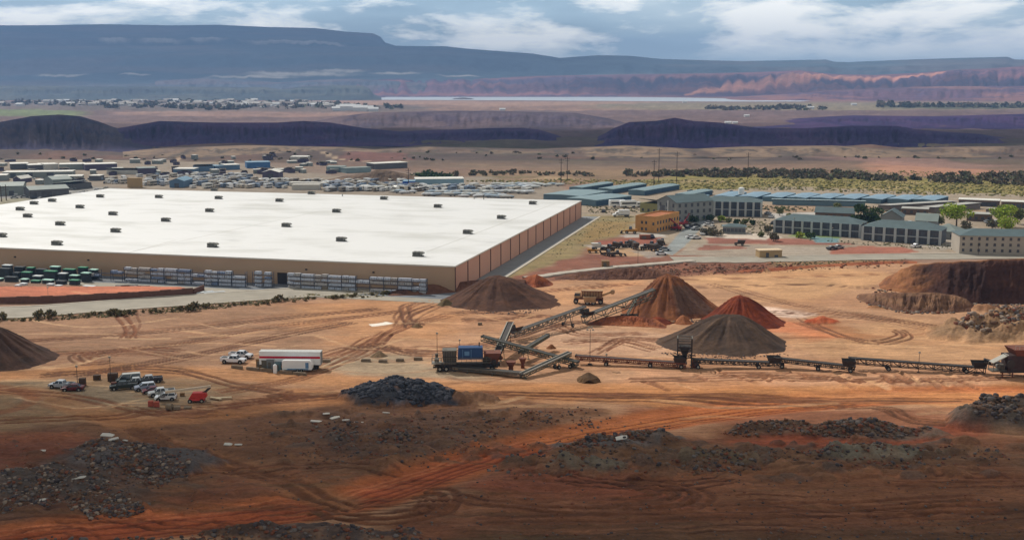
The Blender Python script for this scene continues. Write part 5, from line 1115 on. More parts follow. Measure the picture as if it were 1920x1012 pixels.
def rack(px0, px1, off, levels, label, fill=.85, first=1, lh=1.42, tint='aab'):
    x0, x1 = lx(px0, off), lx(px1, off); n = max(1, round((x1-x0)/5.1)); bw = (x1-x0)/n
    root = empty('storage_rack', wh2w(x0, -off, 0), RZ, label, 'storage rack'); hh = levels*lh-.3
    for i in range(n+1):
        mb = MB()
        for y in (-.7, .7): mb.bar((i*bw, y, 0), (i*bw, y, hh), .14)
        for j in range(levels): mb.bar((i*bw, -.7, j*lh+.2), (i*bw, .7, j*lh+.9), .06)
        mb.build('upright', rackm, root)
    for j in range(1, levels):
        mb = MB(); mb.box(.08, n*bw-.08, -.78, -.64, j*lh-.16, j*lh-.02); mb.box(.08, n*bw-.08, .64, .78, j*lh-.16, j*lh-.02); mb.build('beam', rackm, root)
    short = label.split(',')[0].split(' full')[0].split(' of pale')[0].split(' just')[0].split(' between')[0].replace('storage ', '')
    for j in range(levels):
        for i in range(n):
            if rr2.random() > fill: continue
            ws = [(4.7, .5)] if rr2.random() < .35 else [(2.3, .25), (2.3, .75)]
            for w_, f_ in ws:
                if rr2.random() < .06: continue
                o = bpy.data.objects.new('wrapped_bundle', bundles[(rr2.choice(tint), w_)]); COL.objects.link(o)
                o.location = wh2w(x0+(i+f_)*bw+rr2.uniform(-.05, .05), -off+rr2.uniform(-.15, .1), .092+j*lh-(.09 if j else 0)+.0); o.rotation_euler.z = RZ
                o.scale = (1, 1, rr2.uniform(.75, 1.15))
                tag(o, '%s%s bundle, %s shelf, %s bay of the %s' % ('wide ' if w_ > 3 else 'left ' if f_ < .5 else 'right ', 'wrapped', ['ground', 'second', 'third', 'top'][j], ORD[i], short), 'bundle', 'wrapped bundles on the yard racks')
rack(236, 462, 8, 4, 'longest storage rack full of pale bundles, left of the dark doorway', .95, tint='aacab')
rack(476, 512, 6, 4, 'short storage rack just left of the dark doorway', .9, tint='aca')
rack(540, 800, 6, 4, 'long storage rack of pale bundles between the doorway and the near corner', .85, tint='aab')
rack(168, 232, 9, 3, 'half-empty dark storage rack between the green stacks and the full racks', .5, tint='cb')
# stacks with green and pale covers on the left
gcov = mat('cover_green', (38, 132, 96), .5, 0, .1, 1); pcov = mat('cover_mint', (178, 222, 206), .5, 0, .06, 1); dkst = mat('stack_dark', (58, 66, 72), .8, 0, .2, 1); wcov = mat('cover_white', (214, 220, 222), .5)
k = 0
stk_ = []
for row, (off, zoff) in enumerate(((7, 0), (13, 0), (19, 0))):
    px = -16
    while px < (172 if row < 2 else 150):
        w_ = rr2.uniform(13, 26); stk_.append((px+w_/2, off, w_, rr2.uniform(2.6, 4.6) if row == 0 else rr2.uniform(1.4, 3.6) if row == 1 else rr2.uniform(.6, 1.8))); px += w_+rr2.uniform(2, 7)
cnt_ = {}
for (px, off, w_, h_) in stk_:
    cnt_[off] = cnt_.get(off, -1)+1
    x = lx(px, off); m_ = rr2.choice([gcov, pcov, wcov, dkst, pcov, gcov]); W_ = w_/5.4
    root = empty('covered_stack', wh2w(x, -off, 0), RZ+rr2.uniform(-.03, .03), '%s-covered stack, %s from the left in the %s row of the left yard' % ({'cover_green': 'green', 'cover_mint': 'mint', 'cover_white': 'white'}.get(m_.name, 'dark'), ORD[cnt_[off]].replace('leftmost', 'first'), {7: 'back', 13: 'middle', 19: 'front'}[off]), 'stack', 'covered stacks in the left yard')
    mb = MB(); nl = max(2, int(h_/.55))
    for j in range(nl): a_ = rr2.uniform(-.12, .12); mb.box(-W_/2+a_, W_/2+a_, -.9, .9, .08+j*h_/nl, .08+(j+.86)*h_/nl)
    mb.build('load', dkst, root)
    mb = MB(); mb.frus(-W_/2-.15, W_/2+.15, -1.05, 1.05, h_-.12, -W_/2, W_/2, -.95, .95, h_+.14); mb.build('cover', m_, root)
for px, py, w_, lb in ((44, 531, 2.4, 'white board stack at the edge of the red earth, leftmost'), (95, 532, 2.4, 'white board stack left of the middle at the edge of the red earth'), (110, 535, 2.4, 'white board stack just below another, at the edge of the red earth'), (168, 536, 4.6, 'largest flat white board stack on the edge of the red earth'), (34, 534, 1.8, 'small white board stack low at the left on the red earth')):
    mb = MB(); 
    for j in range(3): mb.box(-w_/2+j*.05, w_/2-j*.04, -.9, .9, j*.24, j*.24+.2)
    tag(mb.build('board_stack', wcov, None, loc=G(px, py+3), rz=RZ), lb, 'board stack')
pp = MB()
for i in range(26):
    a_ = rr2.uniform(-6.5, 6.5); z_ = rr2.uniform(.1, 1.2)*(1-abs(a_)/9); pp.tube((a_-2.2, rr2.uniform(-.9, .9), z_), (a_+2.2, rr2.uniform(-.9, .9), z_+rr2.uniform(-.15, .25)), .16, .16, 7)
tag(pp.build('pipe_pile', mat('black_pipe', (30, 32, 36), .5), None, loc=G(252, 541)+Vector((0, 0, .3)), rz=RZ), 'heap of black pipes at the edge of the yard paving', 'pipe pile', None, 'stuff')
# retaining wall of the red earth pad
wallm = mat('wall_brown_block', (104, 74, 64), .9, 0, .15, 1.2)
wp = spline(P2([(-420, 574), (-200, 573), (0, 569), (100, 567), (200, 562), (280, 558), (362, 552)]), 4)
rw = empty('retaining_wall', (wp[12][0], wp[12][1], 0), 0, 'dark brown stepped block retaining wall holding red earth beside the road', 'retaining wall'); o3 = Vector((wp[12][0], wp[12][1], 0))
for i in range(len(wp)-1):
    a = Vector((*wp[i], 0))-o3; b_ = Vector((*wp[i+1], 0))-o3; mb = MB(); h_ = 2.15+.18*(i % 2); mb.bar(a+Vector((0, 0, h_/2-.3)), b_+Vector((0, 0, h_/2-.3)), .5, h_+.6); mb.build('wall_section', wallm, rw)
a = Vector((*wp[-1], 0))-o3; mb = MB(); mb.bar(a+Vector((.2, .2, .8)), a+Vector((1.5, 8, .8)), .5, 2.2); mb.build('wall_section', wallm, rw)
mb = MB(); mb.tube((0, 0, 0), (0, 0, 3.0), .06, .05, 6); mb.box(-.25, .25, -.25, .25, -.1, .1); mb.frus(-.3, .3, -.15, .15, 2.9, -.2, .2, -.1, .1, 3.15); tag(mb.build('lamp_post', railm, None, loc=G(91, 565)), 'short pale post on the red earth pad', 'post')
for i, (px, py, w_) in enumerate(((388, 548, 5), (403, 549, 7), (376, 550, 3))):
    mb = MB(); mb.box(-w_/2, w_/2, -.5, .5, 0, .25); mb.box(-w_/2+.3, w_/2-.3, -.4, .4, .252, .45); tag(mb.build('beam_stack', wcov, None, loc=G(px, py), rz=R(30)), ['pale beam stack between two others by the end of the brown wall', 'longest pale beam stack by the end of the brown wall', 'shortest pale beam stack by the end of the brown wall'][i], 'beam stack')
# ---------------------------------------------------------------- foliage
def leafmesh(name, blobs, mats, leaf, n, parent=None, seed=0, loc=None):
    """leaf-sized faces spread through the volume of several clumps: blobs = (x, y, z, rx, ry, rz)"""
    rg = np.random.RandomState(seed); B = np.array(blobs, float); vol = (B[:, 3]*B[:, 4]*B[:, 5])**.8; pick = rg.choice(len(B), n, p=vol/vol.sum())
    d = rg.normal(size=(n, 3)); d /= np.linalg.norm(d, axis=1)[:, None]; rad = rg.rand(n, 1)**.42*(.75+.4*rg.rand(n, 1))
    c = B[pick, :3]+d*rad*B[pick, 3:6]
    a = rg.normal(size=(n, 3)); a /= np.linalg.norm(a, axis=1)[:, None]; b = np.cross(a, rg.normal(size=(n, 3))); b /= np.linalg.norm(b, axis=1)[:, None]
    s = leaf*(.6+.8*rg.rand(n, 1)); V = np.stack([c-a*s-b*s*.5, c+a*s-b*s*.5, c+a*s*.5+b*s, c-a*s*.6+b*s*.8], 1).reshape(-1, 3)
    me = bpy.data.meshes.new(name); me.vertices.add(n*4); me.vertices.foreach_set('co', V.astype(np.float32).ravel()); me.loops.add(n*4); me.polygons.add(n)
    me.loops.foreach_set('vertex_index', np.arange(n*4, dtype=np.int32)); me.polygons.foreach_set('loop_start', np.arange(0, n*4, 4, dtype=np.int32))
    for m in mats: me.materials.append(m)
    me.polygons.foreach_set('material_index', ((pick*7+rg.randint(0, 3, n)) % len(mats)).astype(np.int32)); me.update(calc_edges=True)
    o = bpy.data.objects.new(name, me); COL.objects.link(o)
    if parent: o.parent = parent
    if loc is not None: o.location = loc
    return o
def leafm(n, c):
    return mat(n, c, .8, 0, .2, .6, spec=.1)
bark = mat('bark', (92, 76, 62), .95, 0, .2, 3)
def tree(px, py, h, r, cols, label, cat='tree', name='tree', bare=.32, seed=0, n=900, leaf=.3, group=None, wide=1.0):
    p = G(px, py); root = empty(name, p, seed, label, cat, group); rg = random.Random(seed)
    mb = MB(); th = h*bare+h*.25; mb.tube((0, 0, -.2), (0, 0, th), h*.035+.05, h*.02+.03, 8); blobs = []
    for i in range(9):
        a = i*2.4+rg.random(); e = rg.uniform(.25, .8); q = Vector((math.cos(a)*r*e*.85*wide, math.sin(a)*r*e*.85, h*(bare+(1-bare)*rg.uniform(.25, .86))))
        mb.tube((0, 0, th*rg.uniform(.6, 1)), q, h*.015+.03, .02, 5); s = r*rg.uniform(.32, .52); blobs.append((*q, s*wide, s, s*.8))
    blobs.append((0, 0, h*.78, r*.5, r*.5, h*.18)); blobs.append((0, 0, h*(bare+.3*(1-bare)), r*.6*wide, r*.6, h*.2))
    mb.build('trunk', bark, root); leafmesh('crown', blobs, cols, leaf, n, root, seed)
    return root
SH = [leafm('shrub_olive', (112, 108, 74)), leafm('shrub_dry', (138, 118, 84)), leafm('shrub_dark', (82, 82, 58))]
protos = []
for s_ in range(3):
    rt = empty('shrub', (0, 0, 0)); mb = MB()
    for i in range(6): a = i*1.05; mb.tube((0, 0, -.1), (math.cos(a)*.6, math.sin(a)*.5, 1.0), .05, .02, 5)
    mb.build('stem', bark, rt)
    leafmesh('foliage', [(math.cos(i*1.3+s_)*.55, math.sin(i*1.3)*.5, .55+.35*(i % 3), .5, .5, .45) for i in range(6)], SH, .16, 260, rt, s_+5); protos.append(rt); tag(rt, 'olive-brown shrub in the row along the near edge of the concrete road', 'shrub', 'shrubs along the concrete road')
used = [False]*3
rd = random.Random(5); xs = list(range(-30, 740, 13))
for i, x in enumerate(xs):
    yb_ = np.interp(x, [-30, 0, 240, 480, 600, 740], [603, 601, 590, 570, 560, 553])+rd.uniform(-2, 3); k = rd.randrange(3)
    big = 1.7 if i in (8, 10, 30) else (1.3 if rd.random() < .2 else rd.uniform(.45, .95))
    q = G(x+rd.uniform(-6, 6), yb_)
    if not used[k]: protos[k].location = q; protos[k].scale = (big,)*3; used[k] = True
    else: copy_tree(protos[k], q, rd.uniform(0, 6), scale=(big*1.3, big, big*rd.uniform(.7, 1.1)))
rocks('dry_brush', [([(-60, 596), (0, 596), (240, 583), (480, 562), (600, 552), (700, 546), (700, 552), (600, 560), (480, 573), (240, 594), (0, 605), (-60, 606)], 1500, .15, .5, 1.5), ([(560, 552), (740, 545), (760, 556), (620, 560)], 260, .2, .6, 1.5)], SH, 'low dry brush along the near edge of the concrete road', 12, 'brush')
# ---------------------------------------------------------------- buildings
def wm(n, c): return mat(n, c, .85, 0, .06, .2)
win = mat('window_dark', (66, 72, 80), .25, 0, .45, .35, spec=.6)
def bldg(name, label, cat, a, b, depth, h, wallc, roofc, roof='flat', wins=None, winsz=(1.4, 1.4), z0=1.0, doors=(), group=None, over=.5, rise=1.6, sidewins=0, pillars=None, dz=0.0, trim=None, yard=0):
    """a, b: where the near-left and near-right corners meet the ground; depth runs away from the camera"""
    A = at(*a); B = at(*b); d = B-A; L_ = math.hypot(d.x, d.y); rz = math.atan2(d.y, d.x)
    A.z = min(gz(A.x, A.y), gz(B.x, B.y))+dz; root = empty(name, A, rz, label, cat, group)
    mb = MB(); mb.box(0, L_, 0, depth, -1.5, h)
    if roof == 'gable': mb.add([(.02, 0, h), (.02, depth, h), (.02, depth/2, h+rise), (L_-.02, 0, h), (L_-.02, depth, h), (L_-.02, depth/2, h+rise)], [(0, 1, 2), (5, 4, 3)])
    if roof == 'gablefront': mb.add([(0, .02, h), (L_, .02, h), (L_/2, .02, h+rise), (0, depth-.02, h), (L_, depth-.02, h), (L_/2, depth-.02, h+rise)], [(0, 1, 2), (5, 4, 3)])
    w_ = mb.build('wall', wallc, root); o = over; mb = MB(); t = .14; z = h+.01
    if roof == 'flat':
        mb.box(-o*.5, L_+o*.5, -o*.5, depth+o*.5, z, z+.3)
    elif roof == 'shed':
        vs = [(-o, -o, z+rise), (L_+o, -o, z+rise), (L_+o, depth+o, z), (-o, depth+o, z)]; mb.add(vs+[(x, y, q+t) for x, y, q in vs], [(3, 2, 1, 0), (4, 5, 6, 7), (0, 1, 5, 4), (1, 2, 6, 5), (2, 3, 7, 6), (3, 0, 4, 7)])
    elif roof == 'gable':
        for s, y0, y1 in ((0, -o, depth/2), (1, depth+o, depth/2)):
            zz = z-o*rise/(depth/2); vs = [(-o, y0, zz), (L_+o, y0, zz), (L_+o, y1, z+rise), (-o, y1, z+rise)]; mb.add(vs+[(x, y, q+t) for x, y, q in vs], [(3, 2, 1, 0), (4, 5, 6, 7), (0, 1, 5, 4), (1, 2, 6, 5), (3, 0, 4, 7), (2, 3, 7, 6)])
    elif roof == 'gablefront':
        for x0, x1 in ((-o, L_/2), (L_+o, L_/2)):
            zz = z-o*rise/(L_/2); vs = [(x0, -o, zz), (x1, -o, z+rise), (x1, depth+o, z+rise), (x0, depth+o, zz)]; mb.add(vs+[(x, y, q+t) for x, y, q in vs], [(3, 2, 1, 0), (4, 5, 6, 7), (0, 1, 5, 4), (1, 2, 6, 5), (3, 0, 4, 7), (2, 3, 7, 6)])
    elif roof == 'hip':
        k = min(depth/2, L_/2-.3); vs = [(-o, -o, z), (L_+o, -o, z), (L_+o, depth+o, z), (-o, depth+o, z), (k, depth/2, z+rise), (L_-k, depth/2, z+rise)]
        mb.add(vs, [(0, 1, 5, 4), (1, 2, 5), (2, 3, 4, 5), (3, 0, 4), (3, 2, 1, 0)])
    mb.build('roof', roofc, root)
    if wins:
        nx_, nz_ = wins; sx_, sz_ = winsz
        wmb = MB(); wmb.box(-sx_/2, sx_/2, -.06, -.004, 0, sz_); wmb.box(-sx_/2-.1, sx_/2+.1, -.1, -.062, -.12, 0); base = None
        for j in range(nz_):
            for i in range(nx_):
                x = L_*(i+.5)/nx_; zq = z0+j*(h-z0*.4)/nz_
                if base is None: base = wmb.build('window', win, root); base.location = (x, 0, zq)
                else: c_ = base.copy(); COL.objects.link(c_); c_.parent = root; c_.location = (x, 0, zq)
    if sidewins:
        nx_, nz_ = sidewins
        for j in range(nz_):
            for i in range(nx_):
                y = depth*(i+.5)/nx_; zq = z0+j*(h-z0*.4)/nz_; mb = MB(); mb.box(.004, .06, -winsz[0]/2, winsz[0]/2, 0, winsz[1]); c_ = mb.build('window', win, root); c_.location = (L_, y, zq)
    for (fx, dw, dh) in doors: mb = MB(); mb.box(L_*fx-dw/2, L_*fx+dw/2, -.08, -.004, -.3, dh); mb.build('door', win, root)
    if pillars:
        n_, pw, pc = pillars
        for i in range(n_+1): x = L_*i/n_; mb = MB(); mb.box(x-pw/2, x+pw/2, -.7, -.11, -1, h); mb.build('pillar', pc, root)
        mb = MB(); mb.box(pw/2, L_-pw/2, -.65, -.12, h*.46, h*.46+.35); mb.build('balcony', pc, root)
    return root
W1, W2, W3, W4 = wm('wall_grey_green', (134, 140, 136)), wm('wall_dark_grey', (96, 96, 98)), wm('wall_purple_grey', (86, 80, 98)), wm('wall_pale', (190, 186, 176))
RW, RG, RB = mat('roof_white_metal', (226, 222, 212), .5, 0, .04, .2), mat('roof_grey_green', (128, 138, 132), .6, 0, .08, .2), mat('roof_blue_metal', (120, 152, 172), .5, 0, .06, .15)
TW = wm('wall_tan_block', (172, 144, 104)); BLW = wm('wall_blue', (92, 118, 142)); 
IND = [
 ((5, 334), (136, 332), 14, 4.2, W1, RW, 'flat', [(.15, 4, 3.4), (.38, 5, 3.6), (.68, 5, 3.6)], 'long grey-green workshop with a bright white roof at the left, behind the dark-roofed sheds'),
 ((100, 341), (154, 340), 12, 3.8, W1, RW, 'flat', [(.6, 4, 3)], 'short shed with a bright white roof just right of the long workshop'),
 ((167, 339), (187, 339), 10, 3.6, W2, RW, 'flat', [], 'very small hut with a white roof beside a yellow patch, left of the vehicle yard'),
 ((20, 318), (54, 317), 16, 4.6, W2, RW, 'flat', [], 'dark grey warehouse, leftmost of the back row'), ((54, 319), (83, 318), 16, 4, W2, RW, 'flat', [], 'dark grey warehouse second from the left in the back row'),
 ((84, 319), (110, 318), 16, 4.6, W4, RW, 'flat', [], 'tan warehouse in the middle of the back row on the left'), ((111, 319), (158, 318), 16, 4.6, W1, RW, 'flat', [], 'grey-green long warehouse in the middle of the back row'),
 ((160, 320), (220, 318), 16, 5, W3, RW, 'flat', [], 'dark purple-grey warehouse at the right end of the back row'),
 ((-30, 368), (44, 366), 22, 6, W1, RG, 'gable', [(.3, 4, 4), (.7, 3, 3)], 'grey-green workshop with a low gable roof cut by the left edge'),
 ((57, 373), (130, 369), 17, 5.4, W2, RG, 'gable', [(.36, 3.4, 4.2), (.48, 3.4, 4.2), (.08, 4, 4)], 'dark grey workshop with two tall doors just beyond the white roof'),
 ((100, 352), (136, 350), 20, 5.4, W1, RG, 'gable', [], 'grey-green shed with a pitched roof in the middle of the left yards'), ((138, 356), (172, 352), 18, 3.8, W2, RG, 'shed', [], 'low dark shed with a sloping grey roof right of the pitched shed'),
 ((39, 343), (60, 340), 6, 3, W3, RW, 'gable', [], 'small grey gabled store between the long workshop and the yard'),
 ((-30, 340), (13, 339), 14, 4, W1, RW, 'flat', [], 'white-roofed building cut by the left edge, upper of two'), 
 ((200, 327), (258, 327), 10, 3.2, W4, RG, 'shed', [], 'low pale shed left of the dark purple box building'), ((258, 327), (293, 326), 14, 4.6, W3, RG, 'flat', [], 'dark purple-grey box building above the vehicle yard'),
 ((239, 352), (265, 352), 3, 6.4, TW, TW, 'flat', [], 'plain tan block wall building rising over the back edge of the white roof'),
 ((318, 352), (345, 352), 22, 4.6, BLW, RB, 'gablefront', [(.5, 3, 3)], 'blue building with a pitched blue roof in the vehicle yard'),
 ((325, 326), (364, 326), 14, 3.8, BLW, RW, 'flat', [], 'blue-walled building with a white roof above the vehicle yard'), ((366, 322), (402, 321), 14, 4, BLW, RB, 'shed', [], 'blue building with a sloping blue roof, left one of the blue group'),
 ((404, 320), (420, 319), 12, 3.6, BLW, RB, 'flat', [], 'narrow blue building between the larger blue ones'), ((422, 319), (450, 318), 14, 4, BLW, RW, 'flat', [], 'blue building with a pale roof in the middle of the blue group'), ((463, 316), (507, 315), 16, 4.8, wm('wall_strong_blue', (70, 112, 156)), RB, 'flat', [], 'strong blue building at the right end of the blue group'),
 ((492, 335), (523, 335), 16, 4.8, W3, RW, 'gablefront', [(.5, 4, 3.4)], 'dark building with a bright white roof standing alone behind the vehicle yard'),
 ((544, 298), (576, 298), 16, 3, W4, RW, 'flat', [], 'small pale building alone on the tan flats far behind the yards'),
 ((612, 323), (645, 323), 14, 4.2, wm('wall_teal', (128, 148, 150)), RG, 'flat', [], 'pale teal building left of the brown mound'), ((648, 325), (696, 323), 12, 3.8, wm('wall_teal', (128, 148, 150)), RG, 'flat', [], 'long pale teal building touching the brown mound'),
 ((702, 318), (764, 315), 14, 4.6, W2, RW, 'flat', [], 'long dark building with a bright white roof above the brown mound'),
 ((755, 352), (778, 352), 12, 4.2, wm('wall_vivid_blue', (28, 78, 168)), RB, 'flat', [], 'vivid blue building beside the long pale blue one'), ((779, 351), (870, 350), 16, 5.4, wm('wall_pale_blue', (132, 158, 170)), RW, 'flat', [], 'long pale blue building with a white roof edge behind the RV lot'),
 ((547, 356), (598, 356), 8, 3.2, W4, W4, 'flat', [], 'low cream building in the middle of the RV lot'), ((272+270, 349), (610, 350), 6, 2.4, W4, RW, 'flat', [], 'thin pale shed behind the low cream building'),
]
for i, (a, b_, dp, h, wc, rc, rf_, drs, lb) in enumerate(IND): bldg('industrial_building', lb, 'building', a, b_, dp, h, wc, rc, rf_, doors=drs, rise=1.8, over=.4)
shed_ = bldg('yard_shed', 'small pale-roofed shed among the industrial yards behind the warehouse', 'shed', (66, 346), (80, 346), 7, 3, W1, RW, 'flat', group='small sheds in the industrial yards', over=.3)
shed2 = bldg('yard_shed', 'small pale-roofed shed among the industrial yards behind the warehouse', 'shed', (140, 345), (152, 345), 8, 3.2, W3, RW, 'shed', group='small sheds in the industrial yards', over=.3)
rs_ = random.Random(77)
for i in range(70):
    x = rs_.uniform(-10, 620); y = rs_.choice((306, 309, 312, 322, 325, 329))+rs_.uniform(-1.5, 1.5)
    if 330 < x < 520 and 305 < y < 324: y -= 12
    copy_tree(shed_ if i % 2 else shed2, at(x, y), rs_.uniform(-.5, .6), scale=(rs_.uniform(.5, 1.6), rs_.uniform(.7, 1.2), rs_.uniform(.6, 1.1)))
# the self-storage rows, all on the same skewed grid
SW = wm('storage_wall_blue', (104, 128, 138)); SW2 = wm('storage_wall_dark', (58, 84, 104)); SR = mat('storage_roof_blue', (126, 148, 152), .5, 0, .05, .15); SR2 = mat('storage_roof_sky', (126, 154, 172), .5, 0, .05, .15)
def storage(c, far_, wpx, h, label, roofm=SR, group='self-storage rows'):
    A = at(*c); B = at(*far_); d = Vector((B.x-A.x, B.y-A.y, 0)); Ln = d.length; rz = math.atan2(d.y, d.x)-math.pi/2      # y axis runs away along the row
    x_ = Vector((math.cos(rz), math.sin(rz), 0)); w_ = (at(c[0], c[1]).x-at(c[0]-wpx, c[1]).x)/max(.4, x_.x)
    root = empty('storage_unit_row', A, rz, label, 'storage building', group)
    mb = MB(); mb.box(-w_, 0, 0, Ln, -.5, h); mb.build('wall', SW, root); mb = MB(); mb.add([(-w_-.3, -.3, h+.01), (.3, -.3, h+.01), (.3, Ln+.3, h+.01), (-w_-.3, Ln+.3, h+.01), (-w_/2, -.3, h+.5), (-w_/2, Ln+.3, h+.5)], [(3, 2, 1, 0), (0, 1, 4), (2, 3, 5), (1, 2, 5, 4), (3, 0, 4, 5)]); mb.build('roof', roofm, root)
    mb = MB(); n = max(2, int(Ln/3.6)); mb.box(.004, .05, .6, Ln-.6, .1, h*.8); 
    for i in range(n): mb.box(.052, .12, Ln*i/n-.12, Ln*i/n+.12, 0, h*.95)
    mb.build('roller_doors', SW2, root)
    return root
storage((1086, 379), (1140, 369), 66, 3.6, 'nearest-left blue storage building, reaching behind the far corner of the white roof')
storage((1117, 387), (1184, 378), 52, 3.6, 'blue-grey storage building nearest the warehouse, with its end wall in view')
storage((1090, 361), (1150, 351), 22, 3.2, 'storage row with a pale roof next to the boat lot, leftmost behind'); storage((1148, 364), (1212, 353), 26, 3.2, 'storage row second from the boat lot'); storage((1208, 367), (1274, 355), 28, 3.2, 'storage row ending behind the gabled stone building')
storage((1292, 374), (1336, 365), 24, 3, 'storage row seen between the stone building and the hotel-like block'); storage((1300, 382), (1330, 375), 22, 3, 'short blue storage unit in the gap right of the stone building', SR2)
for i, px in enumerate((1362, 1408, 1454, 1500, 1545, 1592, 1642, 1692, 1740)):
    storage((px+10, 377+i*.9), (px+38, 368.3+i*1.0), 31, 2.7, ['storage row', 'storage row'][0]+' with a blue roof, number-wise the %s right of the hotel-like block' % ['first', 'second', 'third', 'fourth', 'fifth', 'sixth', 'seventh', 'eighth', 'ninth'][i] if False else '%s skewed blue storage roof from the left behind the hotel-like block' % ['first', 'second', 'third', 'fourth', 'fifth', 'sixth', 'seventh', 'eighth', 'ninth'][i], SR2)
bldg('storage_building', 'long thin pale-roofed storage row in front of the skewed blue roofs', 'storage building', (1448, 384), (1622, 388), 7, 2.8, SW, mat('storage_roof_pale', (176, 196, 200), .5), 'shed', rise=.5)
CARP = mat('canopy_grey', (172, 170, 162), .7, 0, .06, .3)
bldg('storage_building', 'white-roofed brown row at the right behind the trees, left half', 'storage building', (1797, 385), (1874, 388), 10, 3.4, wm('wall_brown', (110, 90, 76)), RW, 'flat', doors=[(.1+.11*i, 2.4, 2.4) for i in range(8)])
bldg('storage_building', 'white-roofed brown row at the right behind the trees, cut by the right edge', 'storage building', (1877, 389), (1980, 393), 10, 3.4, wm('wall_brown', (110, 90, 76)), RW, 'flat', doors=[(.1+.11*i, 2.4, 2.4) for i in range(8)])
for i, (a, b_) in enumerate((((1668, 396), (1794, 388)), ((1752, 400), (1838, 391)), ((1848, 402), (1940, 408)))):
    bldg('carport', ['leftmost long grey carport roof behind the right-hand trees', 'middle grey carport roof behind the right-hand trees', 'rightmost grey carport roof behind the right-hand trees'][i], 'carport', a, b_, 9, 2.8, wm('carport_shade', (120, 112, 106)), CARP, 'shed', rise=.5)
# houses and offices right of the warehouse
OSB = mat('osb_sheathing', (196, 144, 86), .85, 0, .12, .6); OSBR = mat('raw_roof_deck', (170, 104, 64), .85, 0, .15, .5)
A = at(1191, 434); Bc = at(1229, 437); Cc = at(1262, 424)
ob = empty('unfinished_building', A, math.atan2(Bc.y-A.y, Bc.x-A.x), 'orange sheathed two-storey building under construction with small square window holes', 'building')
w0 = (Bc-A).length; dp_ = 26.0; hB = 7.2
mb = MB(); mb.box(0, w0, 0, dp_, -.5, hB); mb.build('wall', OSB, ob)
mb = MB(); mb.box(.35, w0-.35, .35, dp_-.35, hB-.9, hB+.02); mb.build('roof_deck', OSBR, ob)
mb = MB(); mb.box(-.02, w0+.02, -.02, .3, hB+.003, hB+.7); mb.box(-.02, w0+.02, dp_-.3, dp_+.02, hB+.003, hB+.7); mb.box(-.02, .3, .302, dp_-.302, hB+.003, hB+.7); mb.box(w0-.3, w0+.02, .302, dp_-.302, hB+.003, hB+.7); mb.build('parapet', OSB, ob)
for x, z in ((3.6, .9), (3.6, 4.0), (5.8, .9), (5.8, 4.0), (w0-1.2, 3.6)): mb = MB(); mb.box(x-.5, x+.5, -.06, -.004, z, z+1.4); mb.build('window', win, ob)
for i in range(8):
    for z in (.6, 3.9): mb = MB(); mb.box(w0+.004, w0+.06, 1.6+i*3.1, 3.0+i*3.1, z, z+1.6); mb.build('window', win, ob)
ST = wm('stone_grey', (134, 136, 134)); STW = wm('stone_white_trim', (178, 180, 178)); GR = mat('slate_green_roof', (86, 102, 104), .6, 0, .1, .3)
g1 = bldg('gabled_office', 'tall grey stone-clad office with a steep gabled front, behind the orange building', 'building', (1232, 412), (1268, 418), 24, 10.4, ST, GR, 'gablefront', wins=(3, 3), winsz=(1.5, 1.8), z0=1.2, sidewins=(6, 3), rise=3.0)
mb = MB(); mb.box(2.4, 6.4, -.12, -.003, 4.4, 8.2); mb.build('arched_window', win, g1); mb = MB(); mb.box(9.0, 9.8, -.5, -.003, 0, 11); mb.build('pillar', STW, g1)
bldg('office_wing', 'low wing with a green-grey roof left of the gabled stone office', 'building', (1200, 398), (1232, 401), 12, 5.4, wm('wall_olive_stucco', (146, 142, 96)), GR, 'shed', wins=(3, 1), rise=2.2)
bldg('hotel_block', 'wide three-storey block with white pillars and a hipped green-grey roof', 'building', (1310, 404), (1427, 407), 16, 7.8, wm('wall_shaded_glass', (70, 78, 88)), GR, 'hip', wins=(12, 2), winsz=(1.8, 2.2), z0=1.4, rise=2.2, pillars=(8, 1.1, STW))
mb = MB(); mb.tube((0, 0, 0), (0, 0, 3.4), 1.6, 1.6, 14); mb.tube((0, 0, 3.4), (0, 0, 3.9), 1.6, .6, 14); q = at(1395, 402); q.y += 9; q.z = 10.2; tag(mb.build('water_tank', trw, None, loc=q), 'white round tank on top of the hotel-like block', 'tank')
bldg('apartment_block', 'two-storey grey-roofed block with white pillars, left of the two dark trees', 'building', (1452, 436), (1612, 446), 14, 6.2, wm('wall_shaded_grey', (84, 88, 94)), GR, 'hip', wins=(11, 2), winsz=(2.0, 1.6), z0=.9, rise=2.6, pillars=(9, 1.0, STW))
bldg('apartment_block', 'two-storey block with white pillars and a green-grey roof, right of the dark trees', 'building', (1617, 450), (1762, 460), 14, 6.4, wm('wall_shaded_grey', (84, 88, 94)), GR, 'hip', wins=(9, 2), winsz=(2.0, 1.6), z0=.9, rise=2.8, pillars=(7, 1.1, STW))
bldg('hotel', 'cream three-storey building with rows of small square windows at the right edge', 'building', (1798, 476), (1990, 480), 15, 7.8, wm('wall_cream', (172, 162, 148)), GR, 'hip', wins=(13, 3), winsz=(1.0, 1.1), z0=1.2, rise=2.2)
bldg('house', 'house with a dark gabled roof behind the two green trees', 'house', (1650, 424), (1690, 426), 12, 5, ST, GR, 'gablefront', wins=(3, 1), rise=3.2)
bldg('house', 'house with a dark roof half hidden by the left-hand apartment block', 'house', (1528, 410), (1600, 413), 10, 3.6, wm('wall_brown', (110, 90, 76)), GR, 'gable', rise=2.4, wins=(5, 1))
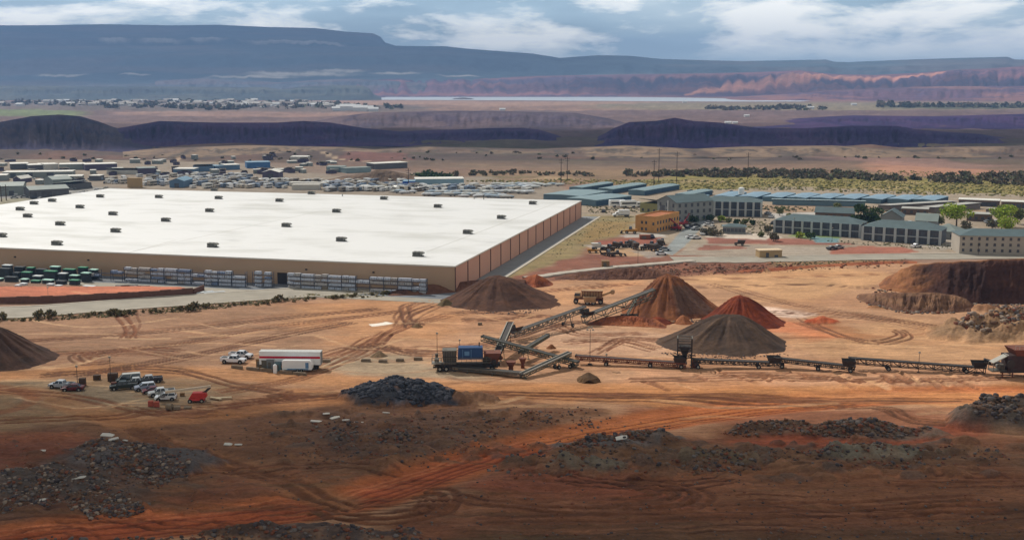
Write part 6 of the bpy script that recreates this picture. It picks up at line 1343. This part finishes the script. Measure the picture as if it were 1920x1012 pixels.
bldg('house', 'sage-roofed house left of the bright green tree, higher one', 'house', (1716, 428), (1756, 430), 12, 4, ST, RG, 'gable', rise=3, wins=(3, 1)); bldg('house', 'sage-roofed house left of the bright green tree, lower one with a wide roof', 'house', (1745, 446), (1792, 450), 12, 3.6, ST, RG, 'hip', rise=3, wins=(3, 1))
bldg('house', 'brown house between the bright green trees', 'house', (1812, 414), (1860, 416), 10, 3.6, wm('wall_brown', (110, 90, 76)), CARP, 'flat', wins=(4, 1)); bldg('house', 'brown house left of the bright green tree with a flat pale roof', 'house', (1690, 402), (1740, 404), 9, 3.2, wm('wall_brown', (110, 90, 76)), CARP, 'flat', wins=(4, 1))
bldg('site_office', 'tan flat-roofed site container beside the road', 'site office', (1424, 484), (1466, 483), 4.5, 3.0, TW, mat('pale_tan_roof', (214, 190, 158), .7), 'flat', doors=[(.35, 1.2, 2.2), (.75, 1.6, 1.2)])
bldg('stone_pavilion', 'round-cornered grey stone pavilion between the rubble garden and the pale forecourt', 'pavilion', (1355, 438), (1398, 439), 7, 3.4, ST, GR, 'hip', wins=(6, 1), winsz=(1.6, 1.6), rise=1.2)
# ---------------------------------------------------------------- far vehicles, boats and RVs
def small_mesh(kind, rgb):
    mb = MB(); pm = paint(rgb)
    if kind == 'rv':
        mb.mi = 0; mb.prism([(-4, .6), (-4, 3.1), (-3.8, 3.3), (3.2, 3.3), (3.7, 3.0), (4.1, 1.8), (4.1, .6)], -1.25, 1.25); mb.mi = 1; mb.box(-3.4, 3.4, -1.27, -1.252, 1.7, 2.4); mb.box(-3.4, 3.4, 1.252, 1.27, 1.7, 2.4); mb.tube((-1.6, -1.28, .45), (-1.6, 1.28, .45), .45, .45, 8); mb.tube((2.4, -1.28, .45), (2.4, 1.28, .45), .45, .45, 8)
    elif kind == 'boat':
        mb.mi = 0; mb.add([(-3.4, -1.1, 1.6), (1.4, -1.2, 1.7), (3.8, 0, 2.0), (1.4, 1.2, 1.7), (-3.4, 1.1, 1.6), (-3.2, -.6, .7), (1.4, -.5, .7), (3.0, 0, .9), (1.4, .5, .7), (-3.2, .6, .7), (-1.0, 0, 2.4)], [(0, 1, 6, 5), (1, 2, 7, 6), (2, 3, 8, 7), (3, 4, 9, 8), (4, 0, 5, 9), (5, 6, 7, 8, 9), (0, 10, 1), (1, 10, 2), (2, 10, 3), (3, 10, 4), (4, 10, 0)]); mb.mi = 1; mb.tube((-1.5, -1.1, .35), (-1.5, 1.1, .35), .35, .35, 8); mb.bar((-3, 0, .5), (4.4, 0, .5), .2)
    else:
        mb.mi = 0; mb.prism([(-2.2, .35), (-2.2, .95), (-1.4, 1.0), (.9, .98), (2.1, .8), (2.2, .4)], -.9, .9); mb.frus(-.9, .4, -.66, .66, 1.38, -.8, .3, -.6, .6, 1.5); mb.mi = 1; mb.frus(-1.5, 1.1, -.8, .8, .97, -.9, .4, -.66, .66, 1.38); mb.tube((-1.35, -.93, .34), (-1.35, .93, .34), .34, .34, 8); mb.tube((1.35, -.93, .34), (1.35, .93, .34), .34, .34, 8)
    o = mb.build('x', [pm, blackp]); me = o.data; bpy.data.objects.remove(o); return me
rvm = [small_mesh('rv', c) for c in ((226, 224, 216), (196, 186, 170), (168, 172, 180), (232, 232, 230), (150, 140, 126), (120, 136, 156))]; btm = [small_mesh('boat', c) for c in ((222, 224, 226), (176, 192, 204), (212, 214, 210))]
crm = [small_mesh('car', c) for c in ((220, 220, 220), (60, 64, 70), (150, 154, 158), (120, 44, 44), (46, 58, 82), (196, 190, 176), (34, 36, 38))]
def put(me, name, px, py, rz, label, cat, group, sc=1.0):
    o = bpy.data.objects.new(name, me); COL.objects.link(o); o.location = G(px, py); o.rotation_euler.z = rz; o.scale = (sc,)*3; return tag(o, label, cat, group)
rv = random.Random(21); n_rv = 0; n_b = 0
for yb_, x0, x1, step in ((338, 190, 235, 9), (343, 200, 236, 8), (332, 262, 470, 10), (337, 268, 316, 9), (337, 365, 480, 9), (342, 270, 316, 9), (342, 362, 560, 8.5), (347, 275, 314, 9), (347, 362, 545, 8.5), (352, 362, 545, 8.5), (343, 560, 760, 8), (348, 605, 760, 7), (353, 612, 900, 6.5), (358, 612, 1000, 6.5)):
    x = x0
    while x < x1 and n_rv < 290:
        if rv.random() < .86: put(rvm[rv.randrange(6)], 'camper_van', x, yb_+rv.uniform(-1, 1), R(rv.choice((60, 64, 120, 55)))+rv.uniform(-.08, .08), 'pale parked camper or trailer in the RV lot behind the white roof', 'RV', 'campers in the RV lot', rv.uniform(.65, 1.1)); n_rv += 1
        x += step*rv.uniform(.8, 1.3)
for yb_, x0, x1, step in ((363, 740, 1000, 8), (368, 800, 960, 9), (353, 900, 1010, 8), (349, 930, 1050, 8), (372, 870, 960, 9)):
    x = x0
    while x < x1: 
        if rv.random() < .9: put(btm[rv.randrange(3)], 'stored_boat', x, yb_+rv.uniform(-1, 1), R(rv.choice((10, 20, 195)))+rv.uniform(-.1, .1), 'pale boat on a trailer in the storage lot beyond the roof', 'boat', 'boats in the storage lot', rv.uniform(.9, 1.2)); n_b += 1
        x += step*rv.uniform(.8, 1.3)
for k in range(70):
    x = rv.uniform(0, 300); y = rv.choice((338, 344, 350, 357, 364, 372))+rv.uniform(-2, 2)
    if x > 200 and y > 345: continue
    put(crm[rv.choice((0, 0, 2, 5, 1, 0))], 'parked_car', x, y, rv.choice((.3, 1.2, 1.9)), 'small car or van parked among the workshops on the left', 'car', 'cars among the workshops', rv.uniform(1, 1.3))
CS = [(1222, 446, 4, 'small white car parked left of the orange building'), (1296, 447, 0, 'white car near the red lift'), (1304, 431, 2, 'grey car at the top of the side street'), (1330, 420, 2, 'grey car by the dark shrubs'), (1305, 425, 6, 'dark car in the shade of the stone office'), (1292, 428, 4, 'dark blue car in the shade of the stone office'), (1328, 424, 0, 'white car beside the planted strip'), (1336, 428, 5, 'pale car beside the planted strip'),
      (1240, 478, 0, 'white car at the mouth of the side street'), (1246, 470, 2, 'grey car just above the white one at the street mouth'), (1232, 466, 1, 'dark car left of the street mouth'), (1320, 434, 2, 'grey car above the two white pickups'), (1317, 440, 0, 'white car on the right edge of the street'), (1305, 448, 0, 'left white car by the hedge'), (1318, 436, 5, 'beige car by the hedge'),
      (1560, 468, 1, 'dark vehicle on the site road at the right'), (1572, 466, 2, 'silver vehicle on the site road at the right'), (1718, 464, 0, 'white car in front of the right apartment block'), (1706, 420, 0, 'white vehicle left of the sage-roofed house'), (1714, 421, 5, 'pale vehicle beside another left of the sage-roofed house'), (1850, 418, 2, 'silver car in the lot between the bright trees'), (1858, 416, 1, 'dark car in the lot between the bright trees'), (1866, 418, 0, 'white car in the lot between the bright trees'),
      (1296, 360, 1, 'dark car behind the storage rows, leftmost'), (1316, 361, 3, 'reddish car behind the storage rows'), (1330, 361, 1, 'dark car behind the storage rows, third'), (1372, 362, 6, 'black car behind the hotel block'), (1440, 402, 2, 'car in the lot left of the apartment block'), (1446, 408, 0, 'white car in the lot left of the apartment block'), (1450, 420, 1, 'dark car in the lot left of the apartment block'), (1132, 398, 1, 'dark car at the back of the dirt lot')]
for px, py, k, lb in CS: put(crm[k], 'parked_car', px, py, rv.uniform(-.4, 1.6), lb, 'car', None, 1.15)
def boxtruck(px, py, hd, lb):
    r_ = empty('box_truck', G(px, py), R(hd), lb, 'truck')
    mb = MB(); mb.box(-1.5, 4.6, -1.2, 1.2, 1.1, 3.7); mb.build('cargo_box', trw, r_); mb = MB(); mb.prism([(-1.6, .7), (-1.6, 2.6), (-2.6, 2.6), (-3.1, 1.7), (-4.3, 1.5), (-4.4, .7)], -1.1, 1.1); mb.build('cab', trw, r_)
    mb = MB(); mb.prism([(-2.0, 1.8), (-2.0, 2.45), (-2.62, 2.45), (-3.0, 1.8)], -1.12, 1.12); mb.build('window', glassm, r_); mb = MB(); mb.box(-4.2, 4.5, -.9, .9, .6, 1.05); mb.build('chassis', blackp, r_)
    for x in (-3.4, 2.6, 3.7):
        for y in (-1.05, 1.05): wheelpart(r_, (x, y, .5), (0, 1, 0), .5, .35)
boxtruck(1164, 406, 8, 'white box truck parked on the dirt lot left of the orange building')
for px, py, lb in ((1158, 388, 'left white trailer of the pair below the storage building'), (1178, 389, 'right white trailer of the pair below the storage building')): put(rvm[3], 'parked_trailer', px, py, R(12), lb, 'trailer', None, 1.25)
put(rvm[0], 'parked_trailer', 1192, 388, R(30), 'small white trailer next to the low office wing', 'trailer', None, .9)
# construction gear between the warehouse and the side street
def machine(px, py, hd, m, lb, kind='loader', sc=1.0):
    r_ = empty({'loader': 'wheel_loader', 'lift': 'telehandler', 'truck': 'dump_truck'}[kind], G(px, py), R(hd), lb, {'loader': 'loader', 'lift': 'telehandler', 'truck': 'truck'}[kind]); r_.scale = (sc,)*3
    mb = MB(); mb.prism([(-3, .9), (-3, 1.9), (-.6, 2.0), (2.2, 1.5), (2.4, .8)], -.9, .9); mb.build('body', m, r_); mb = MB(); mb.frus(-.8, .7, -.75, .75, 1.95, -.6, .5, -.65, .65, 3.1); mb.build('cab', glassm, r_)
    mb = MB()
    if kind == 'loader': mb.bar((1.2, -.6, 1.6), (3.6, -.6, .9), .2); mb.bar((1.2, .6, 1.6), (3.6, .6, .9), .2); mb.build('arm', m, r_); mb = MB(); mb.prism([(3.4, .3), (3.5, 1.3), (4.0, 1.2), (4.5, .2)], -1.2, 1.2); mb.build('bucket', steeld, r_)
    elif kind == 'lift': mb.bar((-2.4, 0, 1.9), (5.6, 0, 6.2), .45, .5); mb.build('boom', m, r_); mb = MB(); mb.box(5.3, 6.8, -.8, .8, 5.6, 5.75); mb.bar((5.4, -.7, 5.8), (5.4, -.7, 7), .1); mb.bar((5.4, .7, 5.8), (5.4, .7, 7), .1); mb.build('fork', steeld, r_)
    else: mb.frus(-3.1, .2, -1.1, 1.1, 1.6, -3.6, .4, -1.25, 1.25, 2.9); mb.build('dump_bed', m, r_)
    for x in (-1.9, 1.5):
        for y in (-.95, .95): wheelpart(r_, (x, y, .65), (0, 1, 0), .65, .4)
yel = mat('machine_yellow', (176, 124, 48), .6, 0, .15, 1); redm = mat('machine_red', (150, 44, 50), .55, 0, .1, 1)
machine(1182, 438, 170, yel, 'yellow loader at the left foot of the orange building', sc=1.1); machine(1266, 432, 130, redm, 'red telehandler with its boom up against the orange building', 'lift', 1.1); machine(1278, 424, 20, redm, 'dark red loader beside the red telehandler', sc=1.1); machine(1286, 420, 60, redm, 'dark red lift parked nearest the stone office', 'lift', .8)
machine(1112, 474, 0, yel, 'pale machine at the left end of the equipment row', sc=.8); machine(1124, 468, 10, mat('machine_white', (206, 204, 198)), 'white machine at the left end of the equipment row', 'truck', 1.0)
for i, (px, py, k) in enumerate(((1142, 470, 'loader'), (1152, 465, 'truck'), (1164, 464, 'loader'), (1174, 463, 'loader'), (1190, 467, 'truck'), (1210, 468, 'loader'), (1222, 464, 'loader'), (1236, 462, 'truck'), (1242, 458, 'loader'), (1140, 480, 'loader'), (1158, 480, 'loader'), (1230, 470, 'truck'), (1385, 460, 'truck'), (1182, 462, 'truck'))):
    machine(px, py, rv.uniform(0, 180), mat('machine_dark', (78, 66, 56), .8, 0, .2, 1), ['first dark loader of the equipment row, counted from the left', 'dark truck second from the left in the equipment row', 'dark loader in the middle of the equipment row, taller one', 'dark loader right of the tall one in the equipment row', 'dark truck in the middle of the paved equipment strip', 'dark loader right of the middle of the equipment strip', 'dark loader left of the side street', 'dark truck touching the side street, lower one', 'dark loader touching the side street, upper one', 'dark loader on the tan circle, left one', 'dark loader on the tan circle, right one', 'dark truck just above the white car at the street mouth', 'pale truck on the red strip right of the side street', 'dark truck just right of the tall loader'][i], k, rv.uniform(.8, 1.1))
cabinet(1135, 502, 3, 3, 2.6, tanb, 'small brown hut beside the pale road above the dark berm', 'hut', 'hut'); cabinet(1209, 448, 5, 3, 1.8, mat('rust_mound_box', (134, 84, 60)), 'rust-brown skip on the concrete by the side street', 'skip', 'skip'); 
mast(1196, 496, 6.2, 'thin street lamp behind the dark berm', 'x')
for px, py, h, lb in ((1488, 440, 8, 'street lamp in front of the left apartment block'), (1834, 478, 8, 'street lamp in front of the cream hotel'), (1560, 452, 6, 'short lamp by the blue play area'), (1617, 446, 7, 'lamp between the two apartment blocks'), (1737, 444, 7, 'lamp right of the right apartment block')): mast(px, py, h, lb, 'x')
# ---------------------------------------------------------------- utility poles
polem = mat('pole_wood', (74, 62, 56), .9, 0, .1, .5)
for px, yb_, yt, lb in ((1052, 343, 297, 'left pole of the close pair behind the boat lot'), (1063.5, 338, 294, 'right pole of the close pair behind the boat lot'), (1226, 346, 300, 'shorter pole left of the tall pole in the tan field'), (1235, 340, 278, 'tallest utility pole in the middle of the tan field'), (1268.5, 344, 284, 'utility pole between the tallest one and the storage rows'), (1402, 336, 286, 'utility pole rising from the dark bushes'), (12, 376, 346, 'left dark pole by the grey-green workshop at the left edge'), (3, 378, 348, 'dark pole cut by the left edge'), (766, 352, 316, 'thin pole beside the vivid blue building')):
    p = G(px, yb_); h = atY(px, yt, p.y).z-p.z; r_ = empty('utility_pole', p, R(15), lb, 'utility pole'); mb = MB(); mb.tube((0, 0, -.3), (0, 0, h), .30, .2, 8); mb.build('pole', polem, r_)
    mb = MB(); mb.bar((-1.9, 0, h-1.4), (1.9, 0, h-1.4), .2, .25); mb.bar((-1.5, 0, h-3.0), (1.5, 0, h-3.0), .2, .25); mb.build('crossarm', polem, r_)
    for x in (-1.7, 0, 1.7): mb = MB(); mb.tube((x, 0, h-1.25), (x, 0, h-.8), .12, .08, 6); mb.build('insulator', steel, r_)
# ---------------------------------------------------------------- trees, scrub, far woods
G1 = [leafm('leaf_dark_green', (62, 84, 50)), leafm('leaf_green', (84, 104, 58)), leafm('leaf_deep', (48, 66, 42))]; G2 = [leafm('leaf_bright_lime', (160, 180, 48)), leafm('leaf_lime', (128, 150, 50)), leafm('leaf_pale_lime', (170, 176, 84))]; G3 = [leafm('twig_grey', (118, 108, 92)), leafm('twig_olive', (98, 98, 72))]
G4 = [leafm('leaf_olive', (104, 112, 62)), leafm('leaf_sage', (124, 126, 88))]
tree(1612, 431, 13.5, 5.6, G1, 'broad dark green tree, left one of the pair between the apartment blocks', seed=1, bare=.1, n=1600, leaf=.4); tree(1637, 431, 12, 4.8, G1, 'slimmer dark green tree, right one of the pair between the apartment blocks', seed=2, bare=.1, n=1300, leaf=.4)
tree(1793, 426, 11.5, 7.4, G2, 'bright lime-green tree with a wide crown left of the other lime trees', seed=3, bare=.32, n=1500, leaf=.4, wide=1.2); tree(1882, 426, 10.5, 7, G2, 'bright lime-green tree at the right, upper one of two', seed=4, bare=.3, n=1300, leaf=.4, wide=1.2); tree(1886, 438, 7.6, 5.4, G2, 'smaller lime-green tree partly behind the cream hotel roof', seed=5, bare=.2, n=900, leaf=.36, wide=1.2)
tree(1908, 420, 8, 5, G4, 'olive tree at the right edge beside the lime trees', seed=6, bare=.2, n=1000, leaf=.4)
for i, (px, py, h, r_, c, lb) in enumerate(((1575, 408, 6, 4, G4, 'sage tree behind the left apartment block, right of the dark-roofed house'), (1462, 404, 5, 3, G4, 'thin olive tree left of the apartment block'), (1810, 434, 5, 3.6, G3, 'bare grey-brown tree below the wide lime-green tree'), (1760, 424, 5, 4, G4, 'sage tree left of the wide lime-green tree'), (1860, 430, 5.4, 4, G3, 'bare grey tree between the lime trees'), (1570, 396, 5, 3, G4, 'faint olive tree in front of the skewed blue roofs'), (1352, 416, 3.2, 2.6, G2, 'small yellow-green tree in front of the hotel-like block'),
    (1366, 419, 2.6, 2, G4, 'small sage bush right of the yellow-green tree'), (1450, 452, 3.4, 3.2, G3, 'bare rounded bush left of the green lawn'), (1325, 440, 3, 4, G3, 'wide brown thicket right of the side street'), (1340, 442, 3, 4, G3, 'second brown thicket right of the side street'), (1300, 416, 3, 3.4, G1, 'dark shrub at the top of the side street, left'), (1312, 413, 3, 3.4, G1, 'dark shrub at the top of the side street, right'), (1500, 446, 2.6, 2.4, G2, 'yellow-green bush on the lawn, left'), (1520, 447, 2.6, 2.4, G1, 'dark green bush on the lawn'), (1380, 420, 2.4, 2, G1, 'dark bush before the hotel block, left'), (1395, 421, 2.4, 2, G4, 'sage bush before the hotel block, middle'), (1412, 422, 2.4, 2, G1, 'dark bush before the hotel block, right'),
    (1426, 444, 2.2, 2, G4, 'low bush beside the pale forecourt'), (1440, 436, 3, 2.6, G3, 'bare bush by the left corner of the apartment block'), (800, 340, 5, 4, G1, 'dark tree above the long pale blue building, left'), (1480, 414, 4, 3, G4, 'olive tree in front of the left apartment roof'), (1700, 446, 2.8, 2.6, G3, 'bare bush in front of the right apartment block'), (1330, 414, 3, 3, G1, 'dark shrub left of the hotel-like block'))):
    tree(px, py, h, r_, c, lb, 'tree' if h >= 3 else 'bush', 'tree' if h >= 3 else 'bush', bare=.12, seed=10+i, n=420, leaf=.34)
def wood(name, pts, n, s0, s1, mats, label, seed, leaf=.9, per=26, cat='bushes'):
    rg = random.Random(seed); P = P2(pts); blobs = []; x0, y0 = P.min(0); x1, y1 = P.max(0); t = 0
    while len(blobs) < n and t < n*60:
        t += 1; x = rg.uniform(x0, x1); y = rg.uniform(y0, y1)
        if sdist(np.array([x]), np.array([y]), P, True)[0] > 0: continue
        s = rg.uniform(s0, s1); blobs.append((x, y, gz(x, y)+s*.5, s*rg.uniform(.9, 1.6), s, s*.75))
    return tag(leafmesh(name, blobs, mats, leaf, n*per, None, seed), label, cat, None, 'stuff')
GW = [leafm('wood_dark', (104, 96, 80)), leafm('wood_brown', (126, 110, 88)), leafm('wood_green', (104, 108, 80))]
wood('bush_belt', [(1160, 326), (1300, 324), (1420, 322), (1560, 324), (1700, 334), (1740, 338), (1700, 340), (1560, 338), (1400, 334), (1280, 332), (1160, 332)], 300, 1.2, 3.4, GW, 'dark belt of bushes across the field behind the storage rows', 1, 1.0, 34)
wood('bush_belt', [(1740, 334), (1840, 328), (1960, 328), (2040, 332), (2040, 350), (1920, 350), (1800, 345), (1740, 342)], 170, 1.4, 3.8, GW, 'dark bushes at the right end of the field', 2, 1.0, 34)
wood('bush_belt', [(830, 326), (960, 322), (1140, 328), (1140, 332), (960, 328), (830, 332)], 70, 1, 2.4, GW, 'thin line of brown brush left of the poles', 3, .8, 20)
wood('bush_belt', [(780, 336), (790, 330), (850, 332), (850, 338)], 26, 2.4, 4.4, G1, 'dark clump of trees above the long pale blue building', 4, 1.0, 30)
rocks('scrub', [([(1180, 345), (1400, 336), (1700, 340), (2060, 346), (2060, 370), (1760, 367), (1500, 358), (1250, 355)], 2400, .5, 1.5, 1.6), ([(840, 340), (1060, 336), (1300, 338), (1200, 348), (1040, 345)], 500, .5, 1.4, 1.6), ([(1300, 318), (1900, 322), (1900, 336), (1400, 334)], 500, .5, 1.4, 1.6)], [leafm('scrub_yellow', (134, 126, 68)), leafm('scrub_olive', (100, 100, 60)), leafm('scrub_straw', (168, 152, 102))], 'yellow-green desert scrub over the flat field', 31, 'scrub')
rocks('scrub', [([(1100, 408), (1186, 406), (1170, 430), (1080, 470), (1000, 505)], 260, .15, .5, 2), ([(1100, 385), (1200, 392), (1190, 402), (1100, 400)], 160, .3, .9, 1.6), ([(1300, 384), (1600, 390), (1780, 398), (1600, 400), (1450, 396)], 300, .4, 1.1, 1.5), ([(1440, 492), (1700, 486), (1690, 494), (1460, 500)], 200, .2, .6, 1.6), ([(1500, 450), (1800, 458), (1800, 470), (1700, 466)], 160, .2, .7, 1.6), ([(1400, 408), (1460, 412), (1440, 440), (1320, 430)], 200, .2, .8, 1.5)], [leafm('scrub_olive', (100, 100, 60)), leafm('scrub_grey', (122, 116, 96)), SH[2]], 'sparse low scrub on the verges between the buildings', 32, 'scrub')
wood('bush_belt', [(-300, 294), (200, 290), (500, 286), (900, 290), (1300, 286), (1900, 292), (1900, 298), (1300, 300), (800, 302), (300, 300), (-300, 304)], 110, .8, 2.0, GW, 'scattered dark brush at the foot of the mesas', 6, .9, 16)
ridge('mound', [(600, 340), (640, 331), (690, 324), (706, 318), (730, 319), (760, 326), (800, 334), (830, 343)], [(600, 342), (700, 344), (830, 345)], BANK, strata((116, 96, 80), (128, 106, 88), (92, 78, 70), 3, 16, 60), run=14, back=26, seed=40, gsc=10, shape='soft', nx=140)
# ---------------------------------------------------------------- the far town and farm buildings
tw_ = [MB() for _ in range(3)]
hm_ = []
for k, (wc, rc) in enumerate((((206, 200, 190), (190, 184, 176)), ((188, 178, 166), (150, 138, 130)), ((232, 230, 226), (226, 226, 224)))):
    mb = MB(); mb.mi = 0; mb.box(-11, 11, -7, 7, -4, 6); mb.mi = 1; mb.add([(-12, -8, 6), (12, -8, 6), (12, 8, 6), (-12, 8, 6), (-12, 0, 10), (12, 0, 10)], [(0, 1, 5, 4), (2, 3, 4, 5), (1, 2, 5), (3, 0, 4), (3, 2, 1, 0)]); o = mb.build('x', [wm('town_wall_%d' % k, wc), wm('town_roof_%d' % k, rc)]); hm_.append(o.data); bpy.data.objects.remove(o)
rt = random.Random(9)
for i in range(170):
    u = rt.random()
    if u < .75: x = rt.gauss(300, 190); y = rt.uniform(190.5, 201)
    else: x = rt.uniform(420, 620); y = rt.uniform(196, 204)
    if x < -40 or x > 640: continue
    put(hm_[rt.choice((0, 0, 1, 2))], 'town_house', x, y, rt.uniform(-.5, .5), 'tiny pale house of the distant town below the mountains', 'house', 'houses of the distant town', rt.uniform(.6, 1.5))
for x, y, s in ((632, 207, 1.2), (642, 206.5, 1.5), (652, 207, 1.8), (664, 206.5, 1.6), (676, 207.5, 1.7), (690, 207, 1.3), (700, 208, 1.2)): put(hm_[2], 'white_shed', x, y, .1, 'bright white building in the short white cluster right of the distant town', 'shed', 'bright white cluster on the plain', s)
for i, (x, y, s) in enumerate(((822, 239, .5), (830, 240, .4), (893, 236, .4), (903, 236, .5), (914, 237, .4), (1365, 233, .5), (1378, 234, .4), (1284, 193, .8), (1520, 205, .8), (1601, 198, .8), (1400, 219, .5), (942, 208, .7))): put(hm_[2], 'farm_building', x, y, .1, 'tiny pale building alone on the middle-distance plain', 'farm building', 'lone buildings on the plain', s)
wood('tree_line', [(1640, 200), (1920, 199), (2060, 200), (2060, 202), (1650, 203)], 130, 6, 13, GW, 'dark line of trees on the far plain at the right', 8, 5, 14)
wood('tree_line', [(-20, 193), (480, 191), (760, 201), (760, 207), (300, 206), (-20, 200)], 240, 5, 12, GW, 'dark trees among the houses of the distant town', 9, 5, 12)
wood('tree_line', [(1300, 204), (1560, 203), (1560, 207), (1340, 207)], 70, 5, 9, GW, 'dark trees around the far farm', 10, 4, 12)
# ---------------------------------------------------------------- clouds overhead, outside the frame, whose shade lies on the land
def cloud(gx, gy, a, b, rot, soft, alt=1500.0, seed=0, dens=1.0):
    off = Vector((SD.x, SD.y, 0))*(alt/SD.z)
    nu, nvv = 48, 12; vs = []; fs = []
    rr_ = random.Random(seed)
    for j in range(nvv+1):
        ph = math.pi*j/nvv
        for i in range(nu):
            th = 2*math.pi*i/nu; k = 1+.05*math.sin(th*5+seed)+.04*math.sin(th*9+2*seed)
            vs.append((math.sin(ph)*math.cos(th)*k, math.sin(ph)*math.sin(th)*k, math.cos(ph)*(.5 if j > nvv/2 else 1)*(1+rr_.uniform(-.1, .1))))
    for j in range(nvv):
        for i in range(nu): fs.append((j*nu+i, j*nu+(i+1) % nu, (j+1)*nu+(i+1) % nu, (j+1)*nu+i))
    mb = MB(); mb.add(vs, fs)
    m = bpy.data.materials.new('cloud_vapour'); m.use_nodes = True; t = m.node_tree; t.nodes.clear()
    o_ = t.nodes.new('ShaderNodeOutputMaterial'); df = t.nodes.new('ShaderNodeBsdfDiffuse'); df.inputs[0].default_value = (.85, .86, .88, 1)
    tr = t.nodes.new('ShaderNodeBsdfTransparent'); ms = t.nodes.new('ShaderNodeMixShader'); tx = t.nodes.new('ShaderNodeTexCoord')
    mm = t.nodes.new('ShaderNodeVectorMath'); mm.operation = 'MULTIPLY'; mm.inputs[1].default_value = (1, 1, 0)
    ln = t.nodes.new('ShaderNodeVectorMath'); ln.operation = 'LENGTH'
    nz = t.nodes.new('ShaderNodeTexNoise'); nz.inputs['Scale'].default_value = 5; nz.inputs['Detail'].default_value = 5
    ad = t.nodes.new('ShaderNodeMath'); ad.operation = 'MULTIPLY_ADD'; ad.inputs[1].default_value = .22
    mr = t.nodes.new('ShaderNodeMapRange'); mr.interpolation_type = 'SMOOTHSTEP'
    mr.inputs[1].default_value = 1.08; mr.inputs[2].default_value = 1.08-soft; mr.inputs[3].default_value = 0; mr.inputs[4].default_value = dens
    t.links.new(tx.outputs['Object'], mm.inputs[0]); t.links.new(mm.outputs[0], ln.inputs[0]); t.links.new(mm.outputs[0], nz.inputs['Vector'])
    t.links.new(nz.outputs[0], ad.inputs[0]); t.links.new(ln.outputs['Value'], ad.inputs[2]); t.links.new(ad.outputs[0], mr.inputs[0])
    t.links.new(mr.outputs[0], ms.inputs[0]); t.links.new(tr.outputs[0], ms.inputs[1]); t.links.new(df.outputs[0], ms.inputs[2]); t.links.new(ms.outputs[0], o_.inputs[0])
    o = mb.build('cloud', m, None, True, loc=(gx+off.x, gy+off.y, alt), rz=rot); o.scale = (a, b, 40)
    return tag(o, kind='structure')
cloud(0, 15, 900, 262, R(-13), .32, seed=1, dens=.88)
cloud(-100, 1530, 3600, 330, R(1.5), .35, seed=2, dens=.75)
cloud(-3200, 10300, 6500, 3300, R(0), .35, seed=3, dens=.7)
cloud(2500, 7000, 3600, 900, R(-8), .5, seed=4, dens=.5)
# ---------------------------------------------------------------- haze
hz = MB(); hz.box(-9000, 9000, -200, 14500, -12, 640)
hm = bpy.data.materials.new('haze_air'); hm.use_nodes = True; t = hm.node_tree; t.nodes.clear()
o_ = t.nodes.new('ShaderNodeOutputMaterial'); pv = t.nodes.new('ShaderNodeVolumePrincipled')
pv.inputs['Color'].default_value = (.32, .52, .92, 1); pv.inputs['Density'].default_value = 9.5e-5; pv.inputs['Anisotropy'].default_value = .2
t.links.new(pv.outputs[0], o_.inputs['Volume'])
tag(hz.build('haze', hm), kind='stuff')
